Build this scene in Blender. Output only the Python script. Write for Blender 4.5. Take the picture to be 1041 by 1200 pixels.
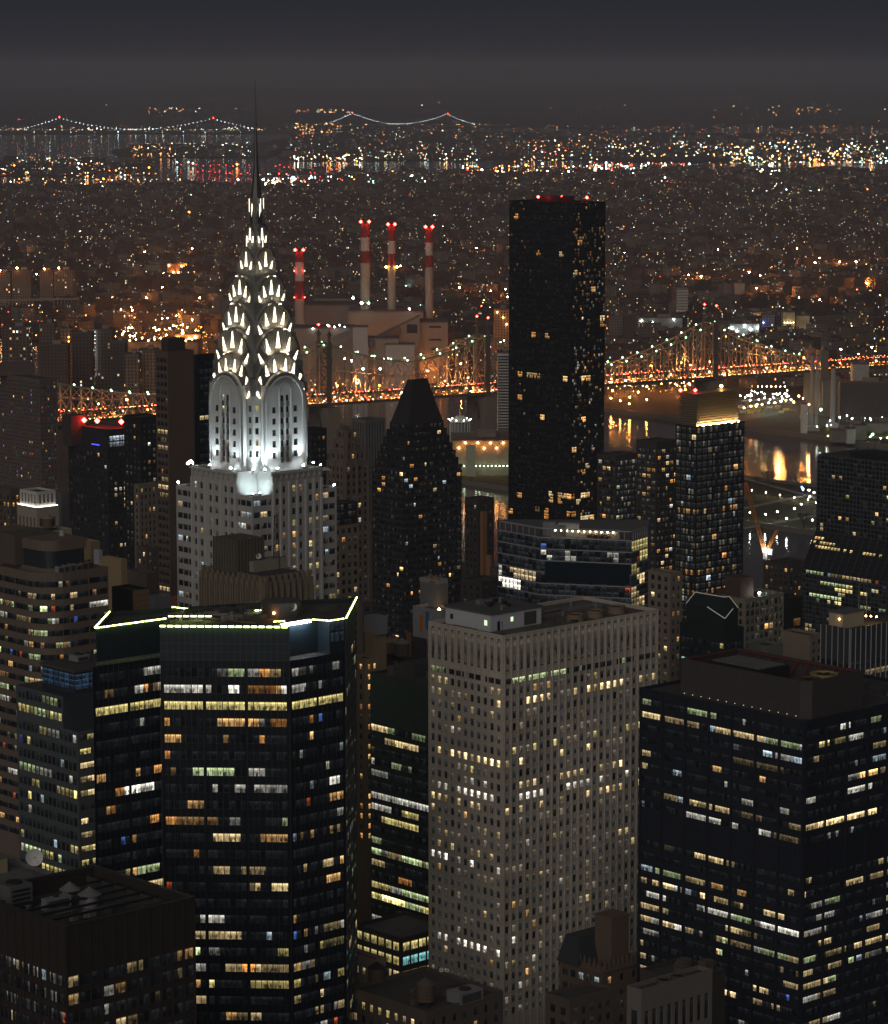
import bpy, math, random
from mathutils import Vector
R = math.radians
for o in list(bpy.data.objects): bpy.data.objects.remove(o)
SC = bpy.context.scene
COL = SC.collection
CAMZ, FPX, HZ = 339.0, 3600.0, 79.0
TH = math.atan((600 - HZ) / FPX)

# ---------------------------------------------------------------- camera
cd = bpy.data.cameras.new('camera'); cam = bpy.data.objects.new('camera', cd); COL.objects.link(cam)
cam.location = (0, 0, CAMZ); cam.rotation_euler = (math.pi / 2 - TH, 0, 0)
cd.sensor_fit = 'HORIZONTAL'; cd.sensor_width = 36; cd.lens = 36 * FPX / 1041
cd.clip_start = 1; cd.clip_end = 120000
SC.camera = cam
# ---------------------------------------------------------------- night sky
W = bpy.data.worlds.new('World'); SC.world = W; W.use_nodes = True
nt = W.node_tree; nt.nodes.clear()
tc = nt.nodes.new('ShaderNodeTexCoord'); sx = nt.nodes.new('ShaderNodeSeparateXYZ')
mr = nt.nodes.new('ShaderNodeMapRange'); mr.inputs['From Min'].default_value = -0.005; mr.inputs['From Max'].default_value = 0.25
cr = nt.nodes.new('ShaderNodeValToRGB')
el = cr.color_ramp.elements
el[0].position = 0; el[0].color = (.0225, .0250, .033, 1)
el[1].position = 1; el[1].color = (.018, .020, .027, 1)
for p, c in ((.05, (.0215, .0245, .033, 1)), (.12, (.0195, .0225, .031, 1)), (.25, (.019, .0215, .028, 1))):
    e = el.new(p); e.color = c
bg = nt.nodes.new('ShaderNodeBackground'); bg.inputs['Strength'].default_value = .84
wo = nt.nodes.new('ShaderNodeOutputWorld')
nt.links.new(tc.outputs['Generated'], sx.inputs[0]); nt.links.new(sx.outputs['Z'], mr.inputs['Value'])
nt.links.new(mr.outputs[0], cr.inputs[0]); nt.links.new(cr.outputs[0], bg.inputs['Color']); nt.links.new(bg.outputs[0], wo.inputs[0])
# ---------------------------------------------------------------- the one sun: broad warm glow of the city behind the viewer
sd = bpy.data.lights.new('sun', 'SUN'); sd.energy = 0.72; sd.angle = R(50); sd.color = (1.0, .93, .86)
sun = bpy.data.objects.new('sun', sd); COL.objects.link(sun)
sun.rotation_euler = Vector((.24, .87, -.42)).to_track_quat('-Z', 'Y').to_euler()
SC.view_settings.view_transform = 'Standard'; SC.view_settings.look = 'None'
SC.view_settings.exposure = 0; SC.view_settings.gamma = 1
SC.cycles.sample_clamp_indirect = 2.0
SC.cycles.max_bounces = 5; SC.cycles.diffuse_bounces = 2; SC.cycles.glossy_bounces = 3; SC.cycles.transmission_bounces = 2
SC.cycles.volume_bounces = 0; SC.cycles.caustics_reflective = False; SC.cycles.caustics_refractive = False
SC.cycles.use_light_tree = True

# ---------------------------------------------------------------- geometry helpers
def ray(px, py):
    u = (px - 520.5) / FPX; v = (600 - py) / FPX
    Y = math.cos(TH) + v * math.sin(TH); Z = -math.sin(TH) + v * math.cos(TH)
    return u / Y, Z / Y
def at(px, py, d):
    a, b = ray(px, py); return Vector((a * d, d, CAMZ + b * d))
def on(px, py, z=0.0):
    a, b = ray(px, py); d = (z - CAMZ) / b
    return Vector((a * d, d, z))
def zat(py, d): return CAMZ + ray(520.5, py)[1] * d
def project(p):
    y = p[1] * math.cos(TH) - (p[2] - CAMZ) * math.sin(TH)
    v = p[1] * math.sin(TH) + (p[2] - CAMZ) * math.cos(TH)
    return 520.5 + FPX * p[0] / y, 600 - FPX * v / y
AV = Vector((-.676, .737)).normalized(); SV = Vector((AV.y, -AV.x))
def AS(al, si): return AV * al + SV * si

class MB:
    def __init__(s): s.v = []; s.f = []; s.m = []; s.k = {}; s.col = []; s.uv = None
    def vert(s, p):
        s.v.append((p[0], p[1], p[2])); return len(s.v) - 1
    def kv(s, p):
        k = (round(p[0] * 200), round(p[1] * 200), round(p[2] * 200))
        i = s.k.get(k)
        if i is None: i = s.vert(p); s.k[k] = i
        return i
    def face(s, ids, m=0, c=None): s.f.append(tuple(ids)); s.m.append(m); s.col.append(c)
    def quad(s, a, b, c, d, m=0, col=None): s.face([s.vert(a), s.vert(b), s.vert(c), s.vert(d)], m, col)
    def kquad(s, a, b, c, d, m=0): s.face([s.kv(a), s.kv(b), s.kv(c), s.kv(d)], m)
    def prism(s, poly, z0, z1, m=0, mt=None, col=None, bottom=False):
        n = len(poly)
        lo = [s.vert((p[0], p[1], z0)) for p in poly]; hi = [s.vert((p[0], p[1], z1)) for p in poly]
        for i in range(n):
            j = (i + 1) % n; s.face([lo[i], lo[j], hi[j], hi[i]], m, col)
        s.face(hi, m if mt is None else mt, col)
        if bottom: s.face(lo[::-1], m, col)
    def box(s, c, sx, sy, z0, z1, ax=SV, ay=AV, m=0, col=None, mt=None):
        c = Vector((c[0], c[1])); x = Vector(ax[:2]) * sx / 2; y = Vector(ay[:2]) * sy / 2
        s.prism([c - x - y, c + x - y, c + x + y, c - x + y], z0, z1, m, mt, col, True)
    def cyl(s, c, r, z0, z1, r1=None, n=16, m=0, col=None):
        r1 = r if r1 is None else r1
        lo = [s.vert((c[0] + r * math.cos(2 * math.pi * i / n), c[1] + r * math.sin(2 * math.pi * i / n), z0)) for i in range(n)]
        s_lo = lo
        if r1 < 1e-4:
            t = s.vert((c[0], c[1], z1))
            for i in range(n): s.face([lo[i], lo[(i + 1) % n], t], m, col)
        else:
            hi = [s.vert((c[0] + r1 * math.cos(2 * math.pi * i / n), c[1] + r1 * math.sin(2 * math.pi * i / n), z1)) for i in range(n)]
            for i in range(n): s.face([lo[i], lo[(i + 1) % n], hi[(i + 1) % n], hi[i]], m, col)
            s.face(hi, m, col)
        s.face(s_lo[::-1], m, col)
    def bar(s, a, b, w, m=0, h=None, col=None):
        a = Vector(a); b = Vector(b); d = (b - a)
        if d.length < 1e-6: return
        d.normalize(); up = Vector((0, 0, 1)) if abs(d.z) < .95 else Vector((1, 0, 0))
        x = d.cross(up).normalized(); y = x.cross(d).normalized()
        x = x * w / 2; y = y * (h or w) / 2
        A = [s.vert(a + q) for q in (-x - y, x - y, x + y, -x + y)]; B = [s.vert(b + q) for q in (-x - y, x - y, x + y, -x + y)]
        for i in range(4): s.face([A[i], B[i], B[(i + 1) % 4], A[(i + 1) % 4]][::-1], m, col)
        s.face(A, m, col); s.face(B[::-1], m, col)
    def octa(s, c, r, m=0, col=None, rz=None):
        rz = rz or r
        p = [s.vert((c[0] + a * r, c[1] + b * r, c[2] + e * rz)) for a, b, e in ((1, 0, 0), (0, 1, 0), (-1, 0, 0), (0, -1, 0), (0, 0, 1), (0, 0, -1))]
        for i in range(4):
            j = (i + 1) % 4; s.face([p[i], p[j], p[4]], m, col); s.face([p[j], p[i], p[5]], m, col)
    def build(s, name, mats, parent=None, smooth=False, attr=None):
        me = bpy.data.meshes.new(name)
        off = Vector(parent.get('_o', (0, 0, 0))) if parent is not None else Vector((0, 0, 0))
        if parent is None and s.v:
            xs = [p[0] for p in s.v]; ys = [p[1] for p in s.v]
            off = Vector(((min(xs) + max(xs)) / 2, (min(ys) + max(ys)) / 2, min(p[2] for p in s.v)))
        me.from_pydata([(p[0] - off.x, p[1] - off.y, p[2] - off.z) for p in s.v], [], s.f)
        if not isinstance(mats, (list, tuple)): mats = [mats]
        for m in mats: me.materials.append(m)
        if len(mats) > 1: me.polygons.foreach_set('material_index', s.m)
        if attr:
            a = me.color_attributes.new(attr, 'FLOAT_COLOR', 'CORNER'); buf = []
            for f, c in zip(s.f, s.col):
                c = c or (0, 0, 0); buf.extend([c[0], c[1], c[2], 1.0] * len(f))
            a.data.foreach_set('color', buf)
        if s.uv is not None:
            u = me.uv_layers.new(name='UVMap'); u.data.foreach_set('uv', s.uv)
        if smooth: me.polygons.foreach_set('use_smooth', [True] * len(me.polygons))
        me.update()
        o = bpy.data.objects.new(name, me); COL.objects.link(o)
        if parent is not None: o.parent = parent
        if parent is None: o.location = off
        o['_o'] = tuple(off)
        return o
def thing(name, label, cat, loc, group=None):
    o = bpy.data.objects.new(name, None); COL.objects.link(o); o.location = loc; o.empty_display_size = .5
    o['label'] = label; o['category'] = cat; o['_o'] = tuple(loc)
    if group: o['group'] = group
    return o
def tag(o, label, cat, group=None):
    o['label'] = label; o['category'] = cat
    if group: o['group'] = group
    return o
def structure(o): o['kind'] = 'structure'; return o
def stuff(o): o['kind'] = 'stuff'; return o
def copy_thing(o, loc):
    c = o.copy(); COL.objects.link(c); c.location = loc; c['_o'] = tuple(loc)
    for ch in o.children:
        k = ch.copy(); COL.objects.link(k); k.parent = c
        for g in ch.children:
            q = g.copy(); COL.objects.link(q); q.parent = k
    return c

# ---------------------------------------------------------------- materials
class NT:
    def __init__(s, name):
        s.mat = bpy.data.materials.new(name); s.mat.use_nodes = True; s.t = s.mat.node_tree
        s.b = s.t.nodes['Principled BSDF']
    def n(s, typ, **kw):
        x = s.t.nodes.new(typ)
        for k, v in kw.items():
            if k.startswith('i_'): x.inputs[int(k[2:])].default_value = v
            else: setattr(x, k, v)
        return x
    def l(s, a, b): s.t.links.new(a, b)
    def math(s, op, a, b=None, c=None):
        x = s.n('ShaderNodeMath', operation=op)
        for i, q in enumerate((a, b, c)):
            if q is None: continue
            if isinstance(q, (int, float)): x.inputs[i].default_value = q
            else: s.l(q, x.inputs[i])
        return x.outputs[0]
    def mixc(s, fac, a, b, mode='MIX'):
        x = s.n('ShaderNodeMix', data_type='RGBA', blend_type=mode)
        for i, q in ((0, fac), (6, a), (7, b)):
            if isinstance(q, (int, float, tuple)): x.inputs[i].default_value = (*q, 1) if isinstance(q, tuple) else q
            else: s.l(q, x.inputs[i])
        return x.outputs[2]
MATS = {}
def wall(name, col, rough=.8, var=.3, scale=.25, metal=0.0, spec=.3, joint=0):
    if name in MATS: return MATS[name]
    N = NT(name); g = N.n('ShaderNodeNewGeometry')
    n1 = N.n('ShaderNodeTexNoise'); n1.inputs['Scale'].default_value = scale; n1.inputs['Detail'].default_value = 6
    N.l(g.outputs['Position'], n1.inputs['Vector'])
    mp = N.n('ShaderNodeMapping'); mp.inputs['Scale'].default_value = (1.3, 1.3, .06)
    N.l(g.outputs['Position'], mp.inputs['Vector'])
    n2 = N.n('ShaderNodeTexNoise'); n2.inputs['Scale'].default_value = 1.0; n2.inputs['Detail'].default_value = 3
    N.l(mp.outputs[0], n2.inputs['Vector'])
    s_ = N.math('ADD', N.math('MULTIPLY', n1.outputs[0], .6), N.math('MULTIPLY', n2.outputs[0], .4))
    f = N.math('ADD', N.math('MULTIPLY', s_, 2 * var), 1 - var)
    if joint:                                                        # stone courses and large weather stains
        sp = N.n('ShaderNodeSeparateXYZ'); N.l(g.outputs['Position'], sp.inputs[0])
        jl = N.math('SUBTRACT', 1.0, N.math('MULTIPLY', N.math('LESS_THAN', N.math('FRACT', N.math('DIVIDE', sp.outputs[2], joint)), .06), .28))
        n3 = N.n('ShaderNodeTexNoise'); n3.inputs['Scale'].default_value = .045; n3.inputs['Detail'].default_value = 3; N.l(g.outputs['Position'], n3.inputs['Vector'])
        f = N.math('MULTIPLY', N.math('MULTIPLY', f, jl), N.math('ADD', .7, N.math('MULTIPLY', n3.outputs[0], .6)))
    c = N.mixc(1.0, col, f, 'MULTIPLY')
    N.l(c, N.b.inputs['Base Color'])
    N.b.inputs['Roughness'].default_value = rough; N.b.inputs['Metallic'].default_value = metal
    N.b.inputs['Specular IOR Level'].default_value = spec
    MATS[name] = N.mat; return N.mat
def emit(name, col, st, sampling='AUTO'):
    if name in MATS: return MATS[name]
    N = NT(name); N.b.inputs['Base Color'].default_value = (.3, .3, .3, 1)
    N.b.inputs['Emission Color'].default_value = (*col, 1); N.b.inputs['Emission Strength'].default_value = st
    N.mat.cycles.emission_sampling = sampling
    MATS[name] = N.mat; return N.mat
def glow_attr(name, st, sampling):
    N = NT(name); a = N.n('ShaderNodeAttribute', attribute_name='lit')
    N.b.inputs['Base Color'].default_value = (.2, .2, .2, 1)
    N.l(a.outputs['Color'], N.b.inputs['Emission Color']); N.b.inputs['Emission Strength'].default_value = st
    N.mat.cycles.emission_sampling = sampling; return N.mat
def window_glass():
    N = NT('window_glass'); a = N.n('ShaderNodeAttribute', attribute_name='lit')
    g = N.n('ShaderNodeNewGeometry'); uv = N.n('ShaderNodeUVMap'); sp = N.n('ShaderNodeSeparateXYZ'); N.l(uv.outputs[0], sp.inputs[0])
    mp = N.n('ShaderNodeMapping'); mp.inputs['Scale'].default_value = (1.6, 1.6, .55); N.l(g.outputs['Position'], mp.inputs['Vector'])
    vo = N.n('ShaderNodeTexVoronoi'); vo.inputs['Scale'].default_value = 1.1; N.l(mp.outputs[0], vo.inputs['Vector'])
    no = N.n('ShaderNodeTexNoise'); no.inputs['Scale'].default_value = 1.7; no.inputs['Detail'].default_value = 4; N.l(mp.outputs[0], no.inputs['Vector'])
    vs = N.n('ShaderNodeSeparateColor'); N.l(vo.outputs['Color'], vs.inputs[0])
    fur = N.math('ADD', N.math('MULTIPLY', N.math('POWER', vs.outputs[0], 1.5), 1.1), N.math('MULTIPLY', N.math('SUBTRACT', no.outputs[0], .3), .5))     # 0..1.4 desks, people, partitions
    top = N.n('ShaderNodeMapRange', interpolation_type='SMOOTHSTEP'); top.inputs['From Min'].default_value = .40; top.inputs['From Max'].default_value = .70
    N.l(sp.outputs[1], top.inputs['Value'])
    pat = N.n('ShaderNodeMix', data_type='FLOAT'); N.l(top.outputs[0], pat.inputs[0]); N.l(fur, pat.inputs[2])
    N.l(N.math('ADD', .9, N.math('MULTIPLY', no.outputs[0], .25)), pat.inputs[3])
    eu = N.math('GREATER_THAN', N.math('ABSOLUTE', N.math('SUBTRACT', sp.outputs[0], .5)), .455)
    ev = N.math('GREATER_THAN', N.math('ABSOLUTE', N.math('SUBTRACT', sp.outputs[1], .5)), .465)
    fr = N.math('MAXIMUM', eu, ev); inv = N.math('SUBTRACT', 1.0, fr)
    v = sp.outputs[1]; strip = N.math('MULTIPLY', N.math('MULTIPLY', N.math('GREATER_THAN', v, .76), N.math('LESS_THAN', v, .90)), N.math('GREATER_THAN', no.outputs[0], .47))   # rows of ceiling lights
    f = N.math('MULTIPLY', N.math('MULTIPLY', pat.outputs[0], N.math('ADD', .88, N.math('MULTIPLY', strip, 1.1))), inv)
    N.l(N.mixc(1.0, a.outputs['Color'], f, 'MULTIPLY'), N.b.inputs['Emission Color']); N.b.inputs['Emission Strength'].default_value = 1.0
    N.l(N.mixc(fr, (.010, .012, .015), (.03, .03, .032)), N.b.inputs['Base Color'])
    N.b.inputs['Roughness'].default_value = .08; N.b.inputs['Specular IOR Level'].default_value = .5
    N.mat.cycles.emission_sampling = 'NONE'
    return N.mat
GLASS = window_glass()
DARK = wall('dark_metal', (.02, .02, .022), .5, .3)
ROOF = wall('roof_membrane', (.07, .066, .062), .9, .55, .35)
ROOFL = wall('pale_roof_gravel', (.14, .135, .13), .9, .45, .4)
GREYM = wall('grey_metal', (.22, .22, .23), .5, .3, .5)
WOOD = wall('tank_wood', (.12, .085, .06), .85, .4, .8)

# ---------------------------------------------------------------- lit windows
AMB = (1, .42, .11); WARM = (1, .56, .2); CRM = (1, .74, .36); YEL = (1, .82, .3); WHT = (1, .95, .82); COO = (.72, .9, 1); GRN = (.82, 1, .5); RED = (1, .15, .05); BLU = (.15, .3, 1)
def mul(c, s): return (c[0] * s, c[1] * s, c[2] * s)
def office(seed, p, pal, rows=None, s=.55, stick=.82, dim=.006, odd=.008):
    g = random.Random(seed); st = {'k': None, 'on': False, 'c': WHT, 'p': p, 's': s}; rows = rows or {}
    def fn(e, r, b, k):
        if st['k'] != (e, r):
            st['k'] = (e, r); q = rows.get(r)
            st['p'] = q[0] if q else min(.95, p * g.choice([.15, .4, .8, 1.2, 2.0])); st['c'] = q[1] if q and len(q) > 1 and q[1] else g.choice(pal)
            st['s'] = q[2] if q and len(q) > 2 else s * g.uniform(.6, 1.25); st['on'] = g.random() < st['p']; st['lv'] = 1
        if g.random() > stick or st['p'] > .97:
            st['on'] = g.random() < st['p']; st['lv'] = g.lognormvariate(-.3, .75) if st['p'] <= .97 else g.uniform(.85, 1.1); st['o'] = g.choice(pal) if g.random() < .45 and st['p'] <= .97 else None
        if st['on']: return mul(st.get('o') or st['c'], st['s'] * st['lv'] * g.uniform(.65, 1.2))
        if g.random() < odd: return mul(g.choice([BLU, AMB, WHT, RED, COO]), g.uniform(.1, .5))
        return mul((.8, .9, 1), dim * g.uniform(0, 2))
    return fn
def resid(seed, p, pal, s=.6, dim=.008, rows=None):
    g = random.Random(seed); rows = rows or {}; st = {'b': None}
    def fn(e, r, b, k):
        q = rows.get(r)
        if st['b'] != (e, r, b):
            st['b'] = (e, r, b); st['on'] = g.random() < (q[0] if q else p); st['c'] = (q[1] if q and len(q) > 1 and q[1] else g.choice(pal)); st['s'] = (q[2] if q and len(q) > 2 else s) * g.lognormvariate(-.1, .55)
        if st['on'] and g.random() < .85: return mul(st['c'], st['s'] * g.uniform(.6, 1.2))
        if g.random() < .22: return mul((1, .85, .65), dim * g.uniform(1, 4))
        return mul((.8, .9, 1), dim * g.uniform(0, .8))
    return fn
WIN = []
def facade(mb, owner, e, p0, p1, z0, z1, sp):
    p0 = Vector((p0[0], p0[1])); p1 = Vector((p1[0], p1[1])); L = (p1 - p0).length; t = (p1 - p0) / L; nrm = Vector((t.y, -t.x))
    m0, m1 = sp.get('m', (.5, .5)); rec = sp.get('rec', .25)
    if 'cols' in sp: cols = [(c * L - w / 2, c * L + w / 2) for c, w in sp['cols']]
    else:
        n = max(1, round((L - m0 - m1) / sp['bay'])); bw = (L - m0 - m1) / n
        ww = bw * sp.get('wr', .6) if 'ww' not in sp else min(sp['ww'], bw - .02)
        cols = [(m0 + (i + .5) * bw - ww / 2, m0 + (i + .5) * bw + ww / 2) for i in range(n)]
    rows = []; r = 0; zmin = max(z0 + .3, sp.get('bot', z0))
    while True:
        zt = z1 - sp['top'] - r * sp['fh']; zb = zt - sp['wh']
        if zb < zmin: break
        rows.append((r, zb, zt)); r += 1
    skip = sp.get('skip', ()); only = sp.get('colrows')
    xs = [0.0]; [xs.extend(c) for c in cols]; xs.append(L)
    zs = [z0]
    for q in reversed(rows): zs.extend((q[1], q[2]))
    zs.append(z1)
    def P(x, z, d=0.0):
        q = p0 + t * x - nrm * d; return (q.x, q.y, z)
    K = sp.get('K', 1); V = sp.get('V', 1); nr = len(rows)
    for j in range(len(zs) - 1):
        for i in range(len(xs) - 1):
            hole = i % 2 == 1 and j % 2 == 1
            if hole:
                row = rows[nr - 1 - (j - 1) // 2][0]; b = (i - 1) // 2
                if row in skip or (only and not only(row, b)): hole = False
            x0, x1, a0, a1 = xs[i], xs[i + 1], zs[j], zs[j + 1]
            if x1 - x0 < 1e-5 or a1 - a0 < 1e-5: continue
            if not hole:
                mb.kquad(P(x0, a0), P(x1, a0), P(x1, a1), P(x0, a1)); continue
            A, B, C, D = P(x0, a0), P(x1, a0), P(x1, a1), P(x0, a1); a, b_, c, d = P(x0, a0, rec), P(x1, a0, rec), P(x1, a1, rec), P(x0, a1, rec)
            mb.kquad(A, B, b_, a); mb.kquad(B, C, c, b_); mb.kquad(C, D, d, c); mb.kquad(D, A, a, d)
            qs = []; cs = []
            for v in range(V):
                for k in range(K):
                    u0 = x0 + (x1 - x0) * k / K; u1 = x0 + (x1 - x0) * (k + 1) / K; w0 = a0 + (a1 - a0) * v / V; w1 = a0 + (a1 - a0) * (v + 1) / V
                    qs.append((P(u0, w0, rec - .01), P(u1, w0, rec - .01), P(u1, w1, rec - .01), P(u0, w1, rec - .01))); cs.append(sp['lit'](e, row, b, k))
            WIN.append((owner, qs, cs, Vector(P((x0 + x1) / 2, (a0 + a1) / 2, rec - .3)), (x1 - x0) * (a1 - a0), nrm))
def inset(poly, d):
    n = len(poly); out = []
    for i in range(n):
        a, b, c = Vector(poly[i - 1][:2]), Vector(poly[i][:2]), Vector(poly[(i + 1) % n][:2])
        t1 = (b - a).normalized(); t2 = (c - b).normalized(); n1 = Vector((-t1.y, t1.x)); n2 = Vector((-t2.y, t2.x))
        den = 1 + n1.dot(n2); out.append(b + (n1 + n2) * (d / max(den, .2)))
    return out
def shell(owner, poly, z0, z1, mat, specs=None, roof=ROOF, par=1.0, name='wall', roofname='roof', th=.35):
    """walls with real window openings, a parapet and a roof"""
    mb = MB(); n = len(poly); specs = specs or {}
    for i in range(n):
        a, b = poly[i], poly[(i + 1) % n]; sp = specs.get(i)
        if sp: facade(mb, owner, i, a, b, z0, z1, sp)
        else: mb.kquad((a[0], a[1], z0), (b[0], b[1], z0), (b[0], b[1], z1), (a[0], a[1], z1))
    ins = inset(poly, th)
    for i in range(n):
        j = (i + 1) % n; a, b, c, d = poly[i], poly[j], ins[j], ins[i]
        mb.kquad((a[0], a[1], z1), (b[0], b[1], z1), (c[0], c[1], z1), (d[0], d[1], z1))
        mb.kquad((d[0], d[1], z1), (c[0], c[1], z1), (c[0], c[1], z1 - par), (d[0], d[1], z1 - par))
    w = mb.build(name, mat, owner)
    rb = MB(); rb.face([rb.vert((p[0], p[1], z1 - par)) for p in ins]); rb.build(roofname, roof, owner)
    return w
def cbox(px, pl, pr, py, d, L=None, Rr=None):
    """footprint from its near corner: pixel column of corner, of left end and of right end; returns (polygon, top z)"""
    c = at(px, py, d); z = c.z; c2 = Vector((c.x, c.y))
    def solve(v, p):
        k = ray(p, py)[0]; return (k * c2.y - c2.x) / (v.x - k * v.y)
    L = L if L is not None else solve(AV, pl); Rr = Rr if Rr is not None else solve(SV, pr)
    return [c2, c2 + SV * Rr, c2 + SV * Rr + AV * L, c2 + AV * L], z
def building(name, label, px, pl, pr, py, d, mat, right=None, left=None, z0=12, L=None, Rr=None, cat='building', group=None, roof=ROOF, par=1.0):
    poly, z = cbox(px, pl, pr, py, d, L, Rr)
    o = thing(name, label, cat, (poly[0].x, poly[0].y, z0), group)
    sp = {}
    if right: sp[0] = right
    if left: sp[3] = left
    shell(o, poly, z0, z, mat, sp, roof, par)
    o['_z'] = z
    return o, poly, z
def inpoly(poly, u, v):
    """point in a footprint: u along the street, v along the avenue, 0..1"""
    return poly[0] + (poly[1] - poly[0]) * u + (poly[3] - poly[0]) * v
def finish_windows():
    """the hundred windows that show largest on each building become parts of their own, the rest one part"""
    bpy.context.view_layer.update(); dg = bpy.context.evaluated_depsgraph_get(); org = Vector((0, 0, CAMZ)); by = {}
    for w in WIN: by.setdefault(w[0].name, []).append(w)
    def mesh(ws, name, owner):
        mb = MB(); mb.uv = []
        for w in ws:
            for q, c in zip(w[1], w[2]):
                mb.quad(*q, col=c); mb.uv.extend((0, 0, 1, 0, 1, 1, 0, 1))
        return mb.build(name, GLASS, owner, attr='lit')
    for nm, ws in by.items():
        sc = []
        for w in ws:
            q = w[3]; px, py = project(q); dv = q - org; D = dv.length; f = -(w[5].x * dv.x + w[5].y * dv.y) / D
            s = w[4] * max(f, 0) / D / D if -5 < px < 1046 and -5 < py < 1205 else 0
            if s > 0:
                hit, loc, *_ = SC.ray_cast(dg, org, dv.normalized(), distance=D - 1.2)
                if hit: s = 0
            s *= 1 + min(1, max(max(c) for c in w[2]))
            sc.append(s)
        idx = sorted(range(len(ws)), key=lambda i: -sc[i]); top = [i for i in idx[:100] if sc[i] > 0]; rest = [i for i in idx if i not in set(top)]
        for i in top: mesh([ws[i]], 'window', ws[i][0])
        if rest: stuff(mesh([ws[i] for i in rest], 'windows', ws[0][0]))
# sections: a facade may be a list of (z from, z to, spec)
_shell0 = shell
def shell(owner, poly, z0, z1, mat, specs=None, roof=ROOF, par=1.0, name='wall', roofname='roof', th=.35):
    mb = MB(); n = len(poly); specs = specs or {}
    for i in range(n):
        a, b = poly[i], poly[(i + 1) % n]; sp = specs.get(i)
        if isinstance(sp, list):
            lo = z0
            for zl, zh, s in sp:
                if s is None: mb.kquad((a[0], a[1], zl), (b[0], b[1], zl), (b[0], b[1], zh), (a[0], a[1], zh))
                else: facade(mb, owner, i, a, b, zl, zh, s)
        elif sp: facade(mb, owner, i, a, b, z0, z1, sp)
        else: mb.kquad((a[0], a[1], z0), (b[0], b[1], z0), (b[0], b[1], z1), (a[0], a[1], z1))
        fs = sp[0][2] if isinstance(sp, list) else sp
        if fs and fs.get('fin'):
            fmb = MB(); stp, fw, fd, zb = fs['fin']; a2 = Vector(a[:2]); b2 = Vector(b[:2]); Lg = (b2 - a2).length; t = (b2 - a2) / Lg; nn = Vector((t.y, -t.x)); k = max(1, round(Lg / stp))
            for q in range(k + 1):
                c = a2 + t * min(max(Lg * q / k, fw), Lg - fw) + nn * (fd / 2 + .003)
                (fmb if fs.get('finmat') else mb).box(c, fw, fd, max(z0, zb), z1 - .01, t, nn)
            if fs.get('finmat'): fmb.build('facade_ribs', fs['finmat'], owner)
    ins = inset(poly, th)
    for i in range(n):
        j = (i + 1) % n; a, b, c, d = poly[i], poly[j], ins[j], ins[i]
        mb.kquad((a[0], a[1], z1), (b[0], b[1], z1), (c[0], c[1], z1), (d[0], d[1], z1))
        mb.kquad((d[0], d[1], z1), (c[0], c[1], z1), (c[0], c[1], z1 - par), (d[0], d[1], z1 - par))
    w = mb.build(name, mat, owner)
    rb = MB(); rb.face([rb.vert((p[0], p[1], z1 - par)) for p in ins]); rb.build(roofname, roof, owner)
    return w
V2 = lambda x, y: Vector((x, y))
WARMS = [AMB, WARM, CRM, CRM, WHT]
OFF = [WHT, CRM, CRM, GRN, COO]
RES = [AMB, WARM, WARM, CRM, WHT]

# ================================================================ things that stand on roofs
def water_tank(p, r, h, label, legs=2.5, hat=None):
    o = thing('water_tank', label, 'water tank', p, 'water tanks on the rooftops')
    mb = MB(); n = 14; mb.cyl(p, r, p[2] + legs, p[2] + legs + h, n=20)
    mb.build('tank', WOOD, o)
    mb = MB(); mb.cyl(p, r * 1.08, p[2] + legs + h + .01, p[2] + legs + h + r * .75, .0, 20); mb.build('conical_lid', hat or WOOD, o)
    for i in range(4):
        a = i * math.pi / 2 + .4; mb = MB(); q = Vector((p[0] + r * .75 * math.cos(a), p[1] + r * .75 * math.sin(a), p[2])); mb.bar(q, q + Vector((0, 0, legs)), .3); mb.build('leg', DARK, o)
    mb = MB()
    for i in range(1, 5): mb.cyl(p, r + .03, p[2] + legs + h * i / 5, p[2] + legs + h * i / 5 + .09, n=20)
    mb.build('hoops', DARK, o)
    return o
def fan_unit(p, r, h, label, mat, n=18, cat='cooling fan', group=None):
    o = thing('cooling_fan', label, cat, p, group)
    mb = MB(); mb.cyl(p, r, p[2], p[2] + h * .75, r * .92, n); mb.build('shroud', mat, o)
    mb = MB()
    for i in range(n):
        a, b = 2 * math.pi * i / n, 2 * math.pi * (i + 1) / n
        f = lambda R_, t, z: (p[0] + R_ * math.cos(t), p[1] + R_ * math.sin(t), z)
        mb.kquad(f(r * .98, a, p[2] + h * .7), f(r * .98, b, p[2] + h * .7), f(r * 1.0, b, p[2] + h), f(r * 1.0, a, p[2] + h))
        mb.kquad(f(r * .82, b, p[2] + h * .78), f(r * .82, a, p[2] + h * .78), f(r * .82, a, p[2] + h), f(r * .82, b, p[2] + h))
        mb.kquad(f(r * 1.0, a, p[2] + h), f(r * 1.0, b, p[2] + h), f(r * .82, b, p[2] + h), f(r * .82, a, p[2] + h))
    mb.build('rim', mat, o)
    mb = MB()
    for i in range(6):
        a = i * math.pi / 3; mb.bar((p[0], p[1], p[2] + h * .82), (p[0] + r * .78 * math.cos(a), p[1] + r * .78 * math.sin(a), p[2] + h * .82), r * .22, h=.08)
    mb.build('blades', DARK, o)
    return o
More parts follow.
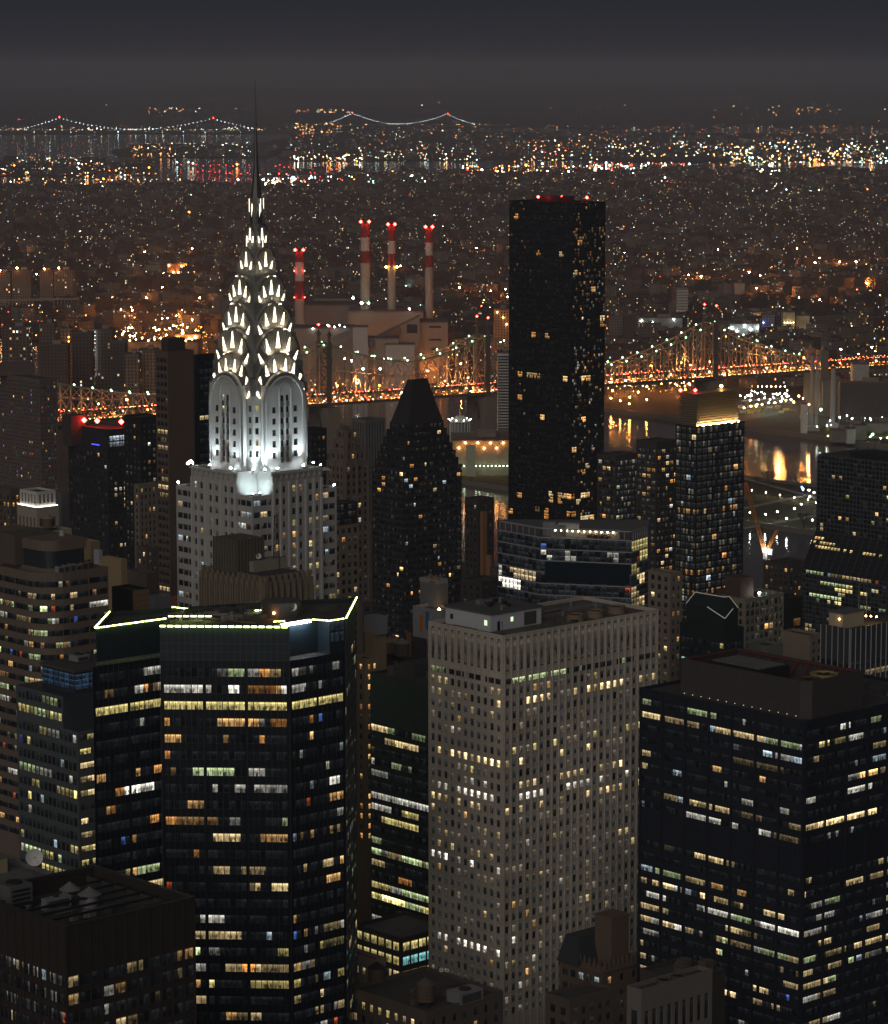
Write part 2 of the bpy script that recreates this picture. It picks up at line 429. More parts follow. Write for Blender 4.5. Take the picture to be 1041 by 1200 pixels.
def air_unit(p, sx, sy, h, label, mat=None, group=None):
    o = thing('air_handling_unit', label, 'rooftop unit', p, group); mat = mat or GREYM
    mb = MB(); mb.box(p, sx, sy, p[2] + .3, p[2] + h); mb.build('casing', mat, o)
    mb = MB(); mb.box(p, sx * .9, sy * .9, p[2], p[2] + .29); mb.build('curb', DARK, o)
    mb = MB()
    for i in range(5): mb.box(Vector(p[:2]) - AV * (sy / 2 + .06), sx * .8, .1, p[2] + .6 + i * (h - 1) / 5, p[2] + .6 + (i + .55) * (h - 1) / 5)
    mb.build('louvre', DARK, o)
    mb = MB(); mb.cyl(p, min(sx, sy) * .32, p[2] + h + .005, p[2] + h + .35, n=12); mb.build('fan_guard', DARK, o)
    return o
def dish(p, r, label, mast=2.0):
    o = thing('satellite_dish', label, 'satellite dish', p); mb = MB(); n = 24; c = Vector(p) + Vector((0, 0, mast + r))
    ax = Vector((.25, -.93, .28)).normalized(); x = ax.cross(Vector((0, 0, 1))).normalized(); y = x.cross(ax)
    rings = []
    for k in range(5):
        rr = r * (k + .01) / 4.01; dd = .32 * (rr / r) ** 2 * r
        rings.append([mb.vert(c + x * (rr * math.cos(2 * math.pi * i / n)) + y * (rr * math.sin(2 * math.pi * i / n)) + ax * dd) for i in range(n)])
    for k in range(4):
        for i in range(n): mb.face([rings[k][i], rings[k][(i + 1) % n], rings[k + 1][(i + 1) % n], rings[k + 1][i]])
    mb.build('reflector', wall('dish_white', (.62, .6, .56), .5, .1), o, smooth=True)
    mb = MB(); mb.bar(p, c - ax * .1, .25); mb.build('mast', DARK, o)
    mb = MB(); f = c + ax * r * .8; mb.octa(f, .16)
    mb.build('feed_horn', DARK, o)
    mb = MB()
    for i in range(3):
        a = 2 * math.pi * i / 3; mb.bar(c + x * r * .9 * math.cos(a) + y * r * .9 * math.sin(a) + ax * .27 * r, f, .05)
    mb.build('feed_struts', wall('dish_white', (.62, .6, .56), .5, .1), o)
    return o
def beacon(o, p, r=.5, mat=None, pole=1.5):
    mb = MB(); mb.octa((p[0], p[1], p[2] + pole), r); return mb.build('beacon', mat or REDL, o)
REDL = emit('beacon_red', (1, .03, .02), 60)
WARML = emit('lamp_warm', (1, .55, .18), 60)
WHITEL = emit('lamp_white', (.85, 1, .95), 90)

def clutter(o, pts, zr, seed, n=14):
    """ducts, pipes and small vents inside a quadrilateral of roof"""
    g = random.Random(seed); P = lambda u, v: pts[0].lerp(pts[1], u).lerp(pts[3].lerp(pts[2], u), v); dk = wall('plant_dark', (.06, .058, .056), .7, .4); gr = wall('duct_grey', (.17, .168, .165), .6, .35, .6)
    for i in range(n):
        u, v = g.uniform(.05, .95), g.uniform(.08, .92); q = P(u, v); k = i % 5; mb = MB()
        if k == 0:
            e = P(min(.97, u + g.uniform(.1, .3)), v); mb.bar((*q, zr + .5), (*e, zr + .5), .55, h=.5); mb.build('duct', gr, o)
        elif k == 1: mb.cyl((q.x, q.y), .45, zr + .004, zr + 1.1, n=10); mb.cyl((q.x, q.y), .7, zr + 1.11, zr + 1.4, .3, 10); mb.build('vent_pipe', gr, o)
        elif k == 2:
            e = P(u, min(.97, v + g.uniform(.15, .4))); mb.bar((*q, zr + .2), (*e, zr + .2), .18); mb.build('pipe', wall('rust', (.16, .09, .06), .8, .4), o)
        elif k == 3: mb.box(q, g.uniform(1.2, 2.6), g.uniform(1, 2), zr + .004, zr + g.uniform(.7, 1.5)); mb.build('plant_box', [dk, gr][i % 2], o)
        else: mb.box(q, g.uniform(1.5, 3), g.uniform(1.5, 3), zr + .004, zr + .12); mb.build('walk_pad', ROOFL, o)
# ================================================================ black chamfered tower with the lit roof edge
def black_tower():
    P0 = at(107, 700, 722).xy; P1 = V2(-68.1, 735.1); P1b = V2(ray(187, 700)[0] * 731, 731); P2 = V2(ray(339, 700)[0] * 729.5, 729.5)
    P3 = P2 + SV * 17.7; P4 = P3 + V2(1.8, 30); P5 = V2(-46, 766); P6 = P0 + V2(1.2, 29)
    poly = [P0, P1, P1b, P2, P3, P4, P5, P6]; zb, zt = 197.0, 205.4
    o = thing('office_tower', 'black glass office tower with chamfered corners and glowing yellow green roof edge', 'building', (-55, 755, 12), None)
    blk = wall('black_granite', (.008, .0105, .015), .28, .3, spec=.35)
    rows = {0: (.75, WHT, .40), 1: (.62, WHT, .55), 2: (1, YEL, .72), 3: (.20, AMB, .6), 4: (.36, WARM, .6), 5: (.3, WARM, .55), 6: (.34, WARM, .6), 7: (.58, WHT, .45), 8: (.3, WARM, .6), 9: (.32, AMB, .6), 10: (.4, WARM, .7),
            11: (.2, WARM, .5), 12: (.26, CRM, .5), 13: (.36, CRM, .5), 14: (.08, CRM, .4), 15: (.22, COO, .4), 16: (.74, CRM, .42), 17: (.66, YEL, .4), 18: (.72, CRM, .42), 19: (.62, YEL, .4), 21: (.3, CRM, .4), 22: (.25, CRM, .4), 20: (.15, CRM, .4)}
    L = office(11, .4, [WHT, CRM, WARM, WARM, AMB, GRN], rows, stick=.62, odd=.015)
    sp = dict(bay=9.3, wr=.93, fh=4.1, wh=2.15, top=1.9, bot=100, m=(.4, .4), rec=.12, K=7, lit=L)
    side = dict(sp, bay=7.5, K=6, lit=office(12, .10, OFF, stick=.5)); lf = dict(sp, lit=office(13, .3, OFF, {2: (1, YEL, .6)}, stick=.6))
    shell(o, poly, 12, zb, blk, {0: sp, 2: sp, 3: dict(sp, lit=office(14, .2, [WHT, CRM, WARM, WARM, COO], {k: (v[0] if k == 2 else v[0] * .6, v[1], v[2] * .75) if k != 2 else v for k, v in rows.items()}, stick=.5, odd=.03)), 4: side, 7: lf}, ROOF, .15, th=.3)
    Cq = [P0 + V2(.25, 6.5), P1 + V2(.3, 6.5), P1b + V2(.02, .02), P2 + V2(0, .02), P2 + AV * 4.5 + V2(.3, .1), P3 - SV * 5 + AV * 4.5, P3 - SV * 5 + V2(-.02, .02), P3 + V2(-.02, .02), P4 + V2(-.05, -.1), P5 + V2(0, -1), P6 + V2(.3, -.5)]
    crown = wall('crown_glass', (.016, .026, .034), .35, .3, spec=.35)
    fin = dict(bay=1.6, wr=.9, fh=2.7, wh=2.5, top=.3, bot=zb, m=(.2, .2), rec=.06, lit=lambda e, r, b, k: (.012, .018, .026))
    shell(o, Cq, zb + .01, zt, crown, {6: fin}, ROOF, 1.2, name='crown_wall', roofname='crown_roof')
    grid = MB()
    for a, b, z0_, z1_, dz in ((Cq[2], Cq[3], zb, zt - .4, 2.05), (P1b, P2, 104, zb, 0), (P0, P1, 104, zb, 0), (P2, P3, 104, zb, 0), (P3, P4, 104, zt - .4, 0)):
        t = (b - a).normalized(); nn = V2(t.y, -t.x); Lg = (b - a).length; n_ = round(Lg / 1.5)
        for i in range(n_ + 1): grid.box(a + t * (Lg * i / n_) + nn * .035, .09, .06, z0_, z1_, t, nn)
        for i in range(int((z1_ - z0_) / dz) if dz else 0): grid.box((a + b) / 2 + nn * .036, Lg, .06, z0_ + i * dz, z0_ + i * dz + .09, t, nn)
    grid.build('glass_mullions', wall('mullion_blue', (.05, .06, .075), .4, .3, spec=.5), o)
    gl = emit('strip_yellow_green', (.80, 1.0, .26), 11); wl = emit('strip_white', (.80, .90, 1.0), 45)
    def strip(a, b, mat, dash=None, w=.32, z=zt + .02):
        a = Vector((a[0], a[1], z)); b = Vector((b[0], b[1], z)); n = max(1, round((b - a).length / dash)) if dash else 1
        for i in range(n):
            q = MB(); q.bar(a + (b - a) * ((i + .0) / n), a + (b - a) * ((i + (.74 if dash else 1)) / n), w); q.build('light_strip', mat, o)
    out = V2(.0, -.42)
    strip(Cq[0] - SV * .2 + out, Cq[1] + out, gl, 1.6, .26); strip(Cq[1] + V2(0, 2.4), Cq[1] + V2(11, 2.4), gl, 1.7, .26)
    strip(Cq[2] + out, Cq[3] + out, gl, 1.9, .34)
    strip(Cq[10] + V2(-.3, 0), Cq[0] + V2(-.3, 0), gl, None, .22)
    strip(Cq[4] + SV * .3 - AV * .8, Cq[4] + SV * 9.3 - AV * .8, wl, None, .6, zt - .15); strip(Cq[4] + SV * 10.3 - AV * .4, Cq[6] + out * .6, gl, 1.2, .22)
    strip(Cq[6] + out, Cq[7] + out, gl, 1.2, .22); strip(Cq[7] + V2(.3, 0), Cq[8] + V2(.3, 0), gl, None, .24)
    strip(V2(-68, 757), V2(-63, 754), gl, 1.6, .22); strip(V2(-47, 752), V2(-43, 753), gl, 1.4, .22); strip(V2(-41.5, 736.5), V2(-38.6, 737.5), gl, 1.2, .22)
    # rails on the two ledges
    for a, b in ((P0 + V2(.8, .8), P1 + V2(0, .6)), (P2 + V2(.6, .5), P3 - SV * 5.2)):
        rail = MB()
        for h in (.5, 1.0): rail.bar((a[0], a[1], zb + h), (b[0], b[1], zb + h), .06)
        for i in range(13):
            q = a + (b - a) * i / 12; rail.bar((q[0], q[1], zb), (q[0], q[1], zb + 1.0), .06)
        rail.build('ledge_railing', GREYM, o)
    mb = MB()                                                        # rounded machine room with a dish
    c = V2(-40.5, 752); mb.cyl((c.x, c.y), 5.0, zt - 1.2, zt + 2.6, n=28); mb.build('machine_room', wall('machine_brown', (.05, .04, .036), .6, .3), o)
    lp = MB(); lp.octa((-42, 746.6, zt + .3), .34); lp.build('roof_lamp', emit('lamp_orange', (1, .38, .1), 70), o)
    for a, b in ((V2(-68, 752), V2(-46, 738)), (V2(-66, 754), V2(-52, 760))):
        t = MB(); t.bar((a.x, a.y, zt - .7), (b.x, b.y, zt - .7), .5, h=.3); t.build('gantry_rail', wall('rust', (.16, .09, .06), .8, .4), o)
    for i, (x, y, sx, sy, h) in enumerate(((-61, 754, 7, 3, 1.5), (-55, 756, 5, 4, 1.2), (-49, 759, 6, 2.5, 1.6), (-72, 742, 3, 2, 1), (-30, 760, 5, 4, 1.1))):
        t = MB(); t.box((x, y), sx, sy, zt - 1.19, zt - 1.19 + h); t.build('plant_box', wall('plant_dark', (.06, .058, .056), .7, .4), o)
    clutter(o, [V2(-70, 742), V2(-45, 742), V2(-32, 762), V2(-62, 756)], zt - 1.2, 3, 34)
    dish((-37.5, 748.5, zt + .2), 1.05, 'small pale round dish on the lit roof edge of the black tower', .3)
clutter_done = 1
black_tower()

# ================================================================ pale stone tower, centre
def pale_tower():
    poly, z = cbox(590, 502, 772, 745, 805); L = (poly[3] - poly[0]).length; Rr = (poly[1] - poly[0]).length
    o = thing('stone_tower', 'tall pale stone office tower of narrow piers with small square windows in straight columns', 'building', (poly[0].x, poly[0].y, 12))
    st = wall('pale_stone', (.47, .415, .345), .75, .28, .6, joint=1.64)
    pal = [CRM, YEL, WARM, WHT]
    rows = {0: (.5, CRM, .3), 1: (.62, CRM, .5), 2: (.4, CRM, .3), 6: (.97, CRM, 1.5), 9: (.95, WHT, 1.2), 10: (.85, CRM, 1.0), 12: (.35, CRM, .5), 14: (.3, CRM, .6), 14: (.5, CRM, .8), 15: (.9, WHT, 1.3), 22: (.95, WHT, 1.3)}
    lit1 = resid(21, .07, pal, .5, .05, {**rows, 1: (.75, CRM, .3), 2: (.6, CRM, .28)}); lit0 = resid(22, .07, pal, .5, .05, {1: (.5, CRM, .9), 1: (.6, CRM, 1.3), 5: (.22, YEL, 1.3), 6: (.3, CRM, 1.2), 8: (.3, CRM, .9), 9: (.75, WHT, 1.2), 10: (.6, CRM, 1.0), 14: (.25, CRM, .8)})
    zz = z - 11.8
    win = dict(bay=2.62, ww=1.42, fh=3.28, wh=2.0, top=.7, bot=82, rec=.35, K=1)
    lou = dict(bay=2.62, ww=1.3, fh=9.2, wh=8.8, top=1.2, rec=.25, lit=lambda e, r, b, k: (.046, .040, .033))  # louvre slots given a faint glow to lift their dark tone
    rib = dict(bay=8.0, wr=.86, fh=2.2, wh=1.55, top=.2, rec=.3, K=6)
    def secs(lt, lt2): return [(12, zz - 2.1, dict(win, lit=lt)), (zz - 2.1, zz, dict(rib, lit=lt2)), (zz, z, lou)]
    shell(o, poly, 12, z, st, {0: secs(lit0, office(23, .22, [WHT, GRN], s=.4)), 3: secs(lit1, office(24, .2, [GRN, AMB], s=.35))}, wall('brown_roof', (.11, .095, .08), .9, .4), 1.0)
    # thin vertical ribs between window columns
    mb = MB()
    for a, b, n in ((poly[0], poly[1], round((Rr - 1) / 2.62)), (poly[3], poly[0], round((L - 1) / 2.62))):
        t = (b - a).normalized(); nn = V2(t.y, -t.x); bw = ((b - a).length - 1) / n
        for i in range(n + 1):
            c = a + t * min(max(.5 + bw * i, .3), (b - a).length - .3) + nn * .13; mb.box(c, .34, .25, 40, z - .4, t, nn)
    mb.build('facade_ribs', st, o)
    # roof house
    zr = z - 1.0
    w = inpoly(poly, .235, .30); ph = [inpoly(poly, .08, .34), inpoly(poly, .40, .34), inpoly(poly, .40, .94), inpoly(poly, .08, .94)]
    mb = MB(); mb.prism([(p.x, p.y) for p in ph], zr, zr + 4.6); pw = mb.build('roof_house', wall('roof_house_white', (.50, .50, .52), .7, .12), o)
    mb = MB(); e = inset([(p.x, p.y) for p in ph], -.4); mb.prism(e, zr + 4.61, zr + 5.1, bottom=True); mb.build('roof_slab', wall('slab_dark', (.10, .098, .095), .9, .3), pw if False else o)
    a, b = ph[0], ph[1]; t = (b - a).normalized()
    for f, s_, h0, h1, m in ((.16, .95, 0.05, 2.6, DARK), (.42, .9, 2.0, 3.2, emit('roof_house_window', (.75, 1, .62), 1.1)), (.78, 4.6, .3, 3.9, wall('grille_grey', (.07, .07, .07), .7, .2))):
        mb = MB(); mb.box(a + (b - a) * f - AV * .03, s_, .08, zr + h0, zr + h1, t, V2(-t.y, t.x)); mb.build({0: 'door', 1: 'window', 2: 'grille'}[(.16, .42, .78).index(f)], m, o)
    a, b = ph[3], ph[0]; t = (b - a).normalized()
    for f in (.14, .9):
        mb = MB(); mb.box(a + (b - a) * f - SV * .03, 1.1, .08, zr + 1.6, zr + 3.0, t, V2(-t.y, t.x)); mb.build('window', emit('roof_house_window', (.75, 1, .62), 1.1) if f > .5 else DARK, o)
    rust = wall('fan_rust', (.20, .145, .10), .8, .3)
    for u, v, r in ((.56, .22, 2.5), (.70, .24, 2.5), (.85, .26, 2.6), (.52, .80, 2.3)):
        p = inpoly(poly, u, v); fan_unit((p.x, p.y, zr), r, 2.0, 'brown round cooling fan on the pale tower roof, %s' % {.56: 'nearest the white roof house', .70: 'middle of the front three', .85: 'closest to the roof corner', .52: 'alone at the back edge'}[u], rust, group='cooling fans on the pale tower')
    for u, v in ((.05, .12), (.30, .12), (.43, .22)):
        p = inpoly(poly, u, v); mb = MB(); mb.bar((p.x, p.y, zr), (p.x, p.y, zr + 4), .16); mb.build('roof_mast', DARK, o)
    for u0, v0, du, dv in ((.10, .06, .10, .10), (.02, .5, .05, .3), (.46, .55, .2, .05), (.72, .6, .2, .2)):
        p = inpoly(poly, u0 + du / 2, v0 + dv / 2); mb = MB(); mb.box(p, du * Rr, dv * L, zr + .004, zr + .35); mb.build('roof_deck', ROOFL, o)
    clutter(o, [inpoly(poly, .44, .1), inpoly(poly, .95, .08), inpoly(poly, .95, .9), inpoly(poly, .44, .9)], zr, 5, 22); clutter(o, [inpoly(poly, .1, .36), inpoly(poly, .38, .36), inpoly(poly, .38, .9), inpoly(poly, .1, .9)], zr + 5.11, 6, 10)
    for i, (u, v) in enumerate(((.2, .6), (.24, .66), (.3, .62), (.3, .75), (.27, .5))):
        p = inpoly(poly, u, v); mb = MB(); mb.box(p, 1.2 - .1 * i, 1.0, zr + 5.11, zr + 5.9); mb.build('vent', DARK, o)
pale_tower()

# ================================================================ dark blue office slab at the right with the boxed roof plant
def dark_slab():
    poly, z = cbox(944, 750, 1095, 845, 735, None, 56)
    o = thing('office_slab', 'broad dark steel office block with ribbon windows and a big brown roof enclosure', 'building', (poly[0].x, poly[0].y, 12))
    stl = wall('blue_black_steel', (.018, .021, .032), .45, .3, spec=.4)
    rows = {0: (.12, WHT, .4), 1: (.96, CRM, .75), 2: (.15, COO, .3), 3: (.12, WHT, .3), 4: (.45, WARM, .5), 5: (.35, WHT, .35), 6: (.25, WHT, .4), 7: (.5, CRM, .45), 8: (.55, WHT, .45), 12: (0.42, CRM, 0.40), 13: (0.34, WARM, 0.40), 14: (0.47, CRM, 0.40), 15: (0.55, WHT, 0.36), 16: (0.64, CRM, 0.40), 17: (0.68, CRM, 0.40), 18: (0.42, CRM, 0.40), 19: (0.42, CRM, 0.40), 20: (0.51, CRM, 0.40)}
    rows0 = {**rows, 1: (.5, YEL, .6), 4: (.4, WARM, .4), 8: (.4, WHT, .4)}
    sp = dict(bay=7.85, wr=.90, fh=3.37, wh=1.6, top=2.7, bot=85, rec=.3, K=7, m=(.3, .5), skip=(9, 10))
    shell(o, poly, 12, z, stl, {3: dict(sp, lit=office(31, .3, OFF, rows, s=.42, stick=.78, odd=.008)), 0: dict(sp, lit=office(32, .3, OFF, rows0, s=.42, stick=.76, odd=.008))}, ROOF, .8)
    mb = MB()
    for a, b, n in ((poly[3], poly[0], 7), (poly[0], poly[1], 7)):
        t = (b - a).normalized(); nn = V2(t.y, -t.x); Lg = (b - a).length
        for i in range(n + 1):
            c = a + t * min(max(Lg * i / n, .35), Lg - .35) + nn * .16; mb.box(c, .5, .3, 40, z - .3, t, nn)
        for r in (9, 10):
            zz = z - 2.7 - r * 3.37
            for i in range(int(Lg / 1.45)): mb.box(a + t * (1 + i * 1.45) + nn * .05, .12, .08, zz - 1.6, zz, t, nn)
    mb.build('steel_mullions', stl, o)
    zr = z - .8; en = []
    e0 = inpoly(poly, .0, .0); U = (poly[1] - poly[0]).normalized(); Vv = (poly[3] - poly[0]).normalized(); Rr = 56; L = (poly[3] - poly[0]).length
    pt = lambda s, a: poly[0] + U * s * .9 + Vv * a * .9
    f = [pt(6.5, 3.2), pt(28, 3.2), pt(28, 50), pt(4.0, 50), pt(4.0, 5.5)]
    br = wall('brown_sheet', (.060, .052, .050), .6, .3, .8)
    mb = MB(); n = len(f); ins = inset(f, .5)
    for i in range(n):
        a, b = f[i], f[(i + 1) % n]; c, d = ins[(i + 1) % n], ins[i]
        mb.kquad((*a, zr), (*b, zr), (*b, zr + 9.5), (*a, zr + 9.5)); mb.kquad((*b, zr + 9.5), (*a, zr + 9.5), (*d, zr + 9.5), (*c, zr + 9.5)) if False else mb.kquad((*a, zr + 9.5), (*b, zr + 9.5), (*c, zr + 9.5), (*d, zr + 9.5))
        mb.kquad((*d, zr + 9.5), (*c, zr + 9.5), (*c, zr + 5), (*d, zr + 5))
    mb.build('roof_enclosure', br, o)
    rb = MB(); rb.face([rb.vert((*p, zr + 5)) for p in ins]); rb.build('enclosure_floor', ROOF, o)
    red = wall('red_steel', (.16, .035, .03), .6, .3)
    mb = MB()
    for i in range(9):
        a = 8 + i * 4.6
        mb.bar((*pt(5, a), zr + 9.1), (*pt(8.5, a), zr + 6), .25); mb.bar((*pt(27, a), zr + 9.1), (*pt(23.5, a), zr + 6), .25)
    for s in (5.2, 26.8): mb.bar((*pt(s, 5), zr + 9.2), (*pt(s, 49), zr + 9.2), .3)
    mb.bar((*pt(5, 49), zr + 9.2), (*pt(27, 49), zr + 9.2), .3)
    mb.build('red_bracing', red, o)
    mb = MB(); mb.box(pt(17, 36), 11, 18, zr + 5.01, zr + 8.6); mb.build('plant_deck', DARK, o)
    mb = MB()
    for i in range(7): mb.box(pt(12.3 + i * 1.6, 36), .9, 16, zr + 8.61, zr + 8.9)
    mb.build('plant_grating', ROOFL, o)
    mb = MB(); mb.box(pt(16, 10), 17, 9, zr + 5.01, zr + 7.0); mb.build('fan_deck', ROOFL, o)
    yel = wall('fan_yellow', (.34, .25, .10), .7, .25)
    p = pt(12.5, 10); fan_unit((p.x, p.y, zr + 7.0), 3.4, 1.6, 'round brown fan housing inside the brown enclosure, beside the ochre one', wall('fan_brown', (.13, .07, .05), .7, .3))
    p = pt(20.5, 11); fan_unit((p.x, p.y, zr + 7.0), 3.6, 1.8, 'round ochre yellow fan housing inside the brown roof enclosure', yel)
    for i in range(14):
        q = pt(3.6, 6.5 + i * 3.2); mb = MB(); mb.octa((q.x, q.y, zr + .7), .1); mb.build('edge_light', emit('edge_dot', (1, .85, .6), 1.6), o)
    clutter(o, [pt(8, 8), pt(26, 8), pt(26, 26), pt(8, 26)], zr + 5, 8, 16); clutter(o, [pt(30, 4), pt(58, 4), pt(58, 50), pt(30, 50)], zr, 9, 30)
    # neighbouring low roof machinery
    for i in range(6):
        q = pt(36 + i * 4, 14 + (i % 3) * 9); mb = MB(); mb.box(q, 3 + i % 3, 4, zr + .004, zr + 1.2 + (i % 2)); mb.build('roof_plant', wall('plant_dark', (.06, .058, .056), .7, .4), o)
dark_slab()

# ================================================================ brown tower close below, lower left
def brown_tower():
    poly, z = cbox(77, -60, 229, 1088, 560, 33, None)
    o = thing('brown_tower', 'very dark brown tower with a sunken roof of fans and cone vents', 'building', (poly[0].x, poly[0].y, 12))
    m = wall('bronze_panel', (.038, .031, .027), .5, .35, .5, spec=.35)
    sp = dict(bay=2.85, wr=.88, fh=3.5, wh=2.2, top=9.6, bot=120, rec=.2, K=2, m=(.25, .25), fin=(2.85, .16, .18, 110))
    shell(o, poly, 12, z, m, {0: dict(sp, lit=office(41, .18, [CRM, WARM, WHT], {0: (.28, CRM, .26), 1: (.42, CRM, .28), 2: (.15, CRM, .22), 3: (.1, CRM, .2)}, s=.2, stick=.6)), 3: dict(sp, K=4, lit=office(42, .3, [CRM, WHT, COO], s=.12, stick=.15))}, ROOF, 3.2, th=.6)
    zr = z - 3.2
    mb = MB(); top = inset(poly, -.12); mb.prism([(p.x, p.y) for p in top], z + .004, z + .45, bottom=True)
    inn = inset(poly, .9)
    cop = MB(); n = 4
    for i in range(4):
        j = (i + 1) % 4
        cop.kquad((*top[i], z + .45), (*top[j], z + .45), (*inn[j], z + .45), (*inn[i], z + .45)); cop.kquad((*top[i], z + .01), (*top[j], z + .01), (*top[j], z + .45), (*top[i], z + .45)); cop.kquad((*inn[i], z + .45), (*inn[j], z + .45), (*inn[j], z - .2), (*inn[i], z - .2))
    cop.build('coping', m, o)
    for v in (.15, .28, .41, .54, .67, .80):
        a, b = inpoly(poly, .06, v), inpoly(poly, .93, v); mb = MB(); mb.bar((*a, zr + 2.2), (*b, zr + 2.2), .28, h=.5); mb.build('roof_beam', DARK, o)
    mb = MB(); a, b = inpoly(poly, .90, .1), inpoly(poly, .90, .95); mb.bar((*a, zr + 1.1), (*b, zr + 1.1), .25, h=2.1); mb.build('screen_wall', wall('plant_dark', (.06, .058, .056), .7, .4), o)
    for u, v, r, lb in ((82, 1056, 1.9, 'grey conical roof vent on the dark brown tower, farther from the edge'), (105, 1062, 2.1, 'grey conical roof vent on the dark brown tower, nearer the corner')):
        p = on(u, v, zr); t = thing('roof_vent', lb, 'roof vent', (p.x, p.y, zr)); mb = MB(); mb.cyl((p.x, p.y), r * .85, zr, zr + 2.4, n=20); mb.build('drum', GREYM, t); mb = MB(); mb.cyl((p.x, p.y), r * 1.15, zr + 2.41, zr + 4.0, .05, 24); mb.build('cone_cap', wall('cone_grey', (.16, .158, .155), .6, .2), t)
    p = on(17, 1066, zr); air_unit((p.x, p.y, zr), 5.2, 5.0, 5.4, 'large grey ribbed cooling unit at the roof edge of the brown tower', wall('unit_grey', (.12, .118, .115), .6, .25))
    p = on(66, 1066, zr); air_unit((p.x, p.y, zr), 6.0, 1.8, 2.6, 'long low grey duct box between the vents on the brown tower')
    mb = MB(); pts = [inpoly(poly, .03, .8), inpoly(poly, .1, .62), inpoly(poly, .07, .4), inpoly(poly, .12, .12), inpoly(poly, .3, .06)]
    for a, b in zip(pts, pts[1:]): mb.bar((*a, zr + .15), (*b, zr + .15), .13)
    tag(mb.build('cable_hose', wall('hose_yellow', (.30, .23, .05), .7, .2)), 'thin yellow hose lying along the roof of the brown tower', 'hose')
    clutter(o, [inpoly(poly, .08, .08), inpoly(poly, .85, .08), inpoly(poly, .85, .92), inpoly(poly, .08, .92)], zr, 10, 26)
    rnd = random.Random(5)
    for i in range(10):
        q = inpoly(poly, rnd.uniform(.3, .8), rnd.uniform(.2, .9)); mb = MB(); mb.box(q, rnd.uniform(.8, 3), rnd.uniform(.8, 3), zr + .004, zr + rnd.uniform(.4, 1.6)); mb.build('roof_plant', wall('plant_dark', (.06, .058, .056), .7, .4), o)
brown_tower()

# lower roof behind it with the dish
o, poly, z = building('office_block', 'low grey roof with railing and yellowish roof house behind the dark brown tower', 60, -60, 135, 1062, 640, wall('grey_concrete', (.15, .145, .14), .85, .3), roof=ROOFL, par=1.0, L=60)
mb = MB(); mb.box(inpoly(poly, .25, .62), 14, 9, z - 1, z + 2.6); mb.build('roof_house', wall('ochre_render', (.33, .27, .16), .85, .2), o)
mb = MB(); mb.box(inpoly(poly, .25, .62), 14.6, 9.6, z + 2.61, z + 3.0); mb.build('roof_slab', ROOFL, o)
mb = MB()
for i in range(14):
    a = inpoly(poly, .02, i / 14 * .95 + .02); mb.bar((*a, z - 1), (*a, z + .6), .07)
    a = inpoly(poly, .98, i / 14 * .95 + .02); mb.bar((*a, z - 1), (*a, z + .6), .07)
for u in (.02, .98): mb.bar((*inpoly(poly, u, .02), z + .6), (*inpoly(poly, u, .95), z + .6), .07)
mb.build('railing', DARK, o)
p = at(40, 1012, 668); dish((p.x, p.y, zat(1012, 668) - .8), 1.95, 'large pale satellite dish on a low roof', .2)
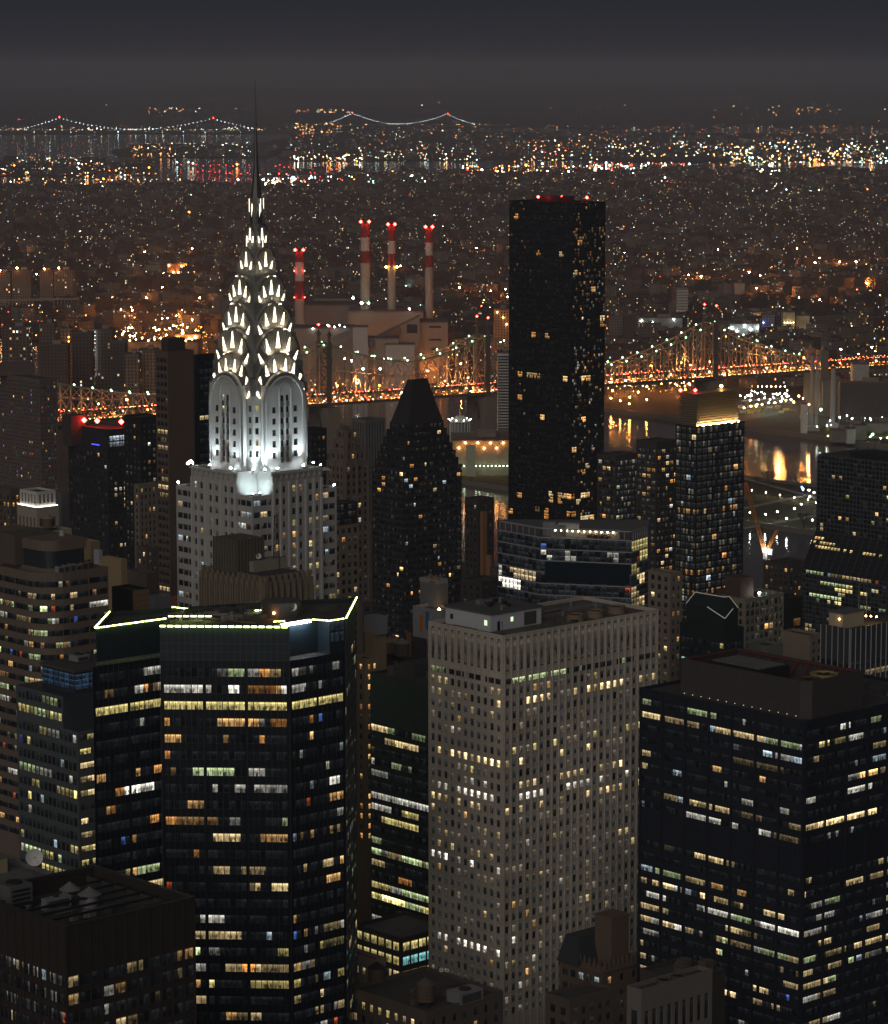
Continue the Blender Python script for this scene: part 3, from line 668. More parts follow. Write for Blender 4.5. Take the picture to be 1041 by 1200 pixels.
# ================================================================ the floodlit art deco skyscraper
def deco():
    corner = at(297, 545, 925).xy; C = corner + (SV + AV) * 11.0
    o = thing('art_deco_skyscraper', 'floodlit art deco skyscraper with tiered arched steel crown and needle spire', 'building', (C.x, C.y, 12))
    g = lambda u, v: C + SV * u + AV * v
    st = wall('white_brick', (.46, .455, .44), .7, .18, .5); st2 = wall('light_grey_brick', (.40, .385, .365), .75, .2, .5)
    zs = 219.0; h, wa, hc = 12.9, 7.5, 10.6
    # --- shaft, plus-shaped plan
    plus = [g(-wa, -h), g(wa, -h), g(wa, -hc), g(hc, -hc), g(hc, -wa), g(h, -wa), g(h, wa), g(hc, wa), g(hc, hc), g(wa, hc), g(wa, h), g(-wa, h), g(-wa, hc), g(-hc, hc), g(-hc, wa), g(-h, wa), g(-h, -wa), g(-hc, -wa), g(-hc, -hc), g(-wa, -hc)]
    lit = resid(51, .3, [CRM, YEL, WHT], .6, .01)
    cols = [(.22, 1.5), (.43, 1.25), (.57, 1.25), (.78, 1.5)]
    arm = dict(cols=cols, fh=3.46, wh=1.9, top=3.2, bot=zs, rec=.35, lit=lit, colrows=lambda r, b: r > 0 or b in (1, 2))
    nook = dict(cols=[(.5, 1.35)], fh=3.46, wh=1.9, top=6.0, bot=zs, rec=.3, lit=lit)
    shell(o, plus, zs - 2.3, 243.5, st, {0: arm, 15: arm, 18: nook, 17: nook, 2: nook, 13: nook, 1: None}, ROOF, .2, name='shaft_wall', roofname='shaft_roof', th=.1)
    # --- lower block: full mass, projecting central bays, notched corner
    H1, H2 = 17.5, 15.5
    a0 = at(301, 600, 914).xy; z3 = zat(584, 914)
    lu = (-a0 + C); su = -lu.dot(SV); sv = -lu.dot(AV)                # near corner in plan coordinates
    su, sv = -H1 + 1.5, -H1 + 1.0
    blk = [g(su, sv), g(17.5, sv), g(17.5, 21), g(su, 21)]
    band = dict(bay=2.7, wr=.94, fh=3.55, wh=1.75, top=1.4, bot=150, rec=.3, K=2, V=1, lit=resid(52, .22, [CRM, WHT, COO], .45, .012), cols=None)
    band.pop('cols')
    shell(o, blk, 12, z3, st2, {0: dict(band, colrows=lambda r, b: b in (0, 1, 2, 10, 11, 12, 13)), 3: dict(band, colrows=lambda r, b: b in (0, 1, 2, 3, 11, 12, 13))}, ROOF, .6, name='lower_wall', roofname='lower_roof')
    zm = 217.6; nt_ = 5.2
    s1, s2 = su + 7.6, 17.5 - 6.2; t1, t2 = sv + 7.0, 21 - 8.2
    mid = [g(s1, sv - .45), g(s2, sv - .45), g(s2, t2), g(su - .45, t2), g(su - .45, t1), g(s1, t1)]
    pair = dict(cols=[(.095, 1.45), (.225, 1.45), (.43, 1.45), (.56, 1.45), (.765, 1.45), (.895, 1.45)], fh=3.55, wh=1.95, top=4.6, bot=150, rec=.4, lit=resid(53, .25, [CRM, YEL, WARM], .5, .012))
    niche = dict(cols=[(.3, 1.0), (.62, 1.0)], fh=4.4, wh=1.9, top=6.0, bot=z3, rec=.3, lit=resid(54, .2, [WARM], .3, .01))
    shell(o, mid, 100, zm, st2, {0: pair, 3: dict(pair, lit=resid(55, .22, [CRM, COO, WHT], .4, .012)), 4: niche, 5: niche}, ROOFL, 1.0, name='middle_wall', roofname='terrace')
    pil = MB()
    for i in range(7):
        f = (.02, .16, .33, .495, .665, .83, .98)[i]
        a, b = mid[0], mid[1]; t = SV; pil.box(a + (b - a) * f - AV * .2, .8, .38, 110, zm - 3.2, SV, AV)
        a, b = mid[3], mid[4]; pil.box(a + (b - a) * f - SV * .2, .38, .8, 110, zm - 3.2, SV, AV)
    pil.build('pilasters', st, o)
    par = MB()
    for a, b, nn in ((mid[0], mid[1], -AV), (mid[3], mid[4], -SV)):
        par.bar((*(a + nn * .35), zm - .4), (*(b + nn * .35), zm - .4), .7, h=.7)
        for i in range(9):
            q = a + (b - a) * (i + .5) / 9 + nn * .3; par.box(q, .5, .5, zm - 2.4, zm - .8)
    par.build('cornice', st2, o)
    steel = wall('crown_steel', (.32, .305, .28), .38, .25, .9, metal=.5); steeld = wall('crown_steel_dark', (.16, .16, .165), .45, .3, .9, metal=.7)
    for q, d in ((mid[0], (-.7, -1)), (mid[4], (-1, -.7)), (mid[1], (.7, -1))):    # eagle heads at the terrace corners
        dv = (SV * d[0] + AV * d[1]).normalized(); e = MB(); a = Vector((*q, zm - .8)); e.bar(a - Vector((*dv, 0)) * .4, a + Vector((*(dv * 1.5), .3)), 1.1); e.bar(a + Vector((*(dv * 1.4), .35)), a + Vector((*(dv * 2.4), .1)), .75); e.bar(a + Vector((*(dv * 2.3), .1)), a + Vector((*(dv * 2.9), -.35)), .4); e.build('eagle_head', steel, o)
    # --- arched stone panels and mouldings on the shaft faces
    def arch_pts(w, sp_, ap, n=18, p=1.0): return [(-w * math.cos(math.pi * i / n), sp_ + (ap - sp_) * math.sin(math.pi * i / n) ** p) for i in range(n + 1)]
    faces = (lambda x, dd: g(x, -dd), lambda x, dd: g(-dd, -x), lambda x, dd: g(-x, dd), lambda x, dd: g(dd, x))
    for fi, fc in enumerate(faces[:4]):
        ar = MB()
        for w, ap, d0, d1 in ((7.45, 246.2, h - .15, h + .35), (8.4, 247.6, h - 1.1, h - .2)):
            o1 = arch_pts(w, 237.8, ap); i1 = arch_pts(w - .55, 237.8, ap - .55)
            o1 = [(-w, zs + .3)] + o1 + [(w, zs + .3)]; i1 = [(-w + .55, zs + .3)] + i1 + [(w - .55, zs + .3)]
            for k in range(len(o1) - 1):
                q = lambda P, d: (*fc(P[0], d), P[1])
                ar.quad(q(i1[k], d1), q(i1[k + 1], d1), q(o1[k + 1], d1), q(o1[k], d1)); ar.quad(q(o1[k], d1), q(o1[k + 1], d1), q(o1[k + 1], d0), q(o1[k], d0)); ar.quad(q(i1[k + 1], d1), q(i1[k], d1), q(i1[k], d0), q(i1[k + 1], d0))
        ar.build('arch_moulding', st, o)
        pn = MB(); ap_ = [(-6.9, 243.0)] ; pts = arch_pts(6.9, 237.8, 245.6)
        top = [p for p in pts if p[1] >= 243.4]; f_ = [pn.vert((*fc(x, h - .16), zz)) for x, zz in [(top[0][0], 243.3)] + top + [(top[-1][0], 243.3)]]; f_ = f_ if fi in (0, 2) else f_
        pn.face(f_[::-1]); pn.build('arch_panel', st, o)
    for fi, fc in enumerate(faces[:2]):                              # dark spandrels that join the middle windows into strips
        for f in (.43, .57):
            x = (f - .5) * 15.0 * (1 if fi == 0 else -1); sp_ = MB()
            for r in range(6): zt_ = 243.5 - 3.2 - r * 3.46 - 1.9; c = fc(x, h + .012); sp_.box(c, 1.2, .03, zt_ - 1.5, zt_ - .04, *((SV, AV) if fi == 0 else (AV, SV)))
            sp_.build('spandrel', wall('spandrel_dark', (.10, .10, .105), .5, .2), o)
        hood = MB()
        for d0, d1, w, ap in ((h - .1, h + .3, 2.3, 243.9),):
            P = arch_pts(w, 241.5, ap, 12); P = [(-w, zs + .3)] + P + [(w, zs + .3)]
            for a, b in zip(P, P[1:]): hood.bar((*fc(a[0], h + .1), a[1]), (*fc(b[0], h + .1), b[1]), .38)
        hood.build('window_surround', st, o)
    # --- crown tiers: crossed arched vaults, each smaller and higher
    tiers = [(10.7, 9.7, 240.4, 253.0, 243.45), (9.8, 8.6, 250.2, 260.6, 246), (8.3, 7.2, 258.8, 268.2, 252), (6.8, 5.5, 268.4, 276.4, 260), (4.2, 3.4, 279.6, 285.0, 268), (2.6, 2.2, 287.0, 291.8, 276), (1.6, 1.35, 294.2, 298.2, 284)]
    for k, (Hk, wk, sp_, ap, zb) in enumerate(tiers):
        n = 28; mb = MB(); f = lambda x: sp_ + (ap - sp_) * max(0, 1 - (abs(x) / wk) ** 2) ** .55 if abs(x) <= wk else sp_
        xs = sorted(set([-Hk, Hk] + [wk * math.sin(math.pi / 2 * (-1 + 2 * i / n)) for i in range(n + 1)]))
        zz = lambda x, y: max(f(x) if abs(x) < wk - 1e-6 else sp_, f(y) if abs(y) < wk - 1e-6 else sp_)
        for i in range(len(xs) - 1):
            for j in range(len(xs) - 1):
                q = [(xs[i], xs[j]), (xs[i + 1], xs[j]), (xs[i + 1], xs[j + 1]), (xs[i], xs[j + 1])]
                mb.kquad(*[(*g(*p), zz(*p)) for p in q])
        ring = [(x, -Hk) for x in xs] + [(Hk, y) for y in xs[1:]] + [(x, Hk) for x in xs[::-1][1:]] + [(-Hk, y) for y in xs[::-1][1:]]
        for p, q in zip(ring, ring[1:]): mb.kquad((*g(*p), zb), (*g(*q), zb), (*g(*q), zz(*q)), (*g(*p), zz(*p)))
        mb.build('crown_tier', steel, o)
        # rim and ribs of each gable
        for fc in faces:
            rm = MB()
            P = arch_pts(wk, sp_, ap, 20, 1.0); P = [(x, f(x * .999)) for x, _ in P]
            for a, b in zip(P, P[1:]): rm.bar((*fc(a[0], Hk + .12), a[1]), (*fc(b[0], Hk + .12), b[1]), .32, h=.32)
            if k < 4:
                for i in range(1, 28):
                    an = math.pi * i / 28; c, s_ = -math.cos(an), math.sin(an); x1, x0 = wk * c * .985, wk * c * .80
                    z1_ = f(x1) - .1; z0_ = sp_ - 1 + (z1_ - sp_ + 1) * .66
                    rm.bar((*fc(x0 * .9, Hk + .06), z0_), (*fc(x1, Hk + .06), z1_), .13, h=.1)
            rm.build('gable_ribs', steeld, o)
    lamp = emit('crown_light', (1.0, .88, .60), 4.2)
    wins = [[(2.1, 249.2, 3.8, 1.9), (5.3, 247.9, 3.4, 1.9), (7.8, 244.9, 2.4, 1.7), (8.6, 240.6, 2.4, 1.5)], [(0, 257.0, 5.0, 2.4), (4.2, 255.4, 4.2, 2.0), (7.0, 251.7, 3.4, 1.7)], [(0, 264.6, 4.6, 2.1), (3.3, 263.2, 3.8, 1.8), (6.0, 260.3, 3.0, 1.6)],
            [(0, 272.8, 4.4, 1.9), (2.8, 271.6, 3.4, 1.5), (4.7, 269.6, 2.2, 1.2)], [(0, 281.2, 4.4, 1.5), (2.3, 279.4, 2.4, 1.1)], [(0, 288.8, 3.6, 1.1), (1.35, 287.2, 2.0, .75)], [(0, 296.0, 4.2, 1.0)]]
    for k, wl in enumerate(wins):
        Hk, wk, sp_, ap, zb = tiers[k]
        for fi, fc in enumerate(faces):
            if fi > 1 and k < 4: continue
            for x, zc, hh, bw in wl:
                hh *= 1.0; bw *= .68
                for sx in ((1,) if x == 0 else (-1, 1)):
                    lean = math.atan2(x * sx, (zc - sp_) + 4.0) * .55 if x else 0
                    dx, dz = math.sin(lean), math.cos(lean)
                    base = (x * sx - dx * hh / 2, zc - dz * hh / 2); tip = (x * sx + dx * hh / 2, zc + dz * hh / 2)
                    up = k == 0 and x > 7.5
                    if up: base, tip = tip, base
                    A_ = (base[0] - dz * bw / 2, base[1] + dx * bw / 2); B_ = (base[0] + dz * bw / 2, base[1] - dx * bw / 2)
                    mb = MB(); q = lambda P, d: mb.vert((*fc(P[0], Hk + d), P[1]))
                    T = [(tip[0] - dz * .05, tip[1] + dx * .05), (tip[0] + dz * .05, tip[1] - dx * .05)]
                    F_ = [A_, B_, T[1], T[0]]; lo = [q(P, .02) for P in F_]; hi = [q(P, .16) for P in F_]
                    mb.face(hi)
                    for i in range(4): mb.face([lo[i], lo[(i + 1) % 4], hi[(i + 1) % 4], hi[i]])
                    mb.build('crown_window', lamp, o)
    # --- spire
    mb = MB(); prof = [(292.0, 2.0), (299.5, 1.75), (302, 1.45), (306, .95), (310, .72), (318, .42), (326, .22), (335.2, .05)]; rings = []
    for zz, r in prof: rings.append([mb.vert((C.x + r * math.cos(math.pi / 4 * i + .2), C.y + r * math.sin(math.pi / 4 * i + .2), zz)) for i in range(8)])
    for a, b in zip(rings, rings[1:]):
        for i in range(8): mb.face([a[i], a[(i + 1) % 8], b[(i + 1) % 8], b[i]])
    mb.face(rings[-1]); mb.build('spire', wall('spire_steel', (.12, .115, .11), .45, .3, .9, metal=.6), o)
    for k in range(4):
        a = k * math.pi / 2 + .2 + math.pi / 8
        for r, z0_, z1_ in ((2.5, 295.5, 299.5), (3.6, 283.5, 287.5)):
            f = MB(); f.bar((C.x + r * math.cos(a), C.y + r * math.sin(a), z0_), (C.x + r * math.cos(a), C.y + r * math.sin(a), z1_), .16); f.build('fin', lamp, o)
    # --- floodlights on the terrace and ledges
    fx = emit('flood_lens', (.85, .97, 1.0), 160, 'NONE'); n_ = 0
    def flood(p, aim, power, ang=75, blend=.8, head=.42, col=(.80, .95, 1.0)):
        ld = bpy.data.lights.new('floodlight_lamp', 'SPOT'); ld.energy = power; ld.spot_size = R(ang); ld.spot_blend = blend; ld.color = col; ld.shadow_soft_size = .25
        l = bpy.data.objects.new('floodlight_lamp', ld); COL.objects.link(l); l.parent = o; p = Vector(p); l.location = p - Vector(o['_o']); l.rotation_euler = (Vector(aim) - p).to_track_quat('-Z', 'Y').to_euler()
        if head:
            m_ = MB(); d = (Vector(aim) - p).normalized(); m_.bar(p - d * .75, p - d * .2, head * 1.5); hd = m_.build('floodlight', DARK, o); m_ = MB(); m_.octa(p - d * .12, head * .8); m_.build('lens', fx, hd)
    def G(u, v, z): return (*g(u, v), z)
    zt = zm + .9
    for u in (-5.0, 5.2): flood(G(u, -h - 2.3, zt), G(u * .9, -h, 232), 26000)
    for v in (5.0, -5.2): flood(G(-h - 2.3, v, zt), G(-h, v * .9, 232), 15000)
    flood(G(-11.9, -12.1, zt), G(-10.7, -10.7, 234), 26000, 120); flood(G(12.2, -11.6, zt), G(10.6, -10.7, 238), 7000, 100)
    flood(G(-9.5, -14.6, zt), G(-8.0, -12.5, 232), 18000, 110)
    flood(G(su + 1.2, sv + 1.2, z3 + .6), G(s1, t1, z3 + 6), 7500, 130, col=(.72, .96, 1.0))
    flood(G(su + 3.8, sv + .9, z3 + .6), G(s1, t1, z3 + 5), 2500, 130, col=(.72, .96, 1.0))
    for u, v, z_ in ((-15.6, 13.2, zm + .8), (-15.2, 14.3, zm + 1.2), (-16.0, 14.9, zm + .4), (-14.8, 15.5, zm + .9)):
        flood(G(u, v, z_), G(-12, 6, 236), 1250, 90, head=.5)
    flood(G(su + .3, 20.2, z3 + .8), G(su + .2, t2, zm - 2), 1250, 110, head=.5)
    flood(G(17.0, sv + .6, z3 + .6), G(s2, sv + 3, zm), 750, 120, head=.42); flood(G(s2 - .5, sv - .3, zm + .7), G(11, -10, 238), 1250, 100, head=.4)
    # unseen wash lights without fixtures, added to brighten the crown tiers
    for Hp, za, x, pw in ((12.9, 247.0, 3.2, 900), (10.7, 252.4, 3.4, 900), (9.8, 260.0, 3.0, 800), (8.3, 267.6, 2.4, 700), (6.8, 276.0, 1.6, 500)):
        for sx in (-1, 1):
            flood(G(x * sx, -Hp - .6, za), G(x * .6 * sx, -Hp + 2.0, za + 4.5), pw, 140, head=0, col=(1, .84, .58)); flood(G(-Hp - .6, x * sx, za), G(-Hp + 2.0, x * .6 * sx, za + 4.5), pw * .85, 140, head=0, col=(1, .84, .58))
    # lattice mast on the lower roof in front
deco()

# ================================================================ gothic brown crown in front
def gothic():
    poly, z = cbox(309, 236, 365, 690, 828)
    o = thing('gothic_tower', 'brown stone tower crown of deep buttress fins below the floodlit skyscraper', 'building', (poly[0].x, poly[0].y, 12))
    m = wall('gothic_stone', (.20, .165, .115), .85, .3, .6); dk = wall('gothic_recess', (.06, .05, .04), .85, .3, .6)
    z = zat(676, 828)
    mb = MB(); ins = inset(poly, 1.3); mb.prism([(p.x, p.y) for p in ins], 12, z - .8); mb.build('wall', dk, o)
    L = (poly[3] - poly[0]).length; Rr = (poly[1] - poly[0]).length; bt = MB()
    for a, b, n in ((poly[0], poly[1], 8), (poly[3], poly[0], 12), (poly[1], poly[2], 9)):
        t = (b - a).normalized(); nn = V2(t.y, -t.x); Lg = (b - a).length
        for i in range(n + 1):
            c = a + t * (Lg * i / n)
            for wd, dp, z1, off in ((1.15, 1.5, z - 1.6, -.5), (.9, 1.2, z - .2, -.95), (.6, .8, z - 4.4, .35)):
                bt.box(c + nn * off, wd, dp, z - 22, z1, t, nn)
            bt.box(c + nn * .5, .4, .4, z - 4.39, z - 3.3, t, nn)
    bt.build('buttress', m, o)
    rb = MB(); rb.prism([(p.x, p.y) for p in inset(poly, 1.6)], z - .79, z - .5); rb.build('roof', ROOF, o)
    c = inpoly(poly, .30, .62); mb = MB(); mb.box(c, 10, 10.5, z - .49, z + 8.6); wl = mb.build('upper_block', wall('gothic_dark', (.105, .092, .075), .85, .3, .6), o)
    mb = MB()
    for i in range(9):
        for s, ax in ((0, 1), (1, 0)):
            q = c - AV * 5.35 + SV * (-4.6 + i * 1.15) if s == 0 else c - SV * 5.1 + AV * (-4.8 + i * 1.2)
            mb.box(q, .35, .3, z - .4, z + 8.9) if s == 0 else mb.box(q, .3, .35, z - .4, z + 8.9)
    mb.build('block_ribs', wall('gothic_dark', (.105, .092, .075), .85, .3, .6), o)
    mb = MB(); mb.box(inpoly(poly, .62, .45), 12, 5, z - .49, z + 2.4); mb.build('roof_house', wall('roof_house_tan', (.26, .23, .18), .8, .2), o)
    mb = MB(); q = inpoly(poly, .80, .4); b = [q + V2(x, y) for x, y in ((-.9, -.9), (.9, -.9), (.9, .9), (-.9, .9))]
    for p in b: mb.bar((*p, z - .5), (*(q + (p - q) * .5), z + 14.5), .18)
    for k in range(7):
        f0, f1 = 1 - k / 14, 1 - (k + 1) / 14; z0, z1 = z - .5 + k * 2.1, z - .5 + (k + 1) * 2.1
        for i in range(4):
            a, c2 = b[i], b[(i + 1) % 4]; mb.bar((*(q + (a - q) * f0), z0), (*(q + (c2 - q) * f1), z1), .12); mb.bar((*(q + (a - q) * f1), z1), (*(q + (c2 - q) * f1), z1), .12)
    tag(mb.build('lattice_mast', DARK), 'thin dark lattice mast on the brown gothic crown', 'mast')
    p = inpoly(poly, .45, .42); dish((p.x, p.y, z + 2.4), .8, 'tiny pale dish on the tan roof house of the gothic crown', .3)
gothic()
# ================================================================ other Manhattan buildings, near to far
def spec(bay, wr, fh, wh, top, bot, lit, rec=.2, K=1, V=1, m=(.6, .6), **k): return dict(bay=bay, wr=wr, fh=fh, wh=wh, top=top, bot=bot, lit=lit, rec=rec, K=K, V=V, m=m, **k)
def slabs(o, poly, z1, n, fh, edges, mat, d=.35, hgt=.45, top=0.2):
    mb = MB()
    for e in edges:
        a, b = poly[e], poly[(e + 1) % len(poly)]; t = (b - a).normalized(); nn = V2(t.y, -t.x); c = (a + b) / 2 + nn * (d / 2 + .003)
        for i in range(n): mb.box(c, (b - a).length, d, z1 - top - i * fh - hgt, z1 - top - i * fh, t, nn)
    return mb.build('floor_bands', mat, o)
tan = wall('tan_concrete', (.155, .118, .092), .8, .25); beige = wall('beige_brick', (.25, .20, .15), .85, .25); cream = wall('cream_stone', (.34, .29, .23), .8, .2)
brown = wall('brown_brick', (.11, .085, .07), .85, .3); dbrown = wall('dark_brown_brick', (.06, .05, .045), .85, .3); black = wall('black_panel', (.022, .021, .022), .5, .3)
orange = wall('orange_brick', (.30, .15, .07), .85, .25); grey = wall('grey_panel', (.20, .20, .205), .7, .2); lgrey = wall('light_grey_panel', (.34, .34, .345), .7, .15)
greeng = wall('green_glass_frame', (.042, .062, .046), .4, .3, spec=.4); blueg = wall('blue_glass_frame', (.06, .075, .09), .4, .3, spec=.4); navy = wall('navy_glass', (.03, .035, .042), .4, .3, spec=.4)

def banded():                                                   # curved tan bands, far left
    d = 880; c = at(52, 674, d).xy; z = zat(674, d)
    e = cbox(52, -70, 127, 674, d, 45, None)[0]; r = 9.0
    a = e[0] + AV * r; b = e[0] + SV * r; ctr = e[0] + AV * r + SV * r; arc = []
    for i in range(7):
        th = math.pi / 2 * i / 6; arc.append(ctr - SV * r * math.cos(th) - AV * r * math.sin(th))
    poly = arc + [e[1], e[2], e[3]]
    o = thing('banded_office', 'tan office building with rounded corner and long curved bands of ribbon windows', 'building', (c.x, c.y, 12))
    L1 = office(61, .42, [CRM, GRN, WHT, WARM], {0: (.1, CRM, .3), 1: (.3, CRM, .4)}, s=.42, stick=.6, odd=.04)
    sp = spec(6.0, .985, 3.62, 1.75, 2.6, 110, L1, rec=.35, K=5, m=(.03, .03)); arcs = dict(sp, bay=5, K=2)
    spx = {len(poly) - 1: dict(sp, bay=6, K=5), len(arc) - 1: dict(sp, K=5)}
    for i in range(len(arc) - 1): spx[i] = arcs
    shell(o, poly, 12, z, tan, spx, ROOFL, .7)
    ph = inset(poly, 4.5); mb = MB(); zr = z - .7
    mb.prism([(p.x, p.y) for p in ph], zr, zr + 1.2); n = len(ph); mb.build('setback_base', tan, o)
    g2 = inset(poly, 5.0); mb = MB(); mb.prism(g2, zr + 1.21, zr + 6.3); mb.build('dark_glass_band', navy, o)
    mb = MB(); mb.prism([(p.x, p.y) for p in ph], zr + 6.31, zr + 9.4, bottom=True); mb.build('penthouse', tan, o)
    mb = MB(); q = e[0] + SV * 9 + AV * 22; mb.box(q, 14, 9, zr + 1.3, zr + 10.2); mb.build('stair_tower', brown, o)
    mb = MB(); q = e[1] - SV * 5.2 + AV * 1; mb.box(q, .1, .1, 0, 1)
    for i in range(6):
        p = e[0] + SV * (7 + i * 2.2) - AV * (-2.4 - .1 * i); air_unit((p.x, p.y, zr), 1.9, 2.0, 2.3 + .15 * (i % 3), '%s grey box in the row of units on the curved tan building' % ['first', 'second', 'third', 'fourth', 'fifth', 'sixth'][i], tan if i > 3 else GREYM, 'rooftop units in a row')
    p = e[0] + SV * 15 + AV * 12; mb = MB(); mb.cyl((p.x, p.y), .8, zr + 9.4, zr + 11, n=12); mb.build('exhaust_stack', lgrey, o)
banded()

def slanted_green():
    d = 800; poly, z1 = cbox(91, 20, 150, 858, d)
    o = thing('green_glass_office', 'green grey glass office with a sloping upper corner and blue lit roof band', 'building', (poly[0].x, poly[0].y, 12))
    L1 = office(63, .3, [GRN, YEL, WHT, YEL], {4: (.2, YEL, .4), 7: (.15, BLU, .3), 9: (.8, GRN, .5), 10: (.7, YEL, .5)}, s=.45, stick=.55, odd=.03)
    L = (poly[3] - poly[0]).length
    shell(o, poly, 12, z1, wall('grey_glass_frame', (.085, .098, .098), .4, .25, spec=.4), {3: spec(1.9, .8, 3.8, 2.3, 1.0, 100, L1, K=1, rec=.12), 0: spec(5, .95, 3.8, 1.6, 1.0, 100, office(64, .5, [YEL, CRM], s=.4, stick=.5), K=4, rec=.2)}, ROOF, .05, th=.05)
    # sloped corner: the avenue face rises on, the street face leans back
    z2 = z1 + 8.6; k = 6.5
    w = dict(a=poly[3], b=poly[0]); t = -AV; mb = MB(); p3 = poly[3]; p0 = poly[0]; q0 = p0 + AV * k; r0 = poly[1]; r1 = poly[1] + AV * k
    mb.quad((*p0, z1), (*r0, z1), (*r1, z2), (*q0, z2)); mb.quad((*q0, z2), (*r1, z2), (*poly[2], z2), (*p3, z2)); mb.quad((*r0, z1), (*poly[2], z1), (*poly[2], z2), (*r1, z2))
    mb.face([mb.vert((*p0, z1)), mb.vert((*q0, z2)), mb.vert((*q0, z1))][::-1])
    fm = MB(); facade(fm, o, 9, p3, q0, z1, z2, spec(1.9, .8, 3.8, 2.3, .9, z1, office(65, .85, [GRN, YEL, GRN], s=.6, stick=.4), rec=.12)); fm.build('upper_wall', MATS['grey_glass_frame'], o)
    mb.build('sloped_glass', navy, o)
    # roof block with blue band
    c = (poly[2] + poly[3]) / 2; bx = [p3 - AV * 3 + SV * 4, q0 + SV * 4 , r1 + SV * 2, poly[2] + SV * 2]; bx = [q0 + SV * 4, q0 + SV * 30, q0 + SV * 30 + AV * 15, q0 + SV * 4 + AV * 15]
    facade_m = MB(); L2 = lambda e, r, b, k_: mul((.16, .34, .62), .09 + .03 * math.sin(b * 2.1))
    for i in range(4):
        a, b = bx[i], bx[(i + 1) % 4]
        if i in (3, 0): facade(facade_m, o, 20 + i, a, b, z2 + .01, z2 + 6, spec(2.4, .96, 6, 4.2, .6, z2, L2, rec=.1, V=3, m=(.1, .1)))
        else: facade_m.kquad((*a, z2 + .01), (*b, z2 + .01), (*b, z2 + 6), (*a, z2 + 6))
    facade_m.build('roof_block', navy, o)
    mb = MB(); mb.prism(inset(bx, -.5), z2 + 6.01, z2 + 6.7, bottom=True); mb.build('roof', ROOF, o)
    p = q0 + SV * 12 + AV * 9; air_unit((p.x, p.y, z2 + 6.7), 4, 4, 2, 'grey unit on the green glass office roof')
slanted_green()

# --- green office behind the black tower and its neighbours
o, poly, z = building('green_office', 'dark green glass office slab with yellow lit floors between black and pale towers', 528, 434, 560, 808, 900, greeng, left=spec(1.55, .97, 3.55, 2.1, 16, 60, office(66, .42, [YEL, GRN, CRM, WHT], {3: (.6, GRN, .4), 7: (.55, YEL, .8), 9: (.5, GRN, .5), 11: (.95, GRN, .7), 13: (.35, AMB, .5), 14: (.4, GRN, .4), 15: (.6, YEL, .7), 21: (.0,), 22: (0,)}, s=.4, stick=.75), rec=.1, m=(.3, .3), fin=(3.1, .08, .06, 60)), Rr=30)
mb = MB()
for i in range(22):
    a, b = poly[3], poly[0]; t = (b - a).normalized(); nn = V2(t.y, -t.x); mb.box((a + b) / 2 + nn * .05, (b - a).length - .1, .09, z - 1 - i * .68 - .25, z - 1 - i * .68, t, nn)
mb.build('louvre_bands', wall('green_louvre', (.055, .095, .07), .5, .3), o)
for i, (u, v, s1, s2, h) in enumerate(((.5, .75, 16, 7, 3), (.4, .4, 10, 8, 2), (.7, .6, 6, 6, 4.5), (.2, .85, 5, 3, 2))):
    mb = MB(); mb.box(inpoly(poly, u, v), s1, s2, z - .99, z + h); mb.build('roof_plant', [wall('plant_dark', (.06, .058, .056), .7, .4), brown][i % 2], o)
building('office_block', 'narrow dim beige office face with white lit window pairs beside the black tower', 402, 380, 437, 805, 1000, dbrown, right=spec(4.4, .72, 3.6, 1.8, 1.6, 60, office(67, .7, [CRM, WHT, GRN], s=.5, stick=.5), K=3), L=20)
building('low_office', 'low office wing with yellow and turquoise lit top floors below the green slab', 470, 415, 530, 1100, 850, dbrown, left=spec(3.2, .8, 4.2, 2.6, 1.5, 60, office(68, .8, [YEL, CRM], {0: (.9, YEL, .6), 1: (.9, WHT, .5)}, s=.6, stick=.7), K=2), right=spec(3.2, .86, 4.2, 2.6, 1.5, 60, office(69, .9, [YEL], {0: (.98, YEL, .7), 1: (.98, (.35, .95, .95), .6)}, s=.6), K=2), roof=ROOFL)
building('corner_house', 'small tan corner house with a rusty red parapet beside the black tower', 440, 405, 452, 1125, 800, cream, left=spec(3.2, .45, 3.6, 2.0, 3.2, 60, resid(70, .4, [AMB, WARM, CRM], .5), m=(.5, .5)), right=spec(3, .45, 3.6, 2, 3.2, 60, resid(71, .3, RES)), roof=wall('red_roof', (.22, .07, .04), .8, .3))
o, poly, z = building('brick_house', 'dark brown brick apartment house with flat roof and stair box in front of pale tower', 468, 438, 528, 1158, 770, brown, left=spec(3.4, .4, 3.6, 2, 2.2, 70, resid(72, .12, [COO, WHT], .4)), right=spec(3.6, .36, 3.6, 2, 2.2, 70, resid(73, .22, [WHT, COO], .4)), roof=ROOFL)
p = inpoly(poly, .1, .6); water_tank((p.x - 3, p.y - 6, z - 1), 2.2, 3.6, 'dark flat hatted water tank on the brick house beside the black tower', 3.0, DARK)
o, poly, z = building('brick_house', 'lowest brown brick building with crowded roof of tanks and units at the tower foot', 500, 410, 590, 1186, 740, brown, left=spec(3.2, .42, 3.5, 2, 3, 70, resid(74, .5, [CRM, YEL], .45)), right=spec(3.4, .36, 3.5, 2, 2.4, 70, resid(75, .15, RES, .4)))
p = at(499, 1186, 748); water_tank((p.x, p.y, z - 1), 2.35, 4.3, 'round wooden water tank with pointed brown lid at the foot of the pale tower', 1.5)
p = at(545, 1184, 752); air_unit((p.x, p.y, z - 1), 8, 5, 3.2, 'long dark cooling unit beside the pointed water tank')
p = at(517, 1158, 765); dish((p.x, p.y, z + 2.5), .6, 'small roof dish beside the dark cooling unit, nearer the stair box', .2)
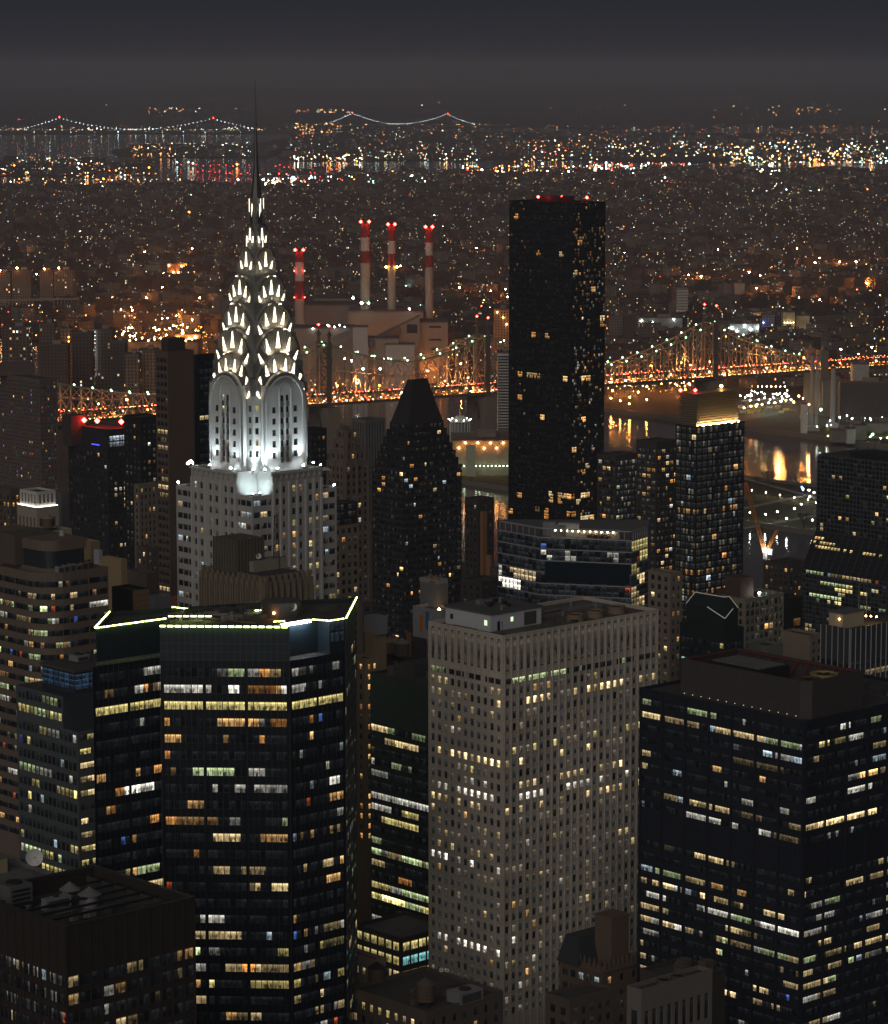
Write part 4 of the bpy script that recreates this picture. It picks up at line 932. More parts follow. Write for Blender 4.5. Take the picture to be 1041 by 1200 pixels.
p = at(524, 1157, 766); dish((p.x, p.y, z + 2.2), .5, 'smallest roof dish beside the pale tower wall', .2)
for i in range(7):
    q = inpoly(poly, .15 + .11 * i, .3 + .09 * (i % 4)); mb = MB(); mb.box(q, 2 + i % 3, 1.5 + i % 2, z - .99, z + .2 + .4 * (i % 3)); mb.build('roof_plant', [brown, wall('plant_dark', (.06, .058, .056), .7, .4)][i % 2], o)
# gothic brick block at the foot of the pale tower
o, poly, z = building('brick_block', 'brown brick block with ornate cornice, mansard box and square chimney tower', 706, 656, 752, 1134, 770, wall('warm_brick', (.13, .095, .07), .85, .3, .8), left=spec(3.0, .62, 3.7, 2.0, 3.0, 70, resid(76, .10, [COO, WHT], .5, rows={0: (.45, COO, .5)}), K=3), right=spec(4.2, .3, 3.7, 1.9, 3.0, 70, resid(77, .06, RES, .4)))
wb = MATS['warm_brick']
for e in (0, 3):
    a, b = poly[e], poly[(e + 1) % 4]; t = (b - a).normalized(); nn = V2(t.y, -t.x); mb = MB(); n = 9
    mb.box((a + b) / 2 + nn * .3, (b - a).length + .6, .6, z - 1.5, z - .6, t, nn)
    for i in range(n): mb.box(a + (b - a) * (i + .5) / n + nn * .25, .7, .5, z - .6, z + 1.3, t, nn); mb.box(a + (b - a) * (i + .5) / n + nn * .25, .35, .3, z + 1.31, z + 2.0, t, nn)
    mb.build('cornice', wb, o)
mb = MB(); mb.box(inpoly(poly, .62, .35), 6.6, 6.0, z - .99, z + 11); mb.build('chimney_tower', wb, o)
mb = MB(); mb.box(inpoly(poly, .62, .35), 7.0, 6.4, z + 11.01, z + 11.6); mb.build('chimney_cap', wb, o)
mb = MB(); b = inpoly(poly, .38, .72); f = [b - SV * 7 - AV * 4, b + SV * 7 - AV * 4, b + SV * 7 + AV * 4, b - SV * 7 + AV * 4]; tz = inset(f, 1.6)
lo = [mb.vert((*p, z - .99)) for p in f]; hi = [mb.vert((*p, z + 6)) for p in tz]
for i in range(4): mb.face([lo[i], lo[(i + 1) % 4], hi[(i + 1) % 4], hi[i]])
mb.face(hi); mb.build('mansard_roof', wall('slate', (.04, .042, .05), .6, .3), o)
mb = MB(); mb.box(b - AV * 3.7 + SV * 1, 1.4, 1.6, z + .6, z + 3.0); mb.build('dormer', emit('dormer_glow', (.4, .6, .9), .12), o)
o, poly, z = building('brick_block', 'lower dark brick annexe below the ornate cornice block', 668, 640, 720, 1172, 745, brown, left=spec(3.0, .5, 3.6, 2.0, 2.5, 70, resid(78, .08, RES, .4)), right=spec(3.0, .5, 3.6, 2.0, 2.5, 70, resid(79, .10, [AMB, WARM], .4)))
o, poly, z = building('grey_block', 'plain grey concrete block with dark slots in front of the dark slab', 752, 735, 835, 1160, 660, wall('warm_concrete', (.17, .15, .135), .8, .2), left=spec(2.2, .6, 12, 5.5, 5.2, 100, lambda e, r, b, k: (.004, .004, .004), rec=.3), right=spec(2.35, .58, 12, 6, 5.2, 100, lambda e, r, b, k: (.004, .004, .004), rec=.3))
for u in (.42, .62):
    p = inpoly(poly, u, .5); fan_unit((p.x, p.y, z - 1), 1.7, .9, 'dark ring fan on the plain grey block, %s' % ('nearer its corner' if u < .5 else 'farther along the roof'), brown, group='ring fans on the grey block')
o, poly, z = building('brick_block', 'dark low roofed block behind the plain grey block, crowded with plant', 800, 750, 850, 1150, 700, dbrown, roof=ROOF)
for i in range(6):
    mb = MB(); mb.box(inpoly(poly, .2 + .12 * i, .25 + .1 * (i % 5)), 3, 2.2, z - .99, z + 1.0 + .5 * (i % 3)); mb.build('roof_plant', brown, o)

# --- mid distance, behind the black and pale towers
o, poly, z = building('white_block', 'grey white windowless block with orange and blue wall stripes', 518, 484, 540, 716, 1050, lgrey, roof=ROOFL)
a, b = poly[3], poly[0]; t = (b - a).normalized(); nn = V2(t.y, -t.x)
for f, c, nm, y0, y1 in ((.30, (.55, .20, .04), 'orange_stripe', 722, 743), (.50, (.05, .16, .30), 'blue_stripe', 717, 738)):
    q = a + (b - a) * f + nn * .04; mb = MB(); mb.box(q, 1.7, .06, zat(y1, 1055), zat(y0, 1055), t, nn); mb.build(nm, wall(nm, c, .6, .1), o)
o2, poly, z = building('white_tower', 'light grey square shaft with a darker top standing over the striped block', 513, 492.5, 525, 680, 1062, lgrey)
mb = MB(); mb.prism(inset(poly, -.05), z - 12.5, z - 1.5, bottom=True); mb.build('upper_panel', grey, o2)
for u, v in ((.35, .3), (.6, .75)):
    p = inpoly(poly, u, v); mb = MB(); mb.cyl((p.x, p.y), 2.4, z - .99, z + 1.5, .05, 16); mb.build('cone_roof', wall('cone_tan', (.25, .17, .10), .8, .2), o2)
p = inpoly(poly, .2, .5); mb = MB(); mb.bar((p.x, p.y, z - 1), (p.x, p.y, z + 10), .18); mb.build('mast', DARK, o2)
p = at(515, 714, 1058); mb = MB(); mb.octa(p, .5); mb.build('wall_lamp', WARML, o2)
o, poly, z = building('tan_block', 'tan stair block with stepped roof among old rooftops behind the black tower', 437, 428, 453, 741, 990, wall('tan_plaster', (.38, .28, .17), .85, .15))
mb = MB(); mb.box(inpoly(poly, .5, .5), 5, 6, z - .99, z + 5); mb.build('roof_house', lgrey, o)
for i in range(4): mb = MB(); mb.box(inpoly(poly, .25 + .17 * i, .05), .5, .5, z - .99, z + 3); mb.build('chimney', lgrey, o)
o, poly, z = building('tan_house', 'stepped orange tan apartment house beside the black tower edge', 428, 410, 444, 772, 975, wall('tan_plaster', (.38, .28, .17), .85, .15), right=spec(3, .45, 3.3, 1.8, 2, 90, resid(80, .5, [AMB, WARM], .7)), left=spec(3, .4, 3.3, 1.8, 2, 90, resid(81, .3, [AMB, WARM], .6)))
o, poly, z = building('roof_block', 'dark low rooftop with skylights and pipes in front of the pyramid tower', 452, 418, 510, 790, 1000, dbrown, roof=ROOF)
for i in range(9):
    mb = MB(); mb.box(inpoly(poly, .1 + .1 * i, .3 + .07 * (i % 5)), 3.5, 2.5, z - .99, z + .6 + .8 * (i % 3)); mb.build('roof_plant', [brown, grey, dbrown][i % 3], o)
p = at(471, 770, 1010); water_tank((p.x, p.y, zat(772, 1010)), 2.5, 4.2, 'grey round water tank with pale cone lid on the dark rooftop', 1.2, GREYM)
for px, lb in ((457, 'brown pointed roof cone behind the grey water tank, closer to the tan block'), (464, 'brown pointed roof cone right behind the grey water tank')):
    p = at(px, 752, 1040); t = thing('water_tank', lb, 'water tank', (p.x, p.y, p.z - 4), 'water tanks on the rooftops'); mb = MB(); mb.cyl((p.x, p.y), 2.1, p.z - 4, p.z, n=16); mb.build('tank', WOOD, t); mb = MB(); mb.cyl((p.x, p.y), 2.3, p.z + .01, p.z + 2, .03, 16); mb.build('conical_lid', wall('cone_tan', (.25, .17, .10), .8, .2), t)
building('roof_block', 'brown rooftop block under the water tank cones', 450, 430, 500, 757, 1040, dbrown)
building('chimney_block', 'slim orange chimney block beside the white striped block', 479, 476, 482, 741, 1020, orange)
# old rooftops between the pyramid tower and the glass hall
building('brick_tower', 'brown old brick tower with grey pipes behind the white shaft', 560, 545, 579, 585, 1450, dbrown, right=spec(3, .45, 3.2, 1.8, 3, 40, resid(82, .08, RES, .6)), left=spec(3, .45, 3.2, 1.8, 3, 40, resid(83, .08, RES, .6)))
building('brick_tower', 'narrow orange brick slab catching street light beside the glass hall', 566, 563, 571, 600, 1400, orange)
building('brick_tower', 'short orange brick slab next to the glass hall, lower than its twin', 574, 570, 577, 651, 1330, orange)
building('brick_house', 'dark brown house with one lit window left of the glass hall', 565, 540, 592, 682, 1250, dbrown, right=spec(4, .4, 3.2, 1.8, 2, 40, resid(84, .15, RES, .7)), left=spec(4, .4, 3.2, 1.8, 2, 40, resid(85, .1, RES, .7)))
building('brick_house', 'dim reddish roof house between pyramid tower and glass hall', 590, 574, 600, 668, 1300, brown, left=spec(4, .4, 3.2, 1.8, 2, 40, resid(86, .2, [AMB, RED], .5)))
# --- glass hall
def glass_hall():
    P = [V2(ray(636, 0)[0] * 1150, 1150), V2(ray(746, 0)[0] * 1141, 1141), V2(ray(766, 0)[0] * 1153, 1153), V2(ray(768, 0)[0] * 1195, 1195), V2(ray(585, 0)[0] * 1195, 1195), V2(ray(585.5, 0)[0] * 1169, 1169)]
    z = zat(629, 1150); o = thing('glass_hall', 'low angular blue glass building with grey floor bands and bright roof terrace', 'building', (P[0].x, P[0].y, 12))
    LL = office(87, .06, [WHT, CRM], {0: (.08, CRM, .4)}, s=.4, stick=.8, dim=.012); L5 = office(88, .08, [WHT], {1: (.3, CRM, .35), 3: (.45, (1, .74, .4), .7)}, s=.4, stick=.8, dim=.012); L1 = office(89, .05, [WHT], {1: (.35, WHT, .5)}, s=.4, dim=.014)
    sp = spec(2.3, .92, 4.4, 3.9, .5, 60, L1, rec=.15, m=(.15, .15), V=2)
    shell(o, P, 12, z, blueg, {5: dict(sp, lit=L5), 0: sp, 1: dict(sp, lit=office(90, .3, [YEL, CRM], {0: (.7, YEL, .5)}, s=.4))}, ROOFL, .3)
    slabs(o, P, z, 7, 4.4, (5, 0, 1), lgrey, .3, .4, 0.0)
    gl = MB(); a, b = P[0], P[1]; t = (b - a).normalized(); nn = V2(t.y, -t.x); gl.box(a + (b - a) * .52 + nn * .2, (b - a).length * .93, .25, z - 17, z - 9.2, t, nn)
    gl.build('big_window', wall('deep_blue_glass', (.014, .024, .034), .15, .3, spec=.6), o)
    post = MB(); q = inset(P, .6)
    for i in (5, 0, 1):
        a, b = q[i], q[(i + 1) % 6]; n = 14 if i == 0 else 7
        for k in range(n + 1): c = a + (b - a) * k / n; post.bar((*c, z - .3), (*c, z + 3.2), .22)
        post.bar((*a, z + 3.2), (*b, z + 3.2), .45)
    post.build('terrace_frame', lgrey, o)
    wl = MB(); a, b = inset(P, 5)[0], inset(P, 5)[1]; t = (b - a).normalized(); nn = V2(t.y, -t.x)
    wl.box(a + (b - a) * .5, (b - a).length * .9, 3, z - .29, z + 2.9, t, nn); wl.build('terrace_wall', cream, o)
    for i in range(11):
        c = a + (b - a) * (.12 + .075 * i) - V2(t.y, -t.x) * -1.9; lm = MB(); lm.octa((*c, z + 2.2), .3); lm.build('terrace_lamp', emit('terrace_lamp', (1, .85, .5), 30), o)
    for f, w_, h, m in ((.12, 5, 5.2, GREYM), (.26, 4.5, 4.4, grey), (.37, 8, 5.0, lgrey)):
        mb = MB(); mb.box(a + (b - a) * (f - .08), w_, 3.4, z + .01, z + h, t, nn); mb.build('roof_unit', m, o)
    mb = MB()
    for i in range(9):
        c = a + (b - a) * (.55 + .03 * i) + nn * 2.6; mb.octa((*c, z + .7), .9 + .25 * (i % 3), rz=.8)
    mb.build('planter_shrubs', wall('autumn_shrub', (.10, .05, .02), .9, .4), o)
glass_hall()

# --- pyramid topped tower
def pyramid_tower():
    d = 1450; poly, z = cbox(473, 436, 541, 552, d); o = thing('pyramid_tower', 'dark stepped tower with a steep pyramid roof and few warm windows', 'building', (poly[0].x, poly[0].y, 12))
    m = wall('pyramid_dark', (.030, .028, .028), .55, .3, spec=.3); L = resid(91, .055, [AMB, WARM, CRM, COO], .8, .010)
    sp = spec(3.1, .8, 3.05, 1.7, .8, 60, L, rec=.3, K=2, m=(.2, .2))
    shell(o, poly, 12, z, m, {0: sp, 3: dict(sp, lit=resid(92, .05, [AMB, WARM, CRM], .8, .010))}, ROOF, .2)
    slabs(o, poly, z, 30, 3.05, (0, 3), wall('band_grey', (.055, .052, .05), .7, .3), .7, .8, -.25)
    pm = at(489, 497, 1462).xy; q = poly; zc = z; ctr = (q[0] + q[2]) / 2; fin_ = [ctr + (p - ctr) * .60 for p in q]
    for k in range(6):
        f = 1 - (k + 1) * .066; pl = [ctr + (p - ctr) * f for p in q]; z0_ = zc - .2; zc = z + (k + 1) * 3.6
        shell(o, pl, z0_, zc, m, {0: dict(sp, top=.9), 3: dict(sp, top=.9)}, ROOF, .2, name='stepped_wall', roofname='step_roof')
    slabs(o, poly, z, 1, 3, (0, 3), m, .4, .4)
    base = [ctr + (p - ctr) * .58 for p in q]; zt = zat(447, 1460); mb = MB(); r0 = ctr + (base[3] - base[0]) * .0 - SV * 4.5; r1 = ctr + SV * 5.5
    lo = [mb.vert((*p, zc - .2)) for p in base]; tp = [mb.vert((*p, zt)) for p in (r0 - AV * 1.6, r1 - AV * 1.6, r1 + AV * 1.6, r0 + AV * 1.6)]
    for i in range(4): mb.face([lo[i], lo[(i + 1) % 4], tp[(i + 1) % 4], tp[i]])
    mb.face(tp); mb.build('pyramid_roof', wall('pyramid_roof', (.035, .032, .03), .55, .3), o)
pyramid_tower()

# --- tall black slab by the river
def black_slab():
    poly, z = cbox(672, 597, 710, 238, 1575); o = thing('skyscraper_slab', 'very tall plain black glass slab with red roof beacons and sparkling side', 'building', (poly[0].x, poly[0].y, 12))
    g = random.Random(7); base = resid(93, .010, [AMB, WARM, CRM], .8, .003, rows={22: (.14,), 29: (.22,), 36: (.10,), 44: (.10,), 49: (.22,), 50: (.12,), 52: (.4,), 53: (.3,)})
    H = z
    def painted_glint(e, r, b, k):  # reflected city glitter put in as faint glow on single panes
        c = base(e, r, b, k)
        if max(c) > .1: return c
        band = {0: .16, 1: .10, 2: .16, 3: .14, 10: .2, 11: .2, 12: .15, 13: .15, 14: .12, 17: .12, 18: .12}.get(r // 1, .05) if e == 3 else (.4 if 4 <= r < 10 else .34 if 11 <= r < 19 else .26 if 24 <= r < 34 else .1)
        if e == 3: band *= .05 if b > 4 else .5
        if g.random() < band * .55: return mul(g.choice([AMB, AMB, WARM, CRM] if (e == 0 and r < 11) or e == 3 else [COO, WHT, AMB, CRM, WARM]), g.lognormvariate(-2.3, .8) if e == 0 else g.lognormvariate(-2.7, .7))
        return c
    sp = spec(3.4, .96, 3.05, 2.75, .6, 75, painted_glint, rec=.06, K=3, V=2, m=(.1, .1))
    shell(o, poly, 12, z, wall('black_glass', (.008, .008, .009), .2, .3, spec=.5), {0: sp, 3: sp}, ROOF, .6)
    # a few strongly lit floors
    q = lambda u, v: inpoly(poly, u, v)
    for u, v, r in ((.15, .62, 1), (.4, .38, 1), (.7, .14, 1)):
        p = q(u, v); beacon(o, (p.x, p.y, z), .8, None, 2.2); mb = MB(); mb.bar((p.x, p.y, z - .6), (p.x, p.y, z + 1.6), .2); mb.build('beacon_pole', DARK, o)
    for u, v, h in ((.2, .9, 4), (.3, .75, 9), (.33, .72, 8), (.5, .5, 5), (.6, .3, 4), (.75, .25, 5)):
        p = q(u, v); mb = MB(); mb.bar((p.x, p.y, z - .6), (p.x, p.y, z + h), .22); mb.build('antenna', DARK, o)
    mb = MB(); mb.box(q(.5, .5), 9, 16, z - .59, z + 2.6); mb.build('roof_plant', black, o)
black_slab()
def river_tower():
    d = 1400; poly, z = cbox(817, 792, 873, 500, d); o = thing('residential_tower', 'dark balcony apartment tower topped by a golden lit slatted crown', 'building', (poly[0].x, poly[0].y, 12))
    L = resid(94, .035, [AMB, WARM, CRM, COO], .7, .03); g = random.Random(3)
    def Lw(e, r, b, k):
        c = L(e, r, b, k)
        if max(c) < .1 and g.random() < (.10 if e == 3 else .03): return mul(g.choice([WHT, COO, CRM]), g.uniform(.05, .35))
        if max(c) < .1 and b in (0, 1, 5) : return mul((.8, .8, .7), .022)
        return c
    sp = spec(3.5, .86, 3.15, 2.5, .7, 70, Lw, rec=.25, K=2, V=1, m=(.3, .3))
    rr = dict(sp, lit=lambda e, r, b, k: Lw(e, r, b, k) if r not in (12, 21, 24) else (mul(g.choice([AMB, WARM, CRM]), .5 * g.random()) if g.random() < .5 else (.01, .01, .01)))
    shell(o, poly, 12, z, black, {0: rr, 3: rr}, ROOF, .8)
    slabs(o, poly, z, 34, 3.15, (0, 3), wall('band_dark', (.035, .035, .037), .7, .3), .35, .35, -.1)
    cb = [inpoly(poly, .05, .15), inpoly(poly, .92, .15), inpoly(poly, .92, .95), inpoly(poly, .05, .95)]; zc = zat(463, d); mb = MB(); mb.prism(inset(cb, .6), z - .8, zc - .3); mb.build('crown_core', wall('gold_metal', (.30, .23, .14), .5, .2), o)
    mb = MB(); n = 13
    for i in range(n):
        zz = z + .6 + (zc - z - .6) * i / (n - 1)
        for a, b in zip(cb, cb[1:] + cb[:1]): mb.bar((*a, zz), (*b, zz), .5, h=.5)
    mb.build('crown_slats', wall('gold_slat', (.16, .125, .08), .5, .2), o)
    for u in (.15, .3, .45, .6, .75, .88):
        p = inpoly(poly, u, .03); lm = MB(); lm.octa((p.x, p.y, z + .1), .35); lm.build('crown_lamp', emit('crown_lamp_gold', (1, .66, .28), 1300), o)
    for u, v in ((.05, .9), (.2, .55)): p = inpoly(poly, u, v); beacon(o, (p.x, p.y, zc), .9, None, 1.2)
    mb = MB(); p = inpoly(poly, .9, .9); mb.octa((p.x, p.y, zc + 1.2), .8); mb.build('roof_lamp', WARML, o)
river_tower()
R1 = lambda s, p=.12: resid(s, p, RES, .65, .02)
building('apartment_tower', 'dark apartment tower with dim curtained windows directly left of the golden crowned tower', 770, 746, 796, 518, 1500, dbrown, right=spec(3, .75, 3.1, 1.8, 4, 60, R1(95, .2), K=2), left=spec(3, .75, 3.1, 1.8, 4, 60, resid(96, .16, [AMB, WARM], .6, .04), K=2))
building('apartment_tower', 'dark apartment tower with grey window grid just right of the black slab', 722, 700, 750, 534, 1550, dbrown, right=spec(2.8, .8, 3.1, 1.9, 3, 60, resid(97, .08, [WHT, CRM, GRN], .6, .06), K=2), left=spec(2.8, .8, 3.1, 1.9, 3, 60, R1(98), K=2))
building('apartment_tower', 'dim olive brick tower between glass hall and dark balcony tower', 786, 760, 800, 672, 1100, beige, right=spec(3, .5, 3.2, 1.8, 1.5, 60, R1(99)), left=spec(3, .5, 3.2, 1.8, 1.5, 60, R1(100, .08)))
# --- leaning glass plaza tower at the right
def plaza_tower():
    d = 1350; u = at(958, 532, d); zt = u.z; U = u.xy; n = 12; m = wall('plaza_frame', (.075, .08, .085), .5, .25); o = thing('plaza_tower', 'dark gridded glass tower with a sloping shoulder and lit sloped strip', 'building', (U.x, U.y, 12))
    D = 9.0; z1 = zat(622, d); z2 = zat(666, d - 6); W_ = 48
    near = U - AV * W_
    L = resid(101, .03, [CRM, WARM, YEL], .8, .006); g2 = office(102, .12, [GRN, YEL, CRM], {0: (.3, CRM, .5), 3: (.5, YEL, .6), 5: (.3, YEL, .5), 6: (.25, GRN, .5)}, s=.5, stick=.7)
    up = [near, near + SV * 28, U + SV * 28, U]; lo = [near - SV * D, near + SV * 28, U + SV * 28, U - SV * D]
    shell(o, up, z2, zt, m, {3: spec(2.1, .84, 2.0, 1.55, .5, z1, L, rec=.12, m=(.1, .1)), 0: spec(2.1, .84, 2.0, 1.55, .5, z1, L, rec=.12, m=(.1, .1))}, ROOF, .8)
    mb = MB(); 
    for a, b in ((lo[3], lo[0]), ):
        facade(mb, o, 3, a, b, 12, z2, spec(2.1, .84, 2.0, 1.5, .3, 60, g2, rec=.12, m=(.1, .1)))
    for a, b in ((lo[0], lo[1]), (lo[1], lo[2]), (lo[2], lo[3])): mb.kquad((*a, 12), (*b, 12), (*b, z2), (*a, z2))
    mb.kquad((*lo[0], z2), (*near, z2), (*near, z1), (*lo[0], z2)) if False else None
    mb.build('lower_wall', m, o)
    sl = MB(); A, B, C_, Dd = (*lo[3], z2), (*lo[0], z2), (*near, z1), (*U, z1); sl.quad(A, B, C_, Dd); sl.face([sl.vert(A), sl.vert(Dd), sl.vert((*U, z2))]); sl.face([sl.vert(B), sl.vert((*near, z2)), sl.vert(C_)]); sl.build('sloped_glass', wall('sloped_glass', (.02, .022, .025), .3, .2, spec=.5), o)
    gr = MB(); Av, Bv, Cv, Dv = map(Vector, (A, B, C_, Dd)); off = Vector((-SV.x, -SV.y, .55)).normalized() * .08
    for i in range(13): gr.bar(Av.lerp(Bv, i / 12) + off, Dv.lerp(Cv, i / 12) + off, .22, h=.12)
    for i in range(1, 9): gr.bar(Av.lerp(Dv, i / 9) + off, Bv.lerp(Cv, i / 9) + off, .18, h=.12)
    gr.build('slope_grid', m, o)
    rr = random.Random(9)
    for row, f0, n_ in ((6, .0, 8), (5, .0, 22), (7, .02, 3), (5, .0, 0)):
        for i in range(n_):
            if rr.random() < .25: continue
            x0 = .02 + i * .038; p = Av.lerp(Bv, x0).lerp(Dv.lerp(Cv, x0), row / 9 + .015) + off * 1.5; q = Av.lerp(Bv, x0 + .03).lerp(Dv.lerp(Cv, x0 + .03), row / 9 + .015) + off * 1.5; r_ = Av.lerp(Bv, x0 + .03).lerp(Dv.lerp(Cv, x0 + .03), row / 9 + .085) + off * 1.5; s_ = Av.lerp(Bv, x0).lerp(Dv.lerp(Cv, x0), row / 9 + .085) + off * 1.5
            wq = MB(); wq.uv = [0, 0, 1, 0, 1, 1, 0, 1]; wq.quad(p, q, r_, s_, col=mul(rr.choice([CRM, YEL, WARM]), rr.uniform(.5, 1.2))); wq.build('window', GLASS, o, attr='lit')
    for i in range(5):
        p = up[0].lerp(up[2], .2 + .14 * i); mb = MB(); mb.bar((*p, zt - .8), (*p, zt + 3 + i % 2), .2); mb.build('antenna', DARK, o)
    mb = MB(); c = (up[0] + up[2]) / 2; mb.box(c, 14, 22, zt - .79, zt + 1.6); mb.build('roof_plant', DARK, o)
plaza_tower()
# --- steel ribbed block at right with the lit roof house
o, poly, z = building('ribbed_block', 'dark grey office block with thin white vertical ribs and a lit roof house', 997, 962, 1080, 737, 1000, wall('ribbed_dark', (.055, .055, .062), .5, .25), right=spec(2.6, .86, 3.4, 1.9, 11.5, 60, office(103, .15, [CRM, WHT], {0: (.1,), 1: (.35, CRM, .6)}, s=.5), rec=.15, fin=(2.6, .22, .25, 60), finmat=wall('rib_white', (.42, .42, .43), .6, .15), m=(.2, .2)), left=spec(2.6, .86, 3.4, 1.9, 11.5, 60, office(104, .12, [YEL, CRM], {0: (.4, CRM, .4)}, s=.5), rec=.15, fin=(2.6, .22, .25, 60), finmat=wall('rib_white', (.42, .42, .43), .6, .15), m=(.2, .2)))
mb = MB(); q = inpoly(poly, .20, .62); mb.box(q, 11, 6, z - .99, z + 4.0); mb.build('roof_house', wall('cream_plaster', (.48, .40, .27), .8, .15), o)
mb = MB(); mb.box(q, 11.5, 6.5, z + 4.01, z + 4.35); mb.build('roof_slab', ROOFL, o)
for u, v, h in ((.05, .50, 2.2), (.14, .44, 2.0), (.30, .42, 2.6), (.42, .5, 1.6), (.47, .45, 1.4), (.53, .4, 1.0)):
    p = inpoly(poly, u, v); lm = MB(); lm.octa((*p, z + h), .3); lm.build('roof_lamp', WARML, o)
for u, h in ((.44, 12), (.55, 9)): p = inpoly(poly, u, .8); mb = MB(); mb.bar((*p, z - 1), (*p, z + h), .16); mb.build('mast', GREYM, o)
# --- dark block with the crossed neon top
def crossed():
    d = 1050; poly, z = cbox(850, 797, 872, 738, d, None, None); o = thing('cut_corner_block', 'dark green glass block with faceted roof edged in thin pale tubes', 'building', (poly[0].x, poly[0].y, 12))
    shell(o, poly, 12, z, wall('teal_black', (.02, .028, .028), .4, .3, spec=.4), {3: spec(2.0, .85, 3.6, 1.9, 5, 60, office(105, .12, [GRN, YEL], {0: (.3, YEL, .5), 2: (.55, (.6, 1, .75), .5), 3: (.4, (.6, 1, .75), .4)}, s=.4), rec=.12), 0: spec(2, .85, 3.6, 1.9, 5, 60, office(106, .12, [GRN], {0: (.2, GRN, .3)}, s=.4), rec=.12)}, ROOF, .5)
    m = MATS['teal_black']; up = inset(poly, 1.5); zt = z + 10.5; mb = MB(); t2 = inset(up, 2.2); lo = [mb.vert((*p, z - .49)) for p in up]; mid_ = [mb.vert((*p, z + 6.5)) for p in up]; hi = [mb.vert((*p, zt)) for p in t2]
    for a, b in ((lo, mid_), (mid_, hi)):
        for i in range(4): mb.face([a[i], a[(i + 1) % 4], b[(i + 1) % 4], b[i]])
    mb.face(hi); mb.build('faceted_top', m, o)
    pale = emit('neon_pale', (.9, .85, .7), .22, 'NONE'); t = MB()
    a, b, c = Vector((*up[3], z + 6.6)), Vector((*up[0], z + 6.6)), Vector((*up[1], z + 6.6)); A, B, C_ = [Vector((*p, zt + .1)) for p in (t2[3], t2[0], t2[1])]
    for p, q in ((a, A), (A, B), (B, C_), (C_, c)): t.bar(p, q, .2)
    mm = b - Vector((0, 0, 3)); t.bar(a.lerp(b, .55), mm, .25); t.bar(mm, b.lerp(c, .6), .25)
    t.build('roof_tubes', pale, o)
crossed()
# --- beige grid block etc.
o, poly, z = building('grid_block', 'olive beige apartment block with a pale window grid and lit roof corner', 874, 845, 919, 702, 1150, wall('olive_frame', (.24, .215, .16), .8, .2), right=spec(2.75, .8, 3.1, 2.2, 1.6, 60, resid(107, .07, [AMB, WARM, CRM], .6, .02), rec=.3, K=2, m=(.2, .2)), left=spec(3.5, .4, 3.1, 1.8, 2, 60, resid(108, .08, RES, .5)))
mb = MB(); mb.box(inpoly(poly, .28, .7), 7.5, 8, z - .99, z + 7); mb.build('roof_house', wall('rust_brown', (.10, .06, .05), .8, .2), o)
p = inpoly(poly, .45, .15); lm = MB(); lm.octa((*p, z + 1), .5); lm.build('roof_lamp', WHITEL, o)
for i in range(7): p = inpoly(poly, .5 + .06 * i, .2 + .05 * (i % 3)); mb = MB(); mb.box(p, 1.3, 1.3, z - .99, z + .6); mb.build('roof_unit', lgrey, o)
building('brick_house', 'reddish brown house with pale floor lines beside the olive grid block', 858, 840, 876, 693, 1180, wall('red_brown_brick', (.12, .065, .05), .85, .25), right=spec(3, .4, 3.1, 1.6, 2, 60, resid(109, .05, RES, .5)))
building('grey_block', 'plain grey roof block with a dark red side below the olive grid block', 899, 877, 918, 757, 1080, wall('grey_green', (.19, .19, .16), .8, .2))
o, poly, z = building('unfinished_block', 'unfinished building wrapped in dark netting with glowing orange floors', 930, 912, 941, 700, 1250, black, right=spec(4, .9, 4.6, 3.4, 9, 60, lambda e, r, b, k: mul((1, .13, .05), .8) if r in (3, 4, 5) else mul(AMB, .10), rec=.5, m=(.2, .2)))
for i in range(4): mb = MB(); mb.bar((*inpoly(poly, .2 * i + .1, 0), z), (*inpoly(poly, .2 * i + .1, 0), z + 3.5), .25); mb.build('rebar_post', wall('rust', (.16, .09, .06), .8, .4), o)
building('low_block', 'low brown roof below the crane between the grid block and plaza tower', 925, 895, 955, 662, 1500, brown, right=spec(3, .5, 3.2, 1.8, 2, 40, R1(110, .2)), left=spec(3, .5, 3.2, 1.8, 2, 40, R1(111, .2)))
building('low_block', 'dim ochre block under the unfinished building and plaza tower', 950, 915, 965, 745, 1150, beige, right=spec(3, .5, 3.2, 1.8, 2, 40, R1(112, .2)))
